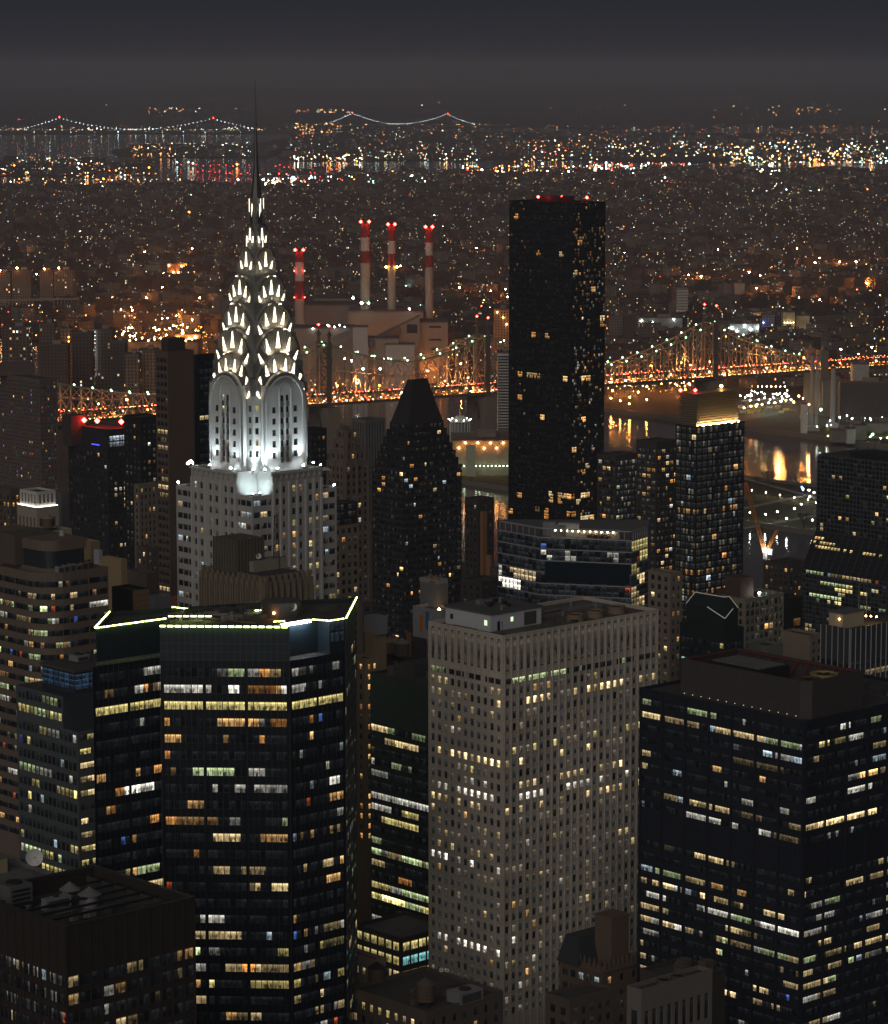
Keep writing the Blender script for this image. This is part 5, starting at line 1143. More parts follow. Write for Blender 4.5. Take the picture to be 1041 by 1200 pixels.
# --- tower crane
def crane():
    o = thing('tower_crane', 'orange lattice tower crane with bright white work lamp and red tip', 'crane', at(901, 690, 1600)); om = wall('crane_orange', (.42, .17, .05), .6, .2); d = 1600
    def lattice(a, b, w, n, name):
        a, b = Vector(a), Vector(b); dr = (b - a).normalized(); x = dr.cross(Vector((0, 1, 0))).normalized(); y = x.cross(dr); mb = MB(); cs = [x * i + y * j for i, j in ((-w, -w), (w, -w), (w, w), (-w, w))]
        for c in cs: mb.bar(a + c, b + c, .42)
        for k in range(n):
            p, q = a.lerp(b, k / n), a.lerp(b, (k + 1) / n)
            for i in range(4):
                mb.bar(p + cs[i], q + cs[(i + 1) % 4], .26); mb.bar(q + cs[i], q + cs[(i + 1) % 4], .26)
        mb.build(name, om, o)
    j = at(897, 648, d); lattice(at(901, 720, d), at(899.5, 655, d), 1.1, 12, 'mast'); lattice(j, at(873.5, 566, d + 6), .9, 16, 'boom'); lattice(j, at(911, 622, d + 4), .7, 6, 'jib_strut')
    mb = MB(); mb.bar(at(873.5, 566, d + 6), at(911, 622, d + 4), .14); mb.bar(at(911, 622, d + 4), at(915, 645, d), .14); mb.build('pendant_cable', DARK, o)
    mb = MB(); c = at(911, 647, d); mb.box(c, 11, 3, c.z - 1, c.z + 2.2); mb.build('counterweight', GREYM, o)
    mb = MB(); c = at(899, 652, d); mb.box(c, 3, 3, c.z - 1.4, c.z + 1.4); mb.build('cab', GREYM, o)
    mb = MB(); mb.octa(at(897, 645, d - 3), 1.3); mb.build('work_lamp', emit('crane_white', (1, .98, .9), 120), o)
    mb = MB(); mb.octa(at(868.5, 565.5, d + 6), .8); mb.build('tip_beacon', REDL, o)
crane()

# --- right of the floodlit skyscraper
def stepped(name, label, px, pl, pr, py, d, mat, sr, sl, steps, dz, shrink, **k):
    poly, z = cbox(px, pl, pr, py, d); o = thing(name, label, 'building', (*poly[0], 12)); shell(o, poly, 12, z, mat, {0: sr, 3: sl}, ROOF, .5); c = (poly[0] + poly[2]) / 2
    for i in range(steps):
        p2 = [c + (p - c) * (1 - shrink * (i + 1)) for p in poly]; shell(o, p2, z + i * dz - .5, z + (i + 1) * dz, mat, {0: dict(sr, top=1.4), 3: dict(sl, top=1.4)}, ROOF, .5, name='stepped_wall', roofname='step_roof')
    return o, poly, z + steps * dz
S1 = lambda s, p=.1: spec(3.0, .55, 3.2, 2.0, 2.2, 60, resid(s, p, RES, .6, .012), rec=.4, K=1, fin=(6, .7, .5, 60))
o, poly, z = stepped('stepped_tower', 'brown stone apartment tower with stepped crown right of the floodlit skyscraper', 404, 383, 433, 542, 1300, wall('brown_stone', (.17, .13, .105), .85, .2), S1(120), S1(121, .06), 3, 4.5, .16)
o, poly, z = building('apartment_block', 'light tan apartment block with square windows and glass top storeys', 392, 378, 421, 617, 1080, beige, right=spec(2.5, .6, 3.1, 1.8, 1.2, 60, resid(122, .12, [AMB, WARM, CRM], .65, .012), rec=.4, m=(.2, .2)), left=spec(2.5, .6, 3.1, 1.8, 1.2, 60, resid(123, .1, RES, .6), m=(.2, .2)))
c = (poly[0] + poly[2]) / 2; p2 = [c + (p - c) * .9 for p in poly]; shell(o, p2, z - .9, z + 8, navy, {0: spec(2, .85, 2.7, 2, .5, z, resid(124, .03, [COO], .3, .015), rec=.1), 3: spec(2, .85, 2.7, 2, .5, z, resid(125, .03, [COO], .3, .015), rec=.1)}, ROOF, .4, name='glass_storeys', roofname='glass_roof')
building('apartment_tower', 'dark slab with a few orange windows behind the floodlit skyscraper, right side', 366, 352, 383, 503, 1550, black, right=spec(3, .5, 3.1, 1.8, 4, 60, resid(126, .08, [AMB, WARM], .7)), left=spec(3, .5, 3.1, 1.8, 4, 60, R1(127)))
building('ribbed_tower', 'grey tower of close vertical ribs behind the stepped stone tower', 428, 412, 452, 492, 1750, wall('rib_grey', (.15, .145, .14), .8, .2), right=spec(2.2, .5, 60, 57, 2, 60, lambda e, r, b, k: (.004, .004, .004), rec=.5), left=spec(2.2, .5, 60, 57, 2, 60, lambda e, r, b, k: (.004, .004, .004), rec=.5), cat='tower')
building('brick_house', 'low pinkish lit house in the gap beside the black tower', 425, 412, 437, 706, 1200, brown, right=spec(3, .5, 3.2, 2, 2, 40, resid(128, .3, [(1, .45, .35), AMB, BLU], .5)))
# --- left of the floodlit skyscraper
o, poly, z = building('brown_slab', 'tall slab with a blank brown side wall left of the floodlit skyscraper', 196.5, 182, 227, 412, 1300, wall('blank_brown', (.125, .085, .068), .85, .12, .05), left=spec(2.6, .8, 3.4, 1.9, 3, 40, office(129, .06, [CRM, YEL], {16: (.6, CRM, .8), 29: (.5, CRM, .6)}, s=.5), rec=.12, K=2))
mb = MB(); mb.box(inpoly(poly, .5, .6), 9, 5, z - .99, z + 5); mb.build('roof_house', dbrown, o)
for i, s in enumerate((3, 0)): pass
building('glass_tower', 'dark blue glass tower tucked between the brown slab and the floodlit skyscraper', 232, 226, 262, 416, 1340, wall('dark_blue_glass', (.012, .016, .022), .3, .2, spec=.5), right=spec(2.6, .9, 3.4, 2.0, 3, 40, office(130, .07, [CRM, YEL, COO], {7: (.5, CRM, .6)}, s=.5), rec=.1, K=1))
def red_beacon_block():
    poly, z = cbox(126, 80, 161, 526, 1650); o = thing('dark_apartments', 'broad black apartment house with four red roof beacons and white lit lounge', 'building', (*poly[0], 12)); m = wall('charcoal_brick', (.028, .026, .027), .7, .3)
    sp = spec(3.2, .6, 3.1, 1.9, 3, 60, resid(131, .035, [WARM, CRM, WHT], .6, .008, rows={5: (.3, CRM, .6), 6: (.5, WHT, .7), 7: (.5, CRM, .7)}), rec=.3, K=1)
    shell(o, poly, 12, z, m, {0: sp, 3: dict(sp, lit=resid(132, .03, RES, .6, .008))}, ROOF, .6)
    top = [inpoly(poly, .12, .06), inpoly(poly, .96, .06), inpoly(poly, .96, .9), inpoly(poly, .12, .9)]; zt = zat(503, 1655)
    shell(o, top, z - .6, zt, m, {0: spec(2.4, .92, 3.3, 2.7, 3.6, z, lambda e, r, b, k: mul((.75, .85, 1), [.9, .3, .15][min(r, 2)] * (.5 + .5 * ((b * 7) % 3) / 2)), rec=.1)}, ROOF, .4, name='upper_wall', roofname='upper_roof')
    for u, v in ((.03, .75), (.22, .5), (.62, .08), (.96, .06)): p = top[0].lerp(top[1], u).lerp(top[3].lerp(top[2], u), v); beacon(o, (*p, zt), 1.5, None, 3.2)
    mb = MB(); p = inpoly(poly, .02, .85); mb.box(p, 10, 8, z - .59, zat(482, 1690)); mb.build('stair_tower', dbrown, o)
    mb = MB(); mb.cyl((p.x, p.y), 2.5, zat(482, 1690) + .01, zat(482, 1690) + 2, .6, 12); mb.build('tower_cap', dbrown, o)
    bl = MB(); q = inpoly(poly, .0, .3); bl.box(q, .4, 7, zt - 9, zt - 8.4); bl.build('blue_light', emit('blue_line', (.05, .08, 1), 1.6), o)
red_beacon_block()
building('dark_apartments', 'dark stepped house between the beacon roofed block and the brown slab', 165, 145, 190, 489, 1560, black, right=spec(3, .5, 3.1, 1.8, 4, 60, R1(133, .04)), left=spec(3, .5, 3.1, 1.8, 4, 60, R1(134, .04)))
building('beige_house', 'pale beige old house with many small dark windows in front of the brown slab', 163, 157, 184, 568, 1450, wall('old_beige', (.20, .165, .13), .85, .25), right=spec(2.6, .5, 3.2, 1.9, 2, 60, resid(135, .06, RES, .6, .008), rec=.4), left=spec(2.6, .5, 3.2, 1.9, 2, 60, R1(136, .05)))
building('brick_house', 'low brown house stepping down in front of the brown slab', 172, 160, 186, 642, 1250, brown, right=spec(3, .45, 3.2, 1.8, 2, 60, R1(137, .12)), left=spec(3, .45, 3.2, 1.8, 2, 60, R1(138, .1)))
# cream block with the white lit crown
o, poly, z = building('lit_crown_block', 'cream block whose top parapet is washed by white light', 43, 20, 69, 595, 1150, cream, right=spec(4.5, .7, 8, 5.4, 4.2, 60, lambda e, r, b, k: (.006, .006, .006), rec=.5, K=3, m=(.6, .6)), left=spec(2.6, .5, 8, 5.4, 4.2, 60, lambda e, r, b, k: (.006, .006, .006), rec=.5))
zt = zat(577, 1150); ip = inset(poly, .8); shell(o, ip, z - 1.0, zt, wall('white_trim', (.55, .53, .48), .7, .15), {0: spec(1.9, .5, 5, 3.4, 1.2, z, lambda e, r, b, k: (.006, .006, .006), rec=.4), 3: spec(1.9, .5, 5, 3.4, 1.2, z, lambda e, r, b, k: (.006, .006, .006), rec=.4)}, ROOF, .8, name='crown_wall', roofname='crown_roof')
for a, b in ((poly[0], poly[1]), (poly[3], poly[0])):
    t = (b - a).normalized(); nn = V2(t.y, -t.x); mb = MB(); mb.box((a + b) / 2 - nn * .3, (b - a).length - .8, .2, z + .02, z + .25, t, nn); mb.build('light_trough', emit('trough_white', (1, .97, .85), 7), o)
building('grey_slab', 'grey windowless slab standing behind the white lit parapet', 72, 66, 80, 577, 1190, wall('grey_slab', (.13, .125, .12), .85, .15))
o, poly, z = building('cream_house', 'cream house with bright small windows below the white lit parapet', 60, 38, 84, 622, 1080, cream, right=spec(3.4, .45, 4, 2, 2.4, 60, resid(139, .35, [COO, WHT], .6), rec=.4), left=spec(3.4, .4, 4, 2, 2.4, 60, R1(140, .1)))
p = inpoly(poly, .3, .5); water_tank((*p, z - 1), 2.2, 3, 'dark water tank with ochre lid below the white lit parapet', 1.6, wall('cone_tan', (.25, .17, .10), .8, .2))
building('apartment_house', 'brown apartment house at the edge, behind the lit cream crown', 12, -30, 24, 573, 1320, brown, right=spec(2.6, .5, 3.1, 1.8, 3, 60, R1(141, .14)), left=spec(2.6, .5, 3.1, 1.8, 3, 60, R1(142, .14)))
building('ochre_block', 'small ochre block with a grey roof box, right of the white lit parapet', 106, 92, 117, 635, 1120, wall('ochre_brick', (.30, .22, .12), .85, .15))
building('ochre_block', 'larger plain ochre wall block beside the curved tan building', 142, 119, 149, 656, 1050, wall('ochre_brick', (.30, .22, .12), .85, .15), right=spec(3, .3, 8, 1, 4, 60, lambda e, r, b, k: (.005, .005, .005)))
building('brown_block', 'brown roof blocks behind the timber clad cube', 172, 148, 186, 672, 1080, brown)
o, poly, z = building('cooling_cube', 'dark louvred cube with a timber coloured side above the black tower roof', 155, 131, 175, 692, 930, DARK)
a, b = poly[0], poly[1]; t = (b - a).normalized(); nn = V2(t.y, -t.x)
for i in range(5): mb = MB(); mb.box((a + b) / 2 + nn * .06, (b - a).length - .3, .1, z - 9 + i * 1.8, z - 9 + i * 1.8 + 1.7, t, nn); mb.build('timber_panel', wall('timber', (.21, .14, .08), .8, .25, .7), o)
building('low_block', 'grey low roof right of the timber clad cube', 182, 172, 200, 700, 960, grey)
building('tan_annexe', 'small white banded annexe beside the curved tan building', 116, 110, 120, 645, 1090, lgrey, right=spec(3, .8, 3.4, 1.6, 1.5, 60, resid(143, .4, [GRN, WHT], .5)))
building('orange_hall', 'low orange lit roof behind the black tower by the floodlit skyscraper', 190, 176, 222, 706, 1000, wall('lit_orange', (.40, .17, .08), .8, .2))  # orange lamplight put into the wall colour
# --- riverside brick towers at the far left
def brick_pair():
    poly, z = cbox(46, -40, 67, 444, 2250); o = thing('brick_apartments', 'large brown brick apartment tower with columns of small balconies by the river', 'building', (*poly[0], 12)); m = wall('tower_brick', (.14, .105, .09), .85, .2)
    L = resid(144, .06, [AMB, WARM, CRM, RED, BLU], .8, .02); sp = spec(2.9, .5, 2.95, 1.7, 3, 8, L, rec=.5, m=(1, 1))
    shell(o, poly, 8, z, m, {0: sp, 3: sp}, ROOF, .6); mb = MB(); mb.box(at(13, 440, 2290), 34, 14, z - .59, zat(425, 2290)); mb.build('penthouse', wall('tower_brick_light', (.18, .14, .12), .85, .2), o)
brick_pair()
# ================================================================ water and land
def water_mat():
    N = NT('river_water'); g = N.n('ShaderNodeNewGeometry'); mp = N.n('ShaderNodeMapping'); mp.inputs['Scale'].default_value = (.22, .16, .2); N.l(g.outputs['Position'], mp.inputs['Vector'])
    n1 = N.n('ShaderNodeTexNoise'); n1.inputs['Scale'].default_value = 1.0; n1.inputs['Detail'].default_value = 4; N.l(mp.outputs[0], n1.inputs['Vector'])
    b = N.n('ShaderNodeBump'); b.inputs['Strength'].default_value = .22; b.inputs['Distance'].default_value = 1.0; N.l(n1.outputs[0], b.inputs['Height']); N.l(b.outputs[0], N.b.inputs['Normal'])
    N.b.inputs['Base Color'].default_value = (.085, .08, .07, 1); N.b.inputs['Roughness'].default_value = .06; N.b.inputs['Specular IOR Level'].default_value = .9
    return N.mat
def plane(name, pts, z, mat):
    mb = MB(); mb.face([mb.vert((p[0], p[1], z)) for p in pts]); return structure(mb.build(name, mat))
plane('water', [(-60000, -4000), (60000, -4000), (60000, 70000), (-60000, 70000)], 0.0, water_mat())
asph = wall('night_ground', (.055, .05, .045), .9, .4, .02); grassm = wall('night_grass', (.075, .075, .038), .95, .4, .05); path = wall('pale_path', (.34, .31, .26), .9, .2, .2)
P2 = lambda px, py, z=2.0: on(px, py, z)
mann = [AS(-3000, -900), AS(-3000, 1395), AS(6000, 1395), AS(6000, -900)]
plane('manhattan_ground', [(p.x, p.y) for p in mann], 8.0, asph)
isl = [AS(1250, 1700), AS(1250, 1885), AS(1650, 1893), AS(2400, 1898), AS(5200, 1905), AS(5200, 1715), AS(2400, 1703)]
plane('island_ground', [(p.x, p.y) for p in isl], 2.2, grassm)
shore = [AS(-400, 2105), AS(1300, 2112), AS(1750, 2140), AS(2100, 2168), AS(2600, 2195), AS(3600, 2230), AS(5200, 2240)]
far = [P2(-260, 224), P2(-60, 222), P2(120, 216), P2(270, 213), P2(330, 216), P2(560, 214.5), P2(690, 206), P2(760, 200), P2(1300, 196)]
plane('queens_ground', [(p.x, p.y) for p in shore] + [(p.x, p.y) for p in far], 2.0, asph)
plane('bay_land', [(p.x, p.y) for p in (P2(340, 188.5), P2(500, 187.5), P2(690, 187), P2(760, 190), P2(1200, 186), P2(1300, 158), P2(600, 154), P2(420, 153.5), P2(350, 158), P2(300, 168), P2(330, 186))], 2.0, asph)
plane('industrial_land', [(p.x, p.y) for p in (P2(-300, 212), P2(60, 205), P2(160, 201.5), P2(182, 196), P2(120, 191), P2(20, 188), P2(-300, 186))], 2.0, asph)
plane('sand_spit', [(p.x, p.y) for p in (P2(100, 193.5), P2(150, 195.2), P2(180, 196.6), P2(150, 191.8), P2(100, 190.5))], 2.3, path)
plane('rikers_land', [(p.x, p.y) for p in (P2(140, 184), P2(300, 184.5), P2(360, 178), P2(340, 170), P2(170, 168), P2(130, 176))], 2.0, asph)
plane('bronx_land', [(p.x, p.y) for p in (P2(-400, 157.5), P2(300, 156.5), P2(400, 152.5), P2(520, 150), P2(1500, 147), V2(30000, 60000), V2(-30000, 60000))], 2.0, asph)
# rolling far hills
def hills():
    mb = MB(); g = random.Random(4); nx, ny = 90, 14; idx = []
    for j in range(ny):
        d = 17500 + 1700 * j; row = []
        for i in range(nx):
            x = (-.22 + .44 * i / (nx - 1)) * d
            env = math.sin(math.pi * min(1, j / 5) / 2) if j else 0
            hgt = env * (34 + 5.2 * j + 22 * math.sin(x / 2300 + j) + 16 * math.sin(x / 900 + 2.3 * j) + 9 * math.sin(x / 410 + j * 5))
            row.append(mb.vert((x, d + 300 * math.sin(i * .9), max(1, hgt) + (2.1 if j == 0 else 0))))
        idx.append(row)
    for j in range(ny - 1):
        for i in range(nx - 1): mb.face([idx[j][i], idx[j][i + 1], idx[j + 1][i + 1], idx[j + 1][i]])
    return structure(mb.build('hills', wall('dark_hill', (.03, .03, .028), .95, .3, .001), smooth=True))
hills()
# riverside paths and quays
def strip(name, a, b, w, z, mat):
    a, b = Vector(a[:2]), Vector(b[:2]); t = (b - a).normalized(); n = V2(-t.y, t.x) * w / 2; return plane(name, [a - n, b - n, b + n, a + n], z, mat)
strip('path', on(866, 597, 2.2), on(955, 578, 2.2), 7, 2.21 + .02, path); strip('path', on(860, 621, 2.2), on(975, 601, 2.2), 5, 2.23, path)
strip('lawn', on(870, 581, 2.2), on(950, 590, 2.2), 30, 2.225, wall('lit_lawn', (.16, .15, .07), .95, .3, .1))  # lawn painted lighter, lamplight put into the grass colour
strip('quay', on(872, 562, 2.2), on(960, 586, 2.2), 6, 3.2, path)
for (a, b, w, h) in ((AS(1300, 1887), AS(2600, 1897), 2.5, 4.2), (AS(1300, 1701.5), AS(2600, 1704.5), 2.5, 3.6), (AS(-300, 2107), AS(1300, 2114), 3, 4.5), (AS(1300, 2114), AS(1750, 2142), 3, 4.5), (AS(1750, 2142), AS(2100, 2170), 3, 4.5), (AS(2100, 2170), AS(2600, 2197), 3, 4.5)):
    mb = MB(); mb.bar((a.x, a.y, h / 2), (b.x, b.y, h / 2), w, h=h); o = structure(mb.build('embankment', wall('sea_wall', (.16, .145, .125), .9, .3, .3)))
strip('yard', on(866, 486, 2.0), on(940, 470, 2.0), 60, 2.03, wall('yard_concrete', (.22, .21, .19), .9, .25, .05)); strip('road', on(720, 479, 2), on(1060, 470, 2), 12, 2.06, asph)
strip('road', on(860, 492, 2.0), on(1000, 462, 2.0), 26, 2.07, wall('lit_asphalt', (.12, .11, .10), .9, .25, .05))  # paler road, lamp glow painted into the asphalt colour

# ================================================================ cantilever bridge
ub = Vector((.84, .543)).normalized(); nb = V2(-ub.y, ub.x); B0 = V2(-106, 2704)
def bp(t, off, z): q = B0 + ub * t + nb * off; return Vector((q.x, q.y, z))
def cantilever():
    o = thing('cantilever_bridge', 'long steel truss bridge with green lamp chains and orange lit double deck', 'bridge', bp(0, 0, 0))
    T = (-330, 0, 168, 430); zu, zl = 53.0, 45.5
    steel = wall('bridge_steel', (.36, .28, .19), .6, .25, .3); dst = wall('bridge_dark_steel', (.075, .062, .052), .7, .3, .3); stone = wall('pier_stone', (.21, .175, .14), .85, .25, .3)
    segs = ((-480, -330, 4, 0), (-330, 0, 9, 1), (0, 168, 25, 1), (168, 430, 9, 1), (430, 562, 4, 2))
    def top(t):
        for a, b, hm, ty in segs:
            if a <= t <= b:
                if ty == 1: f = abs((t - (a + b) / 2) / ((b - a) / 2))
                elif ty == 2: f = 1 - (t - a) / (b - a)
                else: f = (t - a) / (b - a)
                return hm + (45 - hm) * f ** 1.55
        return 4
    for off in (-9.2, 9.2):
        mb = MB(); n = 92; ts = [-330 + i * (892 / n) for i in range(n + 1)]
        for i in range(n):
            a, b = ts[i], ts[i + 1]; ha, hb = top(a), top(b)
            mb.bar(bp(a, off, zu + ha), bp(b, off, zu + hb), 1.3); mb.bar(bp(a, off, zl - 1), bp(b, off, zl - 1), 1.6, h=2)
            mb.bar(bp(a, off, zl - 1), bp(a, off, zu + ha), .75)
            if ha > 12:
                mb.bar(bp(a, off, zu + ha * .5), bp(b, off, zu + hb * .5), .7)
                if i % 2: mb.bar(bp(a, off, zu + ha), bp(b, off, zu + hb * .5), .7); mb.bar(bp(b, off, zu + hb * .5), bp(a, off, zl), .7)
                else: mb.bar(bp(a, off, zu + ha * .5), bp(b, off, zu + hb), .7); mb.bar(bp(a, off, zu + ha * .5), bp(b, off, zl), .7)
            else:
                (mb.bar(bp(a, off, zl), bp(b, off, zu + hb), .75) if i % 2 else mb.bar(bp(a, off, zu + ha), bp(b, off, zl), .75))
        mb.build('truss', steel, o)
    mb = MB()
    for i in range(60):
        t = -330 + i * 892 / 60; h = top(t)
        mb.bar(bp(t, -9.2, zu + h), bp(t, 9.2, zu + h), .7)
    mb.build('sway_braces', steel, o)
    for nm, z, w in (('upper_deck', zu, 14), ('lower_deck', zl, 22)):
        mb = MB(); mb.bar(bp(-700, 0, z - .9), bp(1100, 0, z - .9), w, h=1.4)
        for off in (-w / 2, w / 2): mb.bar(bp(-700, off, z + .3), bp(1100, off, z + .3), .3, h=1.1)
        mb.build(nm, wall('deck_asphalt', (.10, .09, .08), .8, .3), o)
    for t in T:
        mb = MB()
        for off in (-9.2, 9.2):
            mb.bar(bp(t, off, 20), bp(t, off, zu + 46), 4.4); mb.bar(bp(t, off, zu + 46), bp(t, off, zu + 55), 2.6); mb.bar(bp(t, off, zu + 55), bp(t, off, zu + 60), .9)
            mb.octa(bp(t, off, zu + 53), 2.4, rz=4)
        for z in (zu + 8, zu + 20, zu + 32, zu + 45): mb.bar(bp(t, -9.2, z), bp(t, 9.2, z), 1.8)
        for z0, z1 in ((zu + 8, zu + 20), (zu + 20, zu + 32), (zu + 32, zu + 45)): mb.bar(bp(t, -9.2, z0), bp(t, 9.2, z1), .9); mb.bar(bp(t, 9.2, z0), bp(t, -9.2, z1), .9)
        tw = mb.build('tower', dst, o)
        for off in (-9.2, 9.2): b = MB(); b.octa(bp(t, off, zu + 61), 1.25); b.build('beacon', emit('bridge_red', (1, .03, .02), 40), tw)
        pr = MB(); w, h0 = 17, 42                                     # masonry pier with a pointed arch
        for s in (-1, 1): q = bp(t, s * 11.5, 0); pr.box(q, 13, 9, -1, h0, ub, nb)
        q = bp(t, 0, 0)
        pts = [(-7, 26), (-5.5, 31), (-3, 35), (0, 37.5), (3, 35), (5.5, 31), (7, 26)]
        for a, b in zip(pts, pts[1:]):
            for s in (-1, 1):
                A_, B_ = [bp(t + s * 6.3, p[0], p[1]) for p in (a, b)]; A2, B2 = [bp(t + s * 6.3, p[0], h0 - .01) for p in (a, b)]
                (pr.quad(A_, B_, B2, A2) if s > 0 else pr.quad(B_, A_, A2, B2))
            pr.quad(bp(t - 6.3, *a), bp(t - 6.3, *b), bp(t + 6.3, *b), bp(t + 6.3, *a))
        pr.build('pier', stone, o)
    for t in (562, 700, 760, 820, 880, 940, 1000, 1060, -480, -560, -640):
        mb = MB()
        if t in (562, -480):
            for off in (-9.5, 9.5): mb.box(bp(t, off, 0), 10, 7, 0, zu + 12, ub, nb); mb.cyl(bp(t, off, 0), 2.2, zu + 12.01, zu + 17, .3, 10)
            mb.box(bp(t, 0, 0), 10, 11.8, 0, zl - 3, ub, nb)
        else:
            for off in (-8, 8): mb.box(bp(t, off, 0), 3.5, 3.5, 0, zl - 1.7, ub, nb)
            mb.bar(bp(t, -10, zl - 2.6), bp(t, 10, zl - 2.6), 2.5)
        mb.build('pier', stone, o)
    gm = emit('bridge_lamp_green', (.38, 1, .5), 15, 'AUTO'); om = emit('bridge_lamp_orange', (1, .28, .045), 1000, 'AUTO'); ym = emit('bridge_lamp_yellow', (1, .55, .16), 500, 'AUTO')
    n = 50
    for off in (-9.2, 9.2):
        for i in range(n):
            t = -318 + (i + (.5 if off > 0 else 0)) * 868 / n; m = MB(); m.octa(bp(t, off, zu + top(t) + 1.5), .8); m.build('chain_lamp', gm, o)
    g = random.Random(2)
    for i in range(96):
        t = -330 + i * 11.6; off = -7.5 if i % 2 else 7.5; up = i % 3 == 0; m = MB(); m.octa(bp(t, off, (zu + 5.5) if up else zl + 5.2), .42)
        m.build('roadway_lamp', om if up or i % 3 == 1 else ym, o)
    more = MB()                                                      # added lamp beads along both decks, standing in for traffic light trails
    for i in range(860):
        t = -330 + i * 1.55; z = zu + .9 if i % 3 == 0 else zl + 1.4; off = g.choice((-6.6, 6.6)) if i % 3 == 0 else g.choice((-10.4, 10.4))
        more.octa(bp(t, off, z), .34, col=mul((1, .26, .035), 15) if i % 4 else mul((1, .55, .16), 16))
    stuff(more.build('trail_lamps', glow_attr('bridge_trail_glow', 1.0, 'AUTO'), o, attr='lit'))
    for i in range(30):                                              # light thrown by the roadway lamps onto deck and truss
        t = -320 + i * 30; ld = bpy.data.lights.new('roadway_lamp_light', 'POINT'); ld.energy = 9000 if t < -150 else 30000; ld.color = (1, .45, .15); ld.shadow_soft_size = .6
        l = bpy.data.objects.new('roadway_lamp_light', ld); COL.objects.link(l); l.parent = o; l.location = bp(t, -5 if i % 2 else 5, zl + 5.4 if i % 3 else zu + 8) - Vector(o['_o'])
    for t in (600, 640, 690, 740, 560): m = MB(); p = bp(t, 8, zu); m.bar(p, p + Vector((0, 0, 9)), .35); lp = m.build('lamp_post', dst, o); m = MB(); m.octa(p + Vector((0, 0, 9.6)), 1.0); m.build('lamp_head', om, lp)
    mb = MB()                                                       # sign arch near the last tower
    for s in (-1, 1): mb.bar(bp(505, s * 7, zu), bp(505, s * 7, zu + 9), .6)
    for i in range(8):
        a, b = math.pi * i / 8, math.pi * (i + 1) / 8; mb.bar(bp(505, 7 * math.cos(a), zu + 9 + 4 * math.sin(a)), bp(505, 7 * math.cos(b), zu + 9 + 4 * math.sin(b)), .6)
    mb.build('portal_arch', steel, o)
cantilever()
# cars on the bridge
def car_proto(name, body):
    o = thing(name, 'small car driving across the upper deck of the cantilever bridge', 'car', (0, 0, 0), 'cars on the bridge'); o['_o'] = (0, 0, 0); X, Y = V2(1, 0), V2(0, 1)
    mb = MB(); mb.box((0, 0), 4.6, 1.8, .35, .95, X, Y)
    lo = [mb.vert(p) for p in ((-1.7, -.8, .951), (1.2, -.8, .951), (1.2, .8, .951), (-1.7, .8, .951))]; hi = [mb.vert(p) for p in ((-1.1, -.7, 1.5), (.5, -.7, 1.5), (.5, .7, 1.5), (-1.1, .7, 1.5))]
    for i in range(4): mb.face([lo[i], lo[(i + 1) % 4], hi[(i + 1) % 4], hi[i]])
    mb.face(hi); mb.build('body', body, o)
    for x in (-1.4, 1.4):
        for y in (-.85, .85):
            w = MB(); n = 10; a = [w.vert((x + .33 * math.cos(2 * math.pi * i / n), y - .1, .33 + .33 * math.sin(2 * math.pi * i / n))) for i in range(n)]; b = [w.vert((x + .33 * math.cos(2 * math.pi * i / n), y + .1, .33 + .33 * math.sin(2 * math.pi * i / n))) for i in range(n)]
            for i in range(n): w.face([a[i], a[(i + 1) % n], b[(i + 1) % n], b[i]])
            w.face(a[::-1]); w.face(b); w.build('wheel', DARK, o)
    for y in (-.65, .65):
        m = MB(); m.octa((-2.33, y, .9), .42); m.build('taillight', emit('taillight', (1, .04, .02), 60, 'NONE'), o)
        m = MB(); m.octa((2.33, y, .75), .3); m.build('headlight', emit('headlight', (1, .9, .7), 60, 'NONE'), o)
    return o
def cars():
    g = random.Random(8); ang = math.atan2(ub.y, ub.x); protos = [car_proto('car', wall('car_paint_%s' % k, c, .35, .05)) for k, c in (('silver', (.3, .3, .32)), ('dark', (.04, .04, .05)))]
    used = set()
    for i in range(285):
        up = i % 5 != 0; t = -340 + g.random() * 1300; pr = protos[i % 2]
        off = -4.5 if up else g.choice([-6.5, 6.5, 3]); z = (53 if up else 45.5) - .18
        c = pr if i < 2 else copy_thing(pr, (0, 0, 0)); p = bp(t, off, z); c.location = p; c.rotation_euler = (0, 0, ang if off < 0 else ang + math.pi)
        c['label'] = 'small car driving across the upper deck of the cantilever bridge' if up else 'small car driving across the lower deck of the cantilever bridge'
        c['group'] = 'cars on the upper bridge deck' if up else 'cars on the lower bridge deck'
cars()

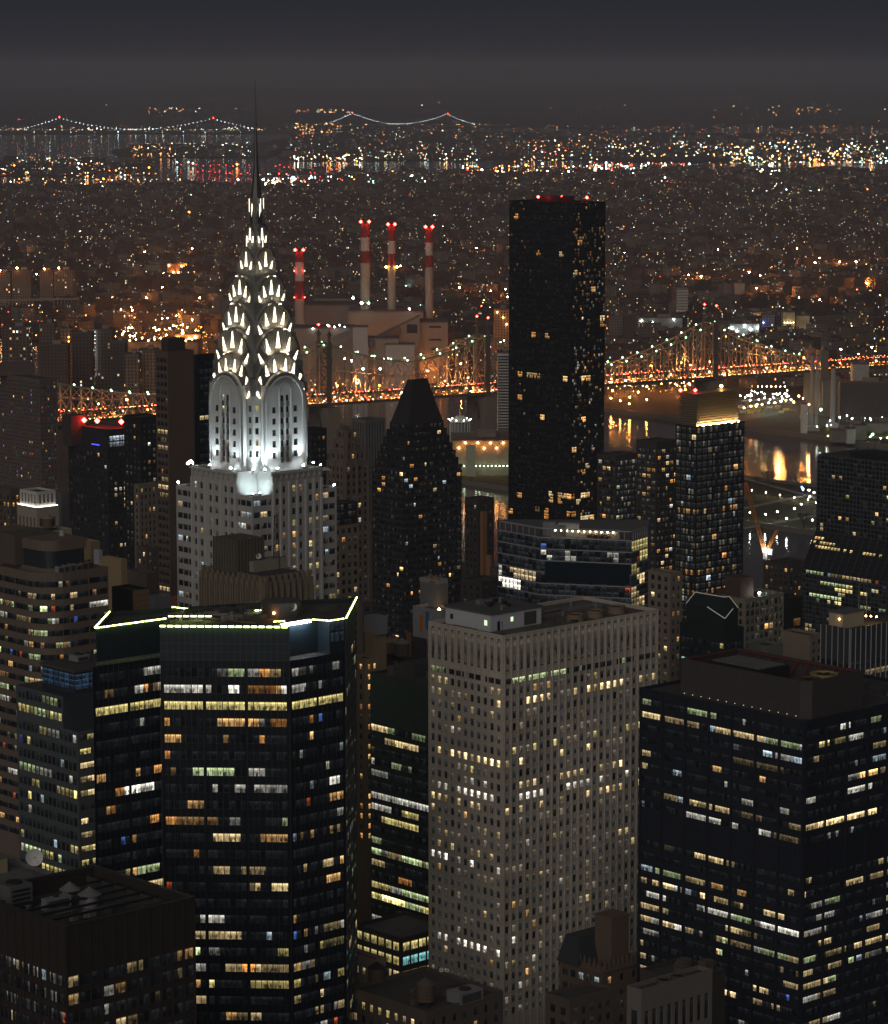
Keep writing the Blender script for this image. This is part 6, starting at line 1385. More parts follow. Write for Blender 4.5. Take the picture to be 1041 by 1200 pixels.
# ================================================================ power station across the river
def power_station():
    d = 3450; white = wall('stack_white', (.50, .46, .40), .7, .15); redm = wall('stack_red', (.22, .025, .025), .7, .15); bare = wall('stack_concrete', (.36, .30, .24), .8, .2)
    for px, top, w, base, bands, lb in ((351, 294, 10, 392, (307, 329, 350), 'shortest red and white chimney, nearest the floodlit skyscraper'), (428, 261, 10.2, 372, (278, 294, 308), 'tall red and white chimney, farthest left of the three equal ones'), (459, 264, 8.4, 372, (282, 297, 311), 'red and white chimney between its two tall twins'), (503, 267, 8.4, 376, (284, 299, 313), 'red and white chimney closest to the black slab')):
        p = at(px, top, d); o = thing('power_chimney', lb, 'chimney', (p.x, p.y, 2)); zt = p.z; r = w / 2 * d / 3600; zs = [zt] + [zat(b, d) for b in bands] + [2]; ms = [redm, white, redm, bare]; zb = 2.0
        R_ = lambda z: r * (1 + .28 * (zt - z) / (zt - 2))
        for i in range(4): mb = MB(); mb.cyl((p.x, p.y), R_(zs[i + 1]), zs[i + 1] + (.01 if i < 3 else 0), zs[i], R_(zs[i]), 20); mb.build(['red_band', 'white_band', 'red_band', 'shaft'][i], ms[i], o)
        mb = MB(); mb.cyl((p.x, p.y), r * 1.12, zt + .01, zt + 1.4, n=20); mb.build('rim', DARK, o)
        for s in (-1, 1): b = MB(); b.octa((p.x + s * r * .95, p.y - r * 1.1, zt + 1.5), 1.9); b.build('beacon', emit('stack_red_lamp', (1, .03, .02), 60), o)
        if px == 351:
            for zz in (zat(317, d), zat(348, d)):
                for s in (-1, 1): b = MB(); b.octa((p.x + s * r * 1.2, p.y - r, zz), .9); b.build('beacon', emit('stack_red_lamp', (1, .03, .02), 60), o)
        if px == 459:
            for s in (-1, 1): b = MB(); b.octa((p.x + s * r * 1.5, p.y - r, zat(312.5, d)), 1.5); b.build('beacon', emit('stack_amber', (1, .45, .1), 60), o)
    o = thing('power_station', 'large tan power station halls with sloping conveyor under the red and white chimneys', 'power station', (*at(470, 400, 3250).xy, 2)); tn = wall('plant_tan', (.30, .225, .165), .85, .2, .1); gy = wall('plant_grey', (.21, .18, .155), .85, .2, .1); lt = wall('plant_light', (.42, .38, .35), .85, .15, .1)
    def hall(nm, x0, x1, yt, dd, dep, mat, base=2.0):
        a, b = at(x0, yt, dd), at(x1, yt, dd); mb = MB(); mb.prism([(a.x, a.y), (b.x, b.y), (b.x, b.y + dep), (a.x, a.y + dep)], base, a.z); ob = mb.build(nm, mat, o)
        rf = MB(); rf.prism([(a.x - .5, a.y - .5), (b.x + .5, b.y - .5), (b.x + .5, b.y + dep + .5), (a.x - .5, a.y + dep + .5)], a.z + .01, a.z + 1.2, bottom=True); rf.build('roof', wall('plant_roof', (.12, .10, .09), .9, .3, .1), ob); return ob
    hall('turbine_hall', 355, 418, 358, 3500, 60, gy); hall('boiler_house', 368, 416, 350, 3560, 50, tn); hall('boiler_house', 408, 496, 366, 3420, 70, gy); hall('coal_house', 487, 525, 378, 3300, 45, tn); hall('grey_tower', 413.5, 431, 383.5, 3230, 14, lt); hall('low_hall', 338, 414, 385, 3260, 40, tn); hall('low_hall', 432, 467, 397, 3240, 25, tn); hall('low_hall', 452, 486, 404, 3235, 15, lt)
    a, b = at(462, 386, 3290), at(492, 371, 3290); mb = MB(); prof = [(a.x, 2), (b.x, 2), (b.x, b.z), (a.x, a.z)]; lo = [mb.vert((x, 3290, z)) for x, z in prof]; hi = [mb.vert((x, 3330, z)) for x, z in prof]
    mb.face(lo)
    for i in range(4): mb.face([lo[i], hi[i], hi[(i + 1) % 4], lo[(i + 1) % 4]][::-1])
    mb.build('sloped_house', tn, o)
    mb = MB(); mb.bar(at(432, 403, 3236), at(466, 386, 3288), 8, h=6); mb.build('conveyor', gy, o)
    mb = MB(); mb.bar(at(390, 398, 3232), at(414, 388, 3234), 5, h=5); mb.build('conveyor', gy, o)
    for x0, x1, yt, yb in ((477, 489, 380, 390), (503, 517, 382, 384), (503, 517, 397, 399), (505, 515, 408, 410)):
        a, b = at(x0, yt, 3289 if x0 < 480 else 3299.6), at(x1, yb, 3289 if x0 < 480 else 3299.6); mb = MB(); mb.quad((a.x, a.y - .3, b.z), (b.x, a.y - .3, b.z), (b.x, a.y - .3, a.z), (a.x, a.y - .3, a.z)); mb.build('opening', DARK, o)
    for x, y, m, r in ((414, 349, 'g', 1.6), (432, 355, 'g', 1.5), (424, 355, 'w', 1.8), (480, 362, 'w', 1.3), (367, 385, 'w', .9), (384, 381, 'b', 1.0), (392, 383, 'w', 1.0), (398, 381, 'w', .9), (404, 383, 'b', .8)):
        mb = MB(); mb.octa(at(x, y, 3415 if y < 370 else 3258), r); mb.build('flood_lamp', {'g': emit('plant_green', (.4, 1, .6), 40), 'w': emit('plant_white', (.95, .95, 1), 40), 'b': emit('plant_blue', (.55, .6, 1), 30)}[m], o)
    for x, y, r in ((426, 432, 2.4), (446, 432, 2.2), (412, 423, 1.8), (450, 421, 1.5), (419, 449, 1.5), (404, 420, 1.4)):
        p = at(x, y, 3120); t = thing('yard_light', 'white floodlight mast on the power station yard, seen through the bridge truss', 'floodlight', (p.x, p.y, 2), 'white yard lights behind the truss'); mb = MB(); mb.bar((p.x, p.y, 2), p, .6); mb.build('pole', DARK, t); mb = MB(); mb.octa(p, r * .7); mb.build('lamp', emit('plant_white', (.95, .95, 1), 40), t)
power_station()

# ================================================================ far suspension bridges
def suspension(lb, x1, y1, x2, y2, d, ydeck, xl, xr, xdl, xdr):
    a, b = at(x1, y1, d), at(x2, y2, d); zd = zat(ydeck, d); o = thing('suspension_bridge', lb, 'bridge', (a.x, a.y, 0)); st = wall('far_steel', (.10, .10, .11), .7, .2)
    wl = emit('necklace', (.75, .93, 1), 24, 'NONE'); rl = emit('far_red', (1, .04, .02), 40, 'NONE')
    mb = MB(); mb.bar((ray(xdl, 0)[0] * d, d, zd), (ray(xdr, 0)[0] * d, d, zd), 25, h=5); mb.build('deck', st, o)
    for p in (a, b):
        mb = MB()
        for s in (-1, 1): mb.bar((p.x, d + s * 12, 0), (p.x, d + s * 12, p.z - 3), 5)
        for z in (zd - 4, zd + 30, p.z - 6): mb.bar((p.x, d - 12, z), (p.x, d + 12, z), 5)
        t = mb.build('tower', st, o); m = MB(); m.octa((p.x, d - 14, p.z), 3.6); m.build('beacon', rl, t)
    L_ = b.x - a.x; n = 38; cable = []
    f = lambda x: zd + 5 + (a.z - 6 - zd - 5) * ((x - (a.x + b.x) / 2) / (L_ / 2)) ** 2
    for i in range(n + 1): x = a.x + L_ * i / n; cable.append(Vector((x, d - 12, f(x))))
    le = Vector((ray(xl, 0)[0] * d, d - 12, zd + 4)); re = Vector((ray(xr, 0)[0] * d, d - 12, zd + 4)); k = 12
    cl = [Vector((le.x + (a.x - le.x) * i / k, d - 12, le.z + (a.z - 6 - le.z) * (i / k) ** 1.25)) for i in range(k)]; cr_ = [Vector((re.x + (b.x - re.x) * i / k, d - 12, re.z + (b.z - 6 - re.z) * (i / k) ** 1.25)) for i in range(k)][::-1]
    allp = cl + cable + cr_; mb = MB()
    for p, q in zip(allp, allp[1:]): mb.bar(p, q, .7)
    mb.build('cable', st, o); g = random.Random(3)
    for p in allp: m = MB(); m.octa(p + Vector((0, -2, 2)), 1.15 * g.uniform(.8, 1.2)); m.build('necklace_lamp', wl, o)
    for i in range(16): x = ray(xdl + (xdr - xdl) * (i + g.random()) / 16, 0)[0] * d; m = MB(); m.octa((x, d - 14, zd + 4), 1.9); m.build('deck_lamp', emit('far_amber', (1, .6, .25), 12, 'NONE'), o)
suspension('far suspension bridge with bluish lamp chains behind the needle spire, longer of the two', 70, 137, 250.5, 138, 13900, 153, 18, 303, -40, 420)
suspension('far suspension bridge with bluish lamp chains right of the needle spire, shorter of the two', 413, 131.5, 525, 133, 15700, 146.5, 380, 556, 350, 600)

# ================================================================ across the river: houses
def house_mat():
    N = NT('house_front'); g = N.n('ShaderNodeNewGeometry'); a = N.n('ShaderNodeAttribute', attribute_name='lit')
    cr_ = N.n('ShaderNodeVectorMath', operation='CROSS_PRODUCT'); N.l(g.outputs['True Normal'], cr_.inputs[0]); cr_.inputs[1].default_value = (0, 0, 1)
    dt = N.n('ShaderNodeVectorMath', operation='DOT_PRODUCT'); N.l(cr_.outputs[0], dt.inputs[0]); N.l(g.outputs['Position'], dt.inputs[1])
    d2 = N.n('ShaderNodeVectorMath', operation='DOT_PRODUCT'); N.l(g.outputs['True Normal'], d2.inputs[0]); N.l(g.outputs['Position'], d2.inputs[1])
    sp = N.n('ShaderNodeSeparateXYZ'); N.l(g.outputs['Position'], sp.inputs[0]); sn = N.n('ShaderNodeSeparateXYZ'); N.l(g.outputs['True Normal'], sn.inputs[0])
    u = N.math('DIVIDE', dt.outputs['Value'], 3.3); v = N.math('DIVIDE', sp.outputs[2], 3.3); w = N.math('ROUND', N.math('DIVIDE', d2.outputs['Value'], 9.0))
    cb = N.n('ShaderNodeCombineXYZ'); N.l(N.math('FLOOR', u), cb.inputs[0]); N.l(N.math('FLOOR', v), cb.inputs[1]); N.l(w, cb.inputs[2])
    wn = N.n('ShaderNodeTexWhiteNoise', noise_dimensions='3D'); N.l(cb.outputs[0], wn.inputs['Vector'])
    fu = N.math('ABSOLUTE', N.math('SUBTRACT', N.math('FRACT', u), .5)); fv = N.math('ABSOLUTE', N.math('SUBTRACT', N.math('FRACT', v), .5))
    inw = N.math('MULTIPLY', N.math('LESS_THAN', fu, .24), N.math('LESS_THAN', fv, .29)); side = N.math('LESS_THAN', N.math('ABSOLUTE', sn.outputs[2]), .3)
    win = N.math('MULTIPLY', inw, side); hb = N.n('ShaderNodeCombineXYZ'); N.l(N.math('FLOOR', N.math('DIVIDE', dt.outputs['Value'], 22.0)), hb.inputs[0]); N.l(N.math('ROUND', N.math('DIVIDE', d2.outputs['Value'], 9.0)), hb.inputs[1]); hw = N.n('ShaderNodeTexWhiteNoise', noise_dimensions='3D'); N.l(hb.outputs[0], hw.inputs['Vector'])
    thr = N.math('SUBTRACT', 1.02, N.math('MULTIPLY', N.math('POWER', hw.outputs['Value'], 3.0), .24)); on_ = N.math('MULTIPLY', win, N.math('GREATER_THAN', wn.outputs['Value'], thr))
    cs = N.n('ShaderNodeSeparateColor'); N.l(wn.outputs['Color'], cs.inputs[0]); ramp = N.n('ShaderNodeValToRGB'); e = ramp.color_ramp.elements; e[0].color = (1, .42, .11, 1); e[1].position = .95; e[1].color = (.7, .9, 1, 1)
    for p, c in ((.3, (1, .56, .2, 1)), (.6, (1, .8, .45, 1)), (.8, (1, .95, .8, 1))): q = e.new(p); q.color = c
    N.l(cs.outputs[1], ramp.inputs[0]); pw = N.math('MULTIPLY', on_, N.math('ADD', .25, N.math('MULTIPLY', N.math('POWER', cs.outputs[2], 3.0), 3.0)))
    N.l(ramp.outputs[0], N.b.inputs['Emission Color']); N.l(pw, N.b.inputs['Emission Strength'])
    no = N.n('ShaderNodeTexNoise'); no.inputs['Scale'].default_value = .08; N.l(g.outputs['Position'], no.inputs['Vector'])
    base = N.mixc(1.0, a.outputs['Color'], N.math('ADD', .5, no.outputs[0]), 'MULTIPLY'); base2 = N.mixc(win, base, (.015, .016, .018)); top = N.mixc(N.math('GREATER_THAN', sn.outputs[2], .5), base2, (.045, .043, .041))
    N.l(top, N.b.inputs['Base Color']); N.b.inputs['Roughness'].default_value = .85; N.b.inputs['Specular IOR Level'].default_value = .2
    N.mat.cycles.emission_sampling = 'NONE'; return N.mat
HOUSE = house_mat()
def plain_mat():
    N = NT('plain_front'); a = N.n('ShaderNodeAttribute', attribute_name='lit'); g = N.n('ShaderNodeNewGeometry'); no = N.n('ShaderNodeTexNoise'); no.inputs['Scale'].default_value = .15; no.inputs['Detail'].default_value = 5; N.l(g.outputs['Position'], no.inputs['Vector'])
    N.l(N.mixc(1.0, a.outputs['Color'], N.math('ADD', .55, N.math('MULTIPLY', no.outputs[0], .9)), 'MULTIPLY'), N.b.inputs['Base Color']); N.b.inputs['Roughness'].default_value = .85; return N.mat
PLAIN = plain_mat()
TINTS = [('dark red brick', (.095, .05, .037)), ('brown brick', (.085, .064, .047)), ('pale grey', (.165, .158, .15)), ('tan', (.16, .125, .085)), ('dark grey', (.055, .054, .052)), ('cream', (.22, .19, .15))]
KINDS = [('house', 'low %s flat roofed house in the street grid across the river', 'house', 'low %s houses across the river'), ('apartment_house', 'mid height %s apartment house across the river', 'apartment house', 'mid height %s apartment houses across the river'), ('warehouse', 'wide low %s warehouse across the river', 'warehouse', 'wide %s warehouses across the river')]
def house_mesh(mb, c, sx, sy, h, ax, ay, tint, g, z=2.0):
    mb.box(c, sx, sy, z, z + h, ax, ay, col=tint)
    c2 = Vector(c[:2]) + ax * sx * g.uniform(-.25, .25) + ay * sy * g.uniform(-.2, .2)
    mb.box(c2, min(4, sx * .4), min(4, sy * .4), z + h + .01, z + h + 2.4, ax, ay, col=mul(tint, .9))
    if sx > 12 and sy > 8:
        e = ax * sx / 2; f = ay * sy / 2; cc = Vector(c[:2])
        for p, q in ((cc - e - f, cc + e - f), (cc - e - f, cc - e + f)): mb.bar((*p, z + h + .35), (*q, z + h + .35), .5, h=.7, col=tint)
def queens():
    g = random.Random(17); rec = []
    zones = [(0, 2150)]; ax, ay = SV, AV
    ang = R(-8); rot = lambda v, t: V2(v.x * math.cos(t) - v.y * math.sin(t), v.x * math.sin(t) + v.y * math.cos(t))
    ax, ay = rot(SV, ang), rot(AV, ang)
    for bi in range(-10, 130):
        for bj in range(-90, 90):
            c0 = V2(100, 3000) + ay * (bj * 95.0) + ax * (bi * 210.0 - 3000)
            if c0.y < 2600 or c0.y > 9700: continue
            px, py = project((c0.x, c0.y, 2))
            if px < -90 or px > 1130: continue
            n = 12
            for k in range(n):
                for side in (-1, 1):
                    if g.random() < .16: continue
                    sx = g.uniform(11, 16.5); sy = g.uniform(14, 30); q = c0 + ax * ((k - n / 2 + .5) * 15.5) + ay * side * 20 + V2(g.uniform(-2, 2), g.uniform(-2, 2))
                    px, py = project((q.x, q.y, 2)); si = q.dot(SV); al = q.dot(AV)
                    if si < 2235 + max(0, (al - 2600) * .03) or px < -25 or px > 1066: continue
                    if 335 < px < 545 and q.y < 3640 : continue
                    if px > 700 and q.y < 3250: continue
                    if px < 240 and q.y < 3950 and px > 100: continue
                    fy = 216 if px < 330 else 216 - (px - 330) * .05
                    if py < fy + 3: continue
                    kind = 0 if g.random() < .72 else (1 if g.random() < .6 else 2)
                    h = g.uniform(7.5, 12) if kind == 0 else g.uniform(15, 24) if kind == 1 else g.uniform(8, 13)
                    if kind == 2: sx *= 1.9; sy *= 1.2
                    if kind == 1: sx *= 1.25
                    rec.append((sx * h / q.length ** 2, q, sx, sy, h, kind, g.randrange(6)))
    rec.sort(key=lambda r: -r[0]); near = [r for r in rec if r[0] > 0]; lim = {0: 110, 1: 110, 2: 70}; rest = MB(); cnt = {0: 0, 1: 0, 2: 0}
    for s, q, sx, sy, h, kind, ti in rec:
        nm, tn = TINTS[ti]
        if cnt[kind] < lim[kind]:
            cnt[kind] += 1; mb = MB(); house_mesh(mb, q, sx, sy, h, ax, ay, tn, g); K_ = KINDS[kind]
            tag(mb.build(K_[0], HOUSE, attr='lit'), K_[1] % nm, K_[2], K_[3] % nm)
        else: house_mesh(rest, q, sx, sy, h, ax, ay, tn, g)
    o = rest.build('distant_houses', HOUSE, attr='lit'); stuff(o); o['label'] = 'dense low houses far across the river'; o['category'] = 'houses'
    far_ = MB()
    for (x0, x1, y0, y1, n) in ((-10, 1050, 157, 186, 380), (-10, 180, 187, 205, 70), (300, 760, 201, 214, 120), (760, 1050, 198, 215, 160), (-10, 1050, 148, 155, 120)):
        for i in range(n):
            px, py = g.uniform(x0, x1), g.uniform(y0, y1)
            if py < 188 and px < 335 and not (140 < px < 335 and 170 < py < 183): continue
            p = on(px, py, 2); far_.box(p, g.uniform(15, 60), g.uniform(15, 40), 2, 2 + g.uniform(6, 22), ax, ay, col=g.choice(TINTS)[1])
    o = far_.build('distant_buildings', HOUSE, attr='lit'); stuff(o); o['label'] = 'low buildings on the far shores'; o['category'] = 'buildings'
    return ax, ay
QX, QY = queens()
# named buildings across the river
PLAINS = ('striped_tower', 'pale_tower', 'gold_hotel', 'glass_shed', 'lit_garage', 'bright_yard_shed', 'white_sheds', 'white_apartments', 'rail_yard_shed', 'river_hall', 'control_house', 'white_tank_house', 'works_shed', 'orange_lit_house', 'orange_factory')
def far_block(name, label, x0, x1, yt, d, dep, tint, cat='building', base=2.0, floors=None, mat=None, group=None, extra=None):
    a, b = at(x0, yt, d), at(x1, yt, d); o = thing(name, label, cat, (a.x, a.y, base), group); mb = MB(); s = (b.x - a.x)
    mb.prism([(a.x, a.y), (b.x, b.y), (b.x, b.y + dep), (a.x, a.y + dep)], base, a.z, col=tint)
    mb.build('wall', mat or (PLAIN if name in PLAINS else HOUSE), o, attr='lit'); r = MB(); r.prism([(a.x - .3, a.y - .3), (b.x + .3, a.y - .3), (b.x + .3, a.y + dep + .3), (a.x - .3, a.y + dep + .3)], a.z + .01, a.z + 1.0, bottom=True); r.build('parapet', wall('plant_roof', (.12, .10, .09), .9, .3, .1), o)
    r = MB(); r.box(((a.x + b.x) / 2 + s * .1, a.y + dep / 2), s * .3, dep * .4, a.z + 1.01, a.z + 4.5, V2(1, 0), V2(0, 1)); r.build('roof_house', wall('plant_grey', (.21, .18, .155), .85, .2, .1), o)
    if extra: extra(o, a, b)
    return o
def bands(n, y0, y1, mat, nm):
    def f(o, a, b):
        for i in range(n):
            z = zat(y0 + (y1 - y0) * i / n, a.y); z2 = zat(y0 + (y1 - y0) * (i + .5) / n, a.y); m = MB(); m.box(((a.x + b.x) / 2, a.y - .3), (b.x - a.x) * .96, .5, z2, z, V2(1, 0), V2(0, 1)); m.build(nm, mat, o)
    return f
def glows(spots, mat, nm='lamp', r=1.2):
    def f(o, a, b):
        for x, y in spots: m = MB(); m.octa(at(x, y, a.y - 1.5), r); m.build(nm, mat, o)
    return f
whit = wall('white_slab', (.5, .48, .45), .8, .1); HL = emit('hotel_wash', (1, .72, .25), 60); BL = emit('blue_wash', (.12, .2, 1), 60)
far_block('striped_tower', 'pale tower with white and dark horizontal stripes beyond the bridge', 793, 807, 337, 4150, 25, (.20, .18, .16), extra=bands(10, 340, 373, whit, 'white_band'))
far_block('brick_tower', 'reddish slim tower attached left of the striped tower', 788, 793, 339, 4160, 20, (.22, .08, .05))
far_block('pale_tower', 'pale blank sided tower beyond the bridge, right of its last tower', 861, 873, 332, 4500, 25, (.33, .29, .24))
far_block('tan_apartments', 'tan stepped apartment house beyond the bridge', 906, 935, 333, 4700, 25, (.26, .19, .12)); far_block('tan_apartments', 'dull tan apartment house right of the stepped one', 962, 990, 343, 4600, 25, (.20, .15, .10))
far_block('blue_tower', 'slim dark tower washed by blue light beside the gold lit hotel', 894, 908, 369, 3900, 20, (.25, .25, .28), extra=glows([(895.5, 388), (900, 391), (905, 386), (895, 378), (896, 391)], BL, r=.9))
far_block('gold_hotel', 'cream stepped hotel floodlit in gold beyond the bridge, taller wing', 918, 932, 366, 3880, 22, (.5, .42, .26), extra=glows([(919 + i * 2.0, 391.5) for i in range(7)] + [(920 + i * 3.4, 378) for i in range(4)], HL, r=.55)); far_block('gold_hotel', 'cream hotel floodlit in gold beyond the bridge, lower wing', 933, 949, 370, 3890, 22, (.5, .42, .26), extra=glows([(934.5 + i * 2.4, 391.5) for i in range(6)], HL, r=.55))
far_block('dark_block', 'brown plain block between blue and gold lit buildings', 908.5, 917, 370, 3950, 20, (.16, .10, .06)); far_block('glass_shed', 'low white shed glowing inside beyond the bridge', 950, 982, 378, 3950, 25, (.3, .3, .34), extra=glows([(953, 380), (962, 381), (971, 382), (980, 384)], WHITEL, r=.5))
far_block('lit_garage', 'long low garage with a row of orange lit openings beyond the bridge', 858, 902, 366, 4100, 30, (.34, .24, .16), extra=glows([(862 + i * 4.5, 370) for i in range(9)], WARML, r=.5))
far_block('bright_yard_shed', 'low shed with bluish white and red lamps beyond the bridge', 856, 890, 380, 3850, 20, (.3, .3, .3), extra=glows([(858, 385), (864, 388), (873, 381.5), (880, 386), (888, 384)], WHITEL, r=1.1))
far_block('white_sheds', 'low white roofed sheds right of the black slab beyond the bridge', 748, 800, 373, 3900, 25, (.30, .30, .29), extra=glows([(752, 376), (765, 378), (790, 374)], WHITEL, r=.7))
far_block('dark_apartments', 'dark tall slab beyond the bridge just right of the black slab', 731, 744, 369, 3700, 20, (.06, .06, .06)); far_block('grey_apartments', 'grey apartment house with lit columns right of the black slab', 714, 730, 371, 3750, 20, (.17, .15, .14))
far_block('white_apartments', 'thin white apartment tower striped by dark windows beside the black slab', 583.5, 599, 414, 2650, 22, (.5, .47, .42), extra=bands(26, 417, 505, wall('window_dark', (.03, .03, .03), .4, .2), 'window_strip')); far_block('orange_apartments', 'orange lit apartment slab beyond the bridge beside the black slab', 579, 597, 363, 3600, 25, (.34, .20, .10), extra=glows([(583, 366), (590, 372), (594, 380)], WARML, r=.8))
for x0, x1, yt, lb in ((-6, 12, 320, 'tan housing tower at the far edge across the river, leftmost'), (14, 36, 317, 'tan housing tower across the river, second from the edge'), (46, 62, 318, 'tan housing tower across the river right of a gap'), (63, 86, 317, 'widest tan housing tower across the river')):
    far_block('housing_tower', lb, x0, x1, yt, 4300, 30, (.24, .17, .11), extra=glows([(x0 + 6, yt - 3)], emit('lamp_orange', (1, .38, .1), 70), r=1.6))
mb = MB(); a, b = at(-10, 352, 4250), at(92, 350, 4250); mb.bar(a, b, 3, h=2.5); v = MB(); 
for i in range(26): p = a.lerp(b, i / 25); mb.bar((p.x, p.y, 2), p, 1.2)
tag(mb.build('viaduct', wall('plant_tan', (.30, .225, .165), .85, .2, .1)), 'pale rail viaduct on posts below the tan housing towers', 'viaduct')
for x0, x1, yt, dd, c, ex, lb in ((2, 34, 384, 2950, (.15, .10, .075), None, 'brown island apartment block at the very edge of the view, above the brick tower'), (46, 64, 380, 3050, (.19, .13, .09), None, 'brown island apartment block with pale top'), (45, 79, 405, 2900, (.10, .075, .06), None, 'darker island apartment block in front of the others'), (70, 83, 385, 2990, (.26, .17, .09), glows([(80.5, 395 + i * 5) for i in range(12)] , emit('stair_orange', (1, .28, .08), 12), 'stair_lamp', 1.0), 'island apartment block with an orange lit stair column'), (84, 108, 391, 2960, (.10, .08, .07), None, 'dark island apartment block between the two lit stair columns'), (108, 132, 387, 3000, (.12, .10, .09), glows([(110.5, 389 + i * 4.4) for i in range(12)], emit('stair_white', (.9, 1, .92), 16), 'stair_lamp', .9), 'island apartment block with a white lit stair column'), (130, 147, 401, 2960, (.08, .07, .065), None, 'low dark island apartment block beside the white lit stair column'), (146, 163, 416, 2930, (.20, .15, .11), None, 'tan island apartment block, lower and nearer'), (162, 184, 411, 2950, (.24, .18, .12), None, 'tan island apartment block next to the brown slab')):
    far_block('island_apartments', lb, x0, x1, yt, dd, 22, c, 'apartment house', extra=ex)
far_block('orange_factory', 'factory with glowing orange front and white lit windows across the river', 196, 219, 309, 5000, 30, (.38, .2, .1), extra=glows([(198, 311), (213, 312), (219, 318), (203, 319), (209, 319), (203, 326), (209, 326)], emit('lamp_orange', (1, .38, .1), 70), r=1.5)); far_block('white_lit_block', 'pale block with greenish lit front across the river beside the orange factory', 170, 194, 311, 5050, 30, (.3, .28, .25), extra=glows([(160 + i * 5, 329) for i in range(6)], WHITEL, r=1.0))
far_block('rail_yard_shed', 'long low yard shed under orange lamps across the river', 148, 232, 402, 3350, 40, (.30, .19, .10), extra=glows([(152 + i * 7.3, 399 - (i % 3) * 1.5) for i in range(11)], emit('lamp_orange', (1, .38, .1), 70), r=1.0)); far_block('rail_yard_shed', 'bright yellow yard shed under the orange lamps beside the brown slab', 205, 235, 392, 3500, 30, (.40, .29, .14), extra=glows([(208, 396), (214, 390), (222, 397), (229, 395)], emit('lamp_orange', (1, .38, .1), 70), r=1.7))
o = far_block('river_hall', 'low flat hall with orange roof lamps and greenish lit front beside the pyramid tower', 529, 600, 517, 2540, 70, (.30, .26, .18), extra=glows([(538 + i * 7.4, 525 + (i % 2) * -6) for i in range(8)], emit('lamp_orange', (1, .38, .1), 70), r=.8))
for i in range(14): m = MB(); p = at(535 + i * 4.6, 546, 2536); m.octa(p, .5); m.build('front_lamp', emit('hall_green', (.75, 1, .7), 20), o)
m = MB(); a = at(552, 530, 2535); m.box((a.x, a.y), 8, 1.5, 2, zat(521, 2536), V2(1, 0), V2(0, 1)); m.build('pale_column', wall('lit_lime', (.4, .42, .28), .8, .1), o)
def pavilion():
    p = at(539, 500, 2600); o = thing('glass_pavilion', 'small white lit domed pavilion between pyramid tower and black slab', 'pavilion', (p.x, p.y, 2)); w = wall('pavilion_white', (.55, .55, .52), .6, .1); zt = zat(494, 2600); mb = MB()
    for i in range(18): a = 2 * math.pi * i / 18; mb.bar((p.x + 8.5 * math.cos(a), p.y + 8.5 * math.sin(a), 2), (p.x + 8.5 * math.cos(a), p.y + 8.5 * math.sin(a), zt), .6)
    mb.build('columns', w, o); mb = MB(); mb.cyl(p, 9, zt + .01, zt + 1.5, 9, 24); mb.build('ring_beam', w, o); mb = MB(); mb.cyl(p, 6, zt + 1.51, zt + 5, 3.4, 20); mb.build('dome', w, o); mb = MB(); mb.cyl(p, 7.6, 2, zt - 1, n=20); mb.build('core', wall('pavilion_core', (.2, .2, .2), .6, .1), o)
    mb = MB(); mb.bar((p.x, p.y, zt + 5), (p.x, p.y, zt + 11), .5); mb.build('finial', w, o)
    for i in range(9): a = 2 * math.pi * i / 9 + .2; m = MB(); m.octa((p.x + 9.6 * math.cos(a), p.y + 9.6 * math.sin(a), zt + 2), .5); m.build('lamp', emit('pavilion_lamp', (.9, 1, .85), 30), o)
pavilion()
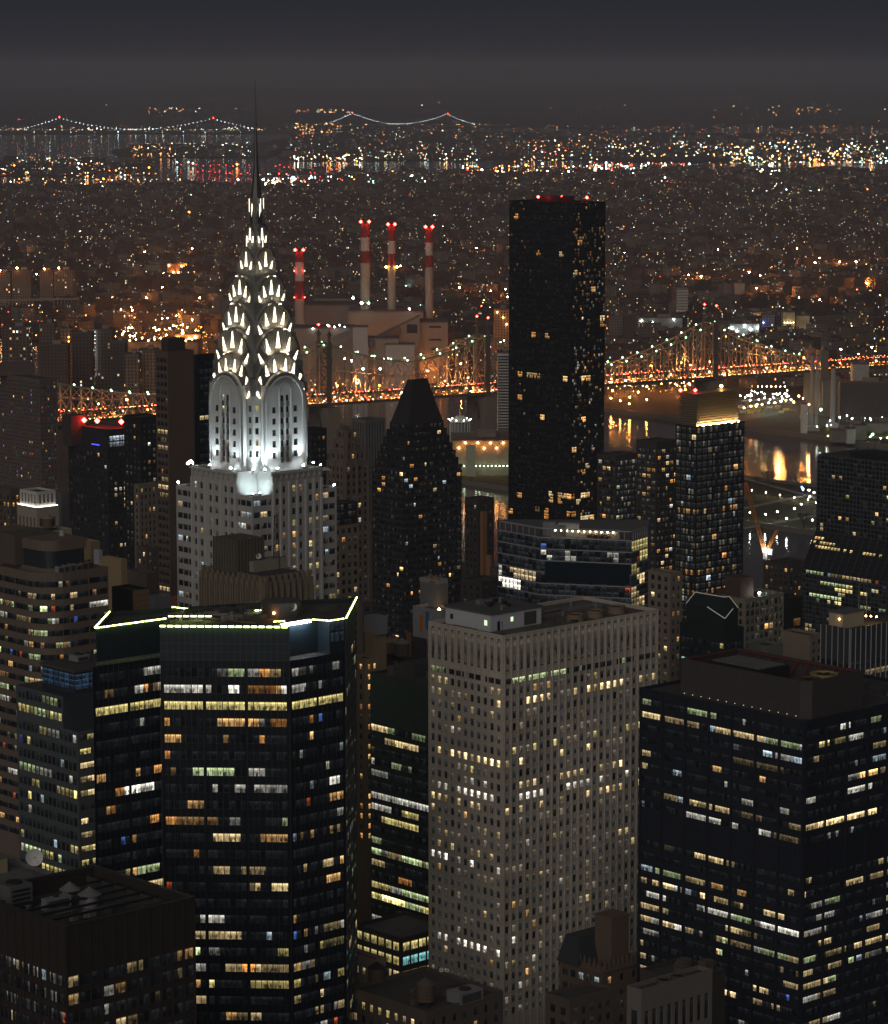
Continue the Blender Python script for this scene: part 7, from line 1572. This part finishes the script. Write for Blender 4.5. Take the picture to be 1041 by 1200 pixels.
# small works by the river, right
def riverside_works():
    for px, yt, yb, r, lb in ((952.5, 416, 484, 1.7, 'pale twin flue stack by the river works, closer to the bridge pier'), (958.5, 417, 484, 1.4, 'slimmer pale flue stack right beside its twin'), (977, 431, 478, 2.6, 'single pale flue stack in the river works, farther from the pier')):
        p = at(px, yt, 2860); o = thing('flue_stack', lb, 'chimney', (p.x, p.y, 2)); mb = MB(); mb.cyl(p, r, 2, p.z, r * .85, 16); mb.build('shaft', wall('flue_grey', (.34, .33, .31), .7, .2), o); mb = MB(); mb.cyl(p, r * .95, p.z + .01, p.z + 1, n=16); mb.build('rim', DARK, o); mb = MB(); mb.box(p, r * 4, r * 3, 2, 2 + r * 3, V2(1, 0), V2(0, 1)); mb.build('base_house', wall('flue_grey', (.34, .33, .31), .7, .2), o)
    far_block('control_house', 'pale grey box building rising behind the river works', 1000, 1019, 427, 2950, 18, (.36, .34, .31)); far_block('white_tank_house', 'white box by the river works beside the twin flues', 940, 947, 474, 2830, 8, (.5, .5, .47))
    for x0, x1, yt, dd, c, lb in ((990, 1016, 499, 2790, (.24, .22, .20), 'low white river works shed, middle'), (1016, 1050, 496, 2800, (.25, .23, .21), 'grey river works shed at the edge'), (975, 1000, 505, 2770, (.2, .18, .16), 'low dark river works shed nearest the water'), (965, 992, 447, 2980, (.16, .12, .10), 'brown brick shed behind the single flue'), (985, 1046, 449, 2920, (.07, .055, .05), 'dark brick shed in front of the pale box building'), (993, 1003, 503, 2760, (.45, .45, .42), 'small bright white tank shed by the water')):
        far_block('works_shed', lb, x0, x1, yt, dd, 14, c, 'shed')
    g = random.Random(12)
    for i in range(44):
        px, py = g.uniform(940, 1045), (g.uniform(462, 500) if i < 18 else g.uniform(497, 512)); p = on(px, py, 2); h = g.uniform(6, 13); o = thing('yard_light', 'white lamp mast standing in the river works yard', 'lamp', (p.x, p.y, 2), 'white lamp masts in the river works'); m = MB(); m.bar((p.x, p.y, 2), (p.x, p.y, 2 + h), .3); m.build('pole', GREYM, o); m = MB(); m.octa((p.x, p.y, 2.2 + h), g.uniform(.35, .7)); m.build('lamp', emit('works_white', (.85, 1, .88), 55), o)
    for i in range(13):
        px = 988 + i * 4.3; p = on(px, 509 + (i % 3) * 2, 2); o = thing('pole', 'thin bare pole in the row along the river works yard', 'pole', (p.x, p.y, 2), 'bare poles by the river works'); m = MB(); m.bar((p.x, p.y, 2), (p.x, p.y, 18 + 2 * (i % 3)), .4); m.build('shaft', GREYM, o); m = MB(); m.bar((p.x - 1.6, p.y, 16.5), (p.x + 1.6, p.y, 16.5), .3); m.build('crossarm', GREYM, o)
    # floodlit depot with pale canopies
    for i in range(7):
        p = on(872 + i * 7.5, 477 - i * .6, 2); o = thing('canopy', 'small white canopy in the row at the floodlit depot below the bridge', 'canopy', (p.x, p.y, 2), 'white canopies at the floodlit depot'); m = MB(); m.box(p, 5.5, 9, 8, 8.5, V2(1, 0), V2(0, 1)); m.build('roof', whit, o)
        for sx in (-2.5, 2.5):
            for sy in (-4, 4): m = MB(); m.bar((p.x + sx, p.y + sy, 2), (p.x + sx, p.y + sy, 8), .3); m.build('post', GREYM, o)
    for i in range(30):
        p = on(866 + g.random() * 60, 468 + g.random() * 13, 2); o = thing('depot_light', 'tall white floodlight at the depot below the bridge', 'floodlight', (p.x, p.y, 2), 'floodlights at the depot'); m = MB(); m.bar((p.x, p.y, 2), (p.x, p.y, 11), .3); m.build('pole', GREYM, o); m = MB(); m.octa((p.x, p.y, 11.4), .62); m.build('lamp', emit('depot_white', (.92, 1, .86), 75), o)
    for i in range(16):
        p = on(868 + g.random() * 55, 476 + g.random() * 10, 2); o = thing('parked_van', 'pale parked van in the floodlit depot', 'van', (p.x, p.y, 2), 'vans parked in the depot'); m = MB(); m.box(p, 6, 2.4, 2.4, 4.6, V2(1, 0), V2(0, 1)); m.build('body', whit if i % 3 else wall('van_yellow', (.5, .35, .05), .6, .1), o); m = MB(); m.box(p + Vector((3.7, 0, 0)), 1.5, 2.3, 2.4, 3.8, V2(1, 0), V2(0, 1)); m.build('cab', DARK, o)
    far_block('orange_lit_house', 'long brick house with orange lit front behind the depot under the bridge', 886, 924, 441, 3350, 20, (.42, .24, .12), extra=glows([(888 + i * 5, 456) for i in range(8)], emit('house_orange', (1, .33, .06), 420), r=1.0)); far_block('brick_house', 'dim brown brick house behind the depot under the bridge', 852, 885, 442, 3360, 20, (.14, .09, .06))
riverside_works()
# ================================================================ lamps on posts
OL = emit('street_orange', (1, .34, .07), 170); PL = emit('park_white', (.95, 1, .9), 130)
def lamp_proto(label, cat, group, mat, h, r):
    o = thing('street_lamp', label, cat, (0, 0, 0), group); o['_o'] = (0, 0, 0); m = MB(); m.bar((0, 0, 0), (0, 0, h), .25); m.build('pole', DARK, o); m = MB(); m.bar((0, 0, h), (0, -1.2, h + .3), .2); m.build('arm', DARK, o); m = MB(); m.octa((0, -1.3, h + .25), r); m.build('lamp_head', mat, o); return o
def lamps(label, group, mat, h, r, pts, z=2.0):
    pr = lamp_proto(label, 'street lamp', group, mat, h, r)
    for i, (px, py) in enumerate(pts): p = on(px, py, z); (pr if i == 0 else copy_thing(pr, p)).location = p
lamps('orange street lamp on the dark shore below the bridge, mirrored in the river', 'orange lamps along the shore', OL, 9, .85, [(716, 477), (727, 480), (738, 476), (737.5, 484), (758, 479), (723, 462), (758, 463), (803, 467), (748, 470), (1035, 468), (1000, 455), (718, 468)])
lamps('small orange lamp in the row under the bridge deck', 'orange lamps under the bridge deck', OL, 8, .5, [(770 + i * 5.3, 457 + 2 * math.sin(i * 2.1)) for i in range(9)] + [(888 + i * 5.3, 462) for i in range(7)])
lamps('low warm lamp along the island riverside lawn', 'warm lamps on the island lawn', emit('lawn_lamp', (1, .88, .6), 120), 2.0, .38, [(881, 577.5), (897.5, 580), (914, 583), (931, 586), (947, 588.5)], 2.2)
lamps('white park lamp on the dark island', 'white park lamps on the island', PL, 6, .55, [(879, 610), (897, 612), (911, 609), (922, 617), (931, 605), (939, 600), (949, 591), (954, 586), (952, 619), (957, 598), (948, 583), (941, 582)], 2.2)
for i in range(12): pass
lamps('strong orange lamp on the depot quay mirrored in the river', 'orange quay lamps at the depot', emit('quay_orange', (1, .30, .05), 110), 10, .95, [(872, 490), (880, 488), (886, 488), (893, 486), (908, 484), (921, 481), (930, 483), (936, 476), (948, 486)])
lamps('strong green white lamp on the depot quay mirrored in the river', 'green white quay lamps at the depot', emit('quay_green', (.6, 1, .75), 300), 10, .8, [(887, 486), (901, 484), (915, 482), (927, 480), (945, 488), (962, 492)])
YS = emit('yard_sodium', (1, .30, .05), 1500); gy = random.Random(41)
lamps('tall sodium yard mast glowing orange across the river behind the brown slab', 'sodium yard masts behind the brown slab', YS, 17, .85, [(gy.uniform(140, 242), gy.uniform(372, 414)) for _ in range(34)])
lamps('tall sodium mast glowing orange on the far bank behind the bridge truss', 'sodium masts behind the bridge truss', YS, 14, .7, [(gy.uniform(360, 600), gy.uniform(412, 452)) for _ in range(26)])
lamps('sodium lamp on the dark bank under the bridge, right of the black slab', 'sodium lamps under the bridge beside the black slab', YS, 11, .6, [(gy.uniform(712, 845), gy.uniform(452, 466)) for _ in range(20)])
lamps('bright orange lamp mast among the far houses', 'bright orange masts among the far houses', YS, 16, 1.1, [(gy.choice((gy.uniform(440, 600), gy.uniform(165, 235), gy.uniform(930, 1040), gy.uniform(0, 100), gy.uniform(700, 1000))), gy.uniform(300, 366)) for _ in range(40)])
def shore_pts(n):
    out = []
    for i in range(n):
        al = 1320 + 50 * i; si = 2114 + (2142 - 2114) * max(0, al - 1300) / 450; p = AS(al, si + 6); out.append(project((p.x, p.y, 2)))
    return out
lamps('orange lamp added on the far quay edge for its streak in the river', 'added orange lamps along the far quay edge', emit('quay_edge_orange', (1, .30, .05), 170), 9, .8, shore_pts(11)[::2] + shore_pts(11)[5:6])  # extra lamps put in to draw orange streaks on the water
lamps('greenish white lamp added on the far quay edge for its streak in the river', 'added greenish lamps along the far quay edge', emit('quay_edge_green', (.45, 1, .65), 190), 9, .7, shore_pts(11)[1::2])  # likewise added, for greenish streaks on the water
p = on(940, 576, 2.2); o = thing('blue_beacon', 'small blue light on the island bank below a bare tree', 'beacon', p); m = MB(); m.bar(p, p + Vector((0, 0, 3)), .3); m.build('pole', DARK, o); m = MB(); m.octa(p + Vector((0, 0, 3.5)), .8); m.build('lamp', emit('blue_lamp', (.05, .1, 1), 60), o)
# ================================================================ trees
def bare_tree(p, h, seed, label):
    g = random.Random(seed); o = thing('bare_tree', label, 'tree', p, None); m = wall('bark', (.07, .055, .045), .9, .3); tr = MB(); cr_ = MB(); P = Vector(p); tr.bar(P, P + Vector((0, 0, h * .35)), h * .045); tr.build('trunk', m, o)
    def br(a, d, ln, w, n):
        b = a + d * ln; cr_.bar(a, b, max(w, .07))
        if n == 0: return
        for i in range(3 if n > 2 else 3):
            e = (d + Vector((g.uniform(-.75, .75), g.uniform(-.75, .75), g.uniform(-.15, .5)))).normalized(); br(b, e, ln * g.uniform(.62, .8), w * .62, n - 1)
    for i in range(5):
        a = i * 1.256 + g.random(); br(P + Vector((0, 0, h * (.28 + .015 * i))), Vector((math.cos(a) * .8, math.sin(a) * .8, .9)).normalized(), h * .2, h * .022, 4)
    cr_.build('crown', m, o)
bare_tree(on(901, 573, 2.2), 19, 1, 'leafless tree on the island bank, nearer the dark balcony tower'); bare_tree(on(936.5, 577, 2.2), 20, 2, 'wide leafless tree on the island bank beside the blue light'); bare_tree(on(888, 570, 2.2), 10, 3, 'small leafless tree on the island bank'); bare_tree(on(942, 620, 2.2), 15, 4, 'leafless tree on the dark near side of the island')
def leafy(p, h, w, seed, label, tint, name='leafy_tree', group=None):
    g = random.Random(seed); o = thing(name, label, 'tree', p, group); P = Vector(p); tr = MB(); tr.bar(P, P + Vector((0, 0, h * .55)), h * .05); 
    for i in range(4): a = i * 1.6; tr.bar(P + Vector((0, 0, h * .35)), P + Vector((math.cos(a) * w * .3, math.sin(a) * w * .3, h * .7)), h * .025)
    tr.build('trunk', wall('bark', (.07, .055, .045), .9, .3), o); mb = MB(); cl = [(Vector((g.gauss(0, .28) * w, g.gauss(0, .28) * w, h * g.uniform(.45, .95))), w * g.uniform(.16, .3)) for _ in range(12)]
    for i in range(420):
        c, r = g.choice(cl); v = Vector((g.gauss(0, 1), g.gauss(0, 1), g.gauss(0, 1))).normalized() * r * g.uniform(.6, 1.05); q = P + c + v; s = h * .045; a = Vector((g.uniform(-1, 1), g.uniform(-1, 1), g.uniform(-1, 1))).normalized() * s; b = a.cross(Vector((g.uniform(-1, 1), g.uniform(-1, 1), g.uniform(-1, 1)))).normalized() * s
        mb.quad(q - a, q + b, q + a, q - b)
    mb.build('crown', wall(*tint), o)
LIM = ('lime_leaf', (.14, .17, .035), .9, .5, .5); DKL = ('dark_leaf', (.045, .05, .03), .9, .5, .3)
g0 = random.Random(6)
for i, (x, y) in enumerate(((968, 513), (975, 512), (982, 514), (990, 515), (1003, 514), (1018, 514), (1030, 516), (1038, 515), (971, 509))):
    p = on(x, y, 2); leafy(p, g0.uniform(5, 8), 7, i, 'rounded shrub tree lit yellow green on the works shore', LIM, group='lit shrub trees on the works shore')
    l = MB(); q = p + Vector((1, -6, 2.5)); t = thing('shore_light', 'greenish floodlight among the shrubs on the works shore', 'floodlight', (q.x, q.y, 2), 'floodlights among the shrubs'); l.octa(q, .35); l.build('lamp', emit('shrub_light', (.85, 1, .55), 110), t); l = MB(); l.bar((q.x, q.y, 2), q, .2); l.build('post', DARK, t)
for i in range(44):
    x, y = 68 + g0.random() * 115, 446 + g0.random() * 18; p = on(x, y + 6, 2.2); p.z = 2.2
    if p.dot(Vector((SV.x, SV.y, 0))) > 1900: p = p - Vector((SV.x, SV.y, 0)) * 60
    leafy(p, g0.uniform(11, 17), 12, 40 + i, 'dark tree crown on the island behind the bridge lamps', DKL, group='dark trees behind the bridge lamps')
# ================================================================ lamps of the far city
LN = glow_attr('city_lamp_near', 1.0, 'AUTO'); LF = glow_attr('city_lamp_far', 1.0, 'NONE')
def city_lights():
    g = random.Random(99); near, farr = MB(), MB(); S_ = (1, .26, .035); W_ = (1, .9, .7); C_ = (.55, .95, .92); Y_ = (1, .70, .28); G_ = (.6, 1, .6); R_ = (1, .03, .02); B_ = (.15, .25, 1); V_ = (1, .85, .3)
    MIX = [S_] * 7 + [Y_] * 4 + [W_] * 3 + [C_] * 2 + [R_, G_]
    def put(px, py, pal, r=1.0, st=1.0, z=None):
        z = z if z is not None else 2 + g.uniform(3, 11); p = on(px, py, z)
        rr = .44 * p.y / 3072 * r * min(2.0, g.lognormvariate(0, .35)); L = 6.5 * st * g.lognormvariate(0, .8); c = g.choice(pal)
        L *= math.exp(p.y * 1.6e-5 * 1.2)
        (near if p.y < 5500 else farr).octa(p, rr, col=mul(c, L))
    T = [(-5, 122, 184, 199, 130, [W_, C_, Y_, S_], 1.1, 1.3), (-5, 180, 196, 222, 150, [S_, Y_, W_, S_], 1.1, 1.1), (60, 140, 212, 234, 70, [S_, Y_, W_, W_], 1.1, 1), (152, 200, 168, 183, 60, [S_, Y_], 1, 1), (200, 300, 166, 183, 50, [W_, C_, Y_], .9, .8), (222, 290, 216, 229, 28, [C_, W_], 1.5, 1.4), (300, 346, 203, 219, 60, [W_, C_, R_, V_], 1.4, 2.2),
         (300, 560, 205, 216.5, 420, [W_, W_, C_, C_, R_, R_, V_, G_, S_], 1.15, 2.0), (300, 420, 213, 217, 90, [V_, Y_], .9, 1.2), (338, 425, 181, 189, 45, [S_, Y_, W_, W_], 1.4, 1.4), (420, 560, 172, 188, 90, [S_, Y_, W_, C_], 1.1, 1), (340, 700, 154, 181, 200, MIX, .8, .6), (540, 700, 194, 213, 230, [S_, S_, Y_, W_, R_, W_], 1.25, 1.7), (600, 700, 163, 190, 110, MIX, 1, .9),
         (690, 805, 190, 216, 250, [W_, W_, R_, R_, Y_, C_], 1.2, 1.8), (830, 965, 198, 226, 260, [C_, C_, W_, G_, W_, Y_], 1.3, 1.9), (690, 1045, 165, 183, 300, [S_, Y_, W_, C_], 1.0, 1), (855, 1045, 171, 191, 260, [V_, W_, C_, S_], 1.15, 1.15), (690, 1045, 148, 166, 170, MIX, .75, .5), (690, 1045, 190, 240, 260, MIX, .9, .7), (700, 860, 230, 300, 60, MIX, .9, .8),
         (-5, 1045, 147, 153, 140, MIX, .8, .5), (340, 400, 143, 155, 60, [S_, Y_], 1.2, 1.1), (0, 300, 149, 155, 90, [W_, C_, Y_], .8, .8), (170, 235, 300, 335, 60, [S_, S_, Y_], 1.1, 1.1), (140, 242, 368, 412, 120, [S_, S_, Y_], 1.05, 1.2), (-5, 95, 360, 385, 40, [S_, R_, Y_], 1, 1), (440, 535, 325, 352, 46, [S_, Y_, W_], .9, .9), (540, 600, 340, 362, 30, [S_, Y_], 1.3, 1.2), (360, 600, 405, 450, 150, [S_, S_, Y_, W_], 1, 1),
         (705, 845, 440, 462, 90, [S_, Y_, V_], .8, .9), (850, 1045, 300, 345, 90, MIX, 1, .9), (930, 1045, 325, 350, 40, [S_], 1.3, 1.2), (700, 1045, 375, 425, 200, MIX, .8, .7), (690, 1045, 300, 380, 190, MIX, .9, .8)]
    for x0, x1, y0, y1, n, pal, r, st in T:
        for _ in range(n): put(g.uniform(x0, x1), g.uniform(y0, y1), pal, r, st)
    for _ in range(240):                                             # scattered lamps
        py = 222 + 200 * g.random() ** 1.3; put(g.uniform(-8, 1049), py, MIX, g.uniform(.55, 1.0), .8)
    PAL = [[S_, S_, S_, Y_], [S_, S_, Y_], [Y_, W_, S_], [W_, C_, Y_], [C_, W_, G_], [S_, R_, Y_, W_]]
    for _ in range(105):                                             # lit corners, avenues and yards of the street grid
        c = on(g.uniform(-20, 1060), 224 + 190 * g.random() ** 1.25, 2); al = g.choice((QX, QY)); cr = V2(-al.y, al.x); pal = g.choice(PAL); ln = g.uniform(40, 330); wd = g.choice((4, 6, 30, 60)); st = g.uniform(.5, 1.8); r_ = g.uniform(.6, 1.25)
        for _k in range(int(g.lognormvariate(2.3, .6))):
            q = V2(c.x, c.y) + al * g.uniform(-ln, ln) + cr * g.gauss(0, wd); px, py = project((q.x, q.y, 8))
            if q.y > 2950 and q.dot(SV) > 2240: put(px, py, pal, r_, st, 8)
    for _ in range(240): put(g.uniform(-5, 250), g.uniform(355, 425), [S_, S_, S_, Y_], .9, 1.1)
    for _ in range(170): put(g.uniform(335, 600), g.uniform(400, 455), [S_, S_, Y_], .8, 1.1)
    for _ in range(110): put(g.uniform(-8, 1049), 226 + 190 * g.random() ** 1.3, [S_, S_, S_, W_, C_], 2.0, 1.3)
    for _ in range(60): put(g.uniform(-8, 1049), g.uniform(186, 222), [S_, S_, W_, C_], 2.2, 1.8)
    for i in range(15): put(75 + i * 13.6, 210 + .08 * (i - 7) ** 2 * .3, [S_, Y_], 1.2, 1.2)
    for x in range(-5, 300, 3): put(x + g.random(), 152 + g.random() * 1.2, [W_, C_, Y_, S_], .7, .6, 40)
    for x0, y0, x1, y1, c, n in ((730, 209, 800, 218, R_, 45), (735, 206, 766, 203, R_, 16), (718, 210, 735, 209, W_, 14), (712, 318, 780, 321, W_, 0)):
        for i in range(n): f = i / n; put(x0 + (x1 - x0) * f, y0 + (y1 - y0) * f, [c], .95, 1.0, 8)
    for x0, y0, x1, y1 in ((836, 309, 886, 313), (915, 315, 950, 319), (958, 319, 985, 319.5), (1009, 322, 1041, 324)):
        for i in range(36): f = i / 36; put(x0 + (x1 - x0) * f, y0 + (y1 - y0) * f, [W_, C_, W_, Y_], .8, .8, 10)
    for _ in range(330):                                             # hill lights
        px = g.uniform(-5, 1045); py = 119 + 30 * g.random() ** .6; d = 19000 + 14000 * g.random(); p = at(px, py, d)
        if p.z < 8: continue
        farr.octa(p, .36 * d / 3072 * g.uniform(.7, 1.3), col=mul(g.choice(MIX), 18 * g.lognormvariate(0, .7)))
    for x0, x1, y0, y1, n in ((172, 235, 126, 140, 26), (900, 1000, 124, 134, 22), (345, 410, 128, 133, 30), (900, 960, 148, 152, 20)):
        for _ in range(n): p = at(g.uniform(x0, x1), g.uniform(y0, y1), 21000); farr.octa(p, 2.3, col=mul(g.choice([S_, S_, Y_, W_]), 26))
    for mb, m, nm, lb in ((near, LN, 'city_lights', 'scattered street lights across the river'), (farr, LF, 'distant_lights', 'countless far lights towards the horizon')):
        o = mb.build(nm, m, attr='lit'); stuff(o); o['label'] = lb; o['category'] = 'lights'
city_lights()
# approach lights standing in the bay
def approach():
    g = random.Random(31); m = emit('approach_red', (1, .03, .03), 25, 'NONE'); pts = [(214 + i * 8.5 + g.uniform(-2, 2), 197 + g.uniform(-1, 1)) for i in range(11)] + [(232 + i * 6.4 + g.uniform(-1, 1), 204 + i * .35 + g.uniform(-1.5, 1)) for i in range(10)] + [(318 + i * 5.1, 196 + g.uniform(0, 10)) for i in range(16)]
    pr = thing('approach_light', 'red airport approach light on a post in the bay', 'beacon', (0, 0, 0), 'red approach lights in the bay'); pr['_o'] = (0, 0, 0); b = MB(); b.bar((0, 0, 0), (0, 0, 9), .8); b.build('post', DARK, pr); b = MB(); b.octa((0, 0, 10), 1.4); b.build('lamp', m, pr)
    for i, (x, y) in enumerate(pts): p = on(x, y, 0); (pr if i == 0 else copy_thing(pr, p)).location = p
approach()
finish_windows()
# ================================================================ night haze
def haze():
    mb = MB(); x, y0, y1, z0, z1 = 14000, -300, 46000, -1.0, 400.0
    mb.prism([(-x, y0), (x, y0), (x, y1), (-x, y1)], z0, z1, bottom=True)
    N = bpy.data.materials.new('haze'); N.use_nodes = True; t = N.node_tree; t.nodes.clear(); o = t.nodes.new('ShaderNodeOutputMaterial'); v = t.nodes.new('ShaderNodeVolumePrincipled')
    v.inputs['Color'].default_value = (.84, .89, 1.0, 1); v.inputs['Density'].default_value = HAZE; v.inputs['Anisotropy'].default_value = .17
    t.links.new(v.outputs[0], o.inputs['Volume']); ob = mb.build('haze', N); ob['kind'] = 'stuff'
HAZE = 6.6e-5
if HAZE: haze()
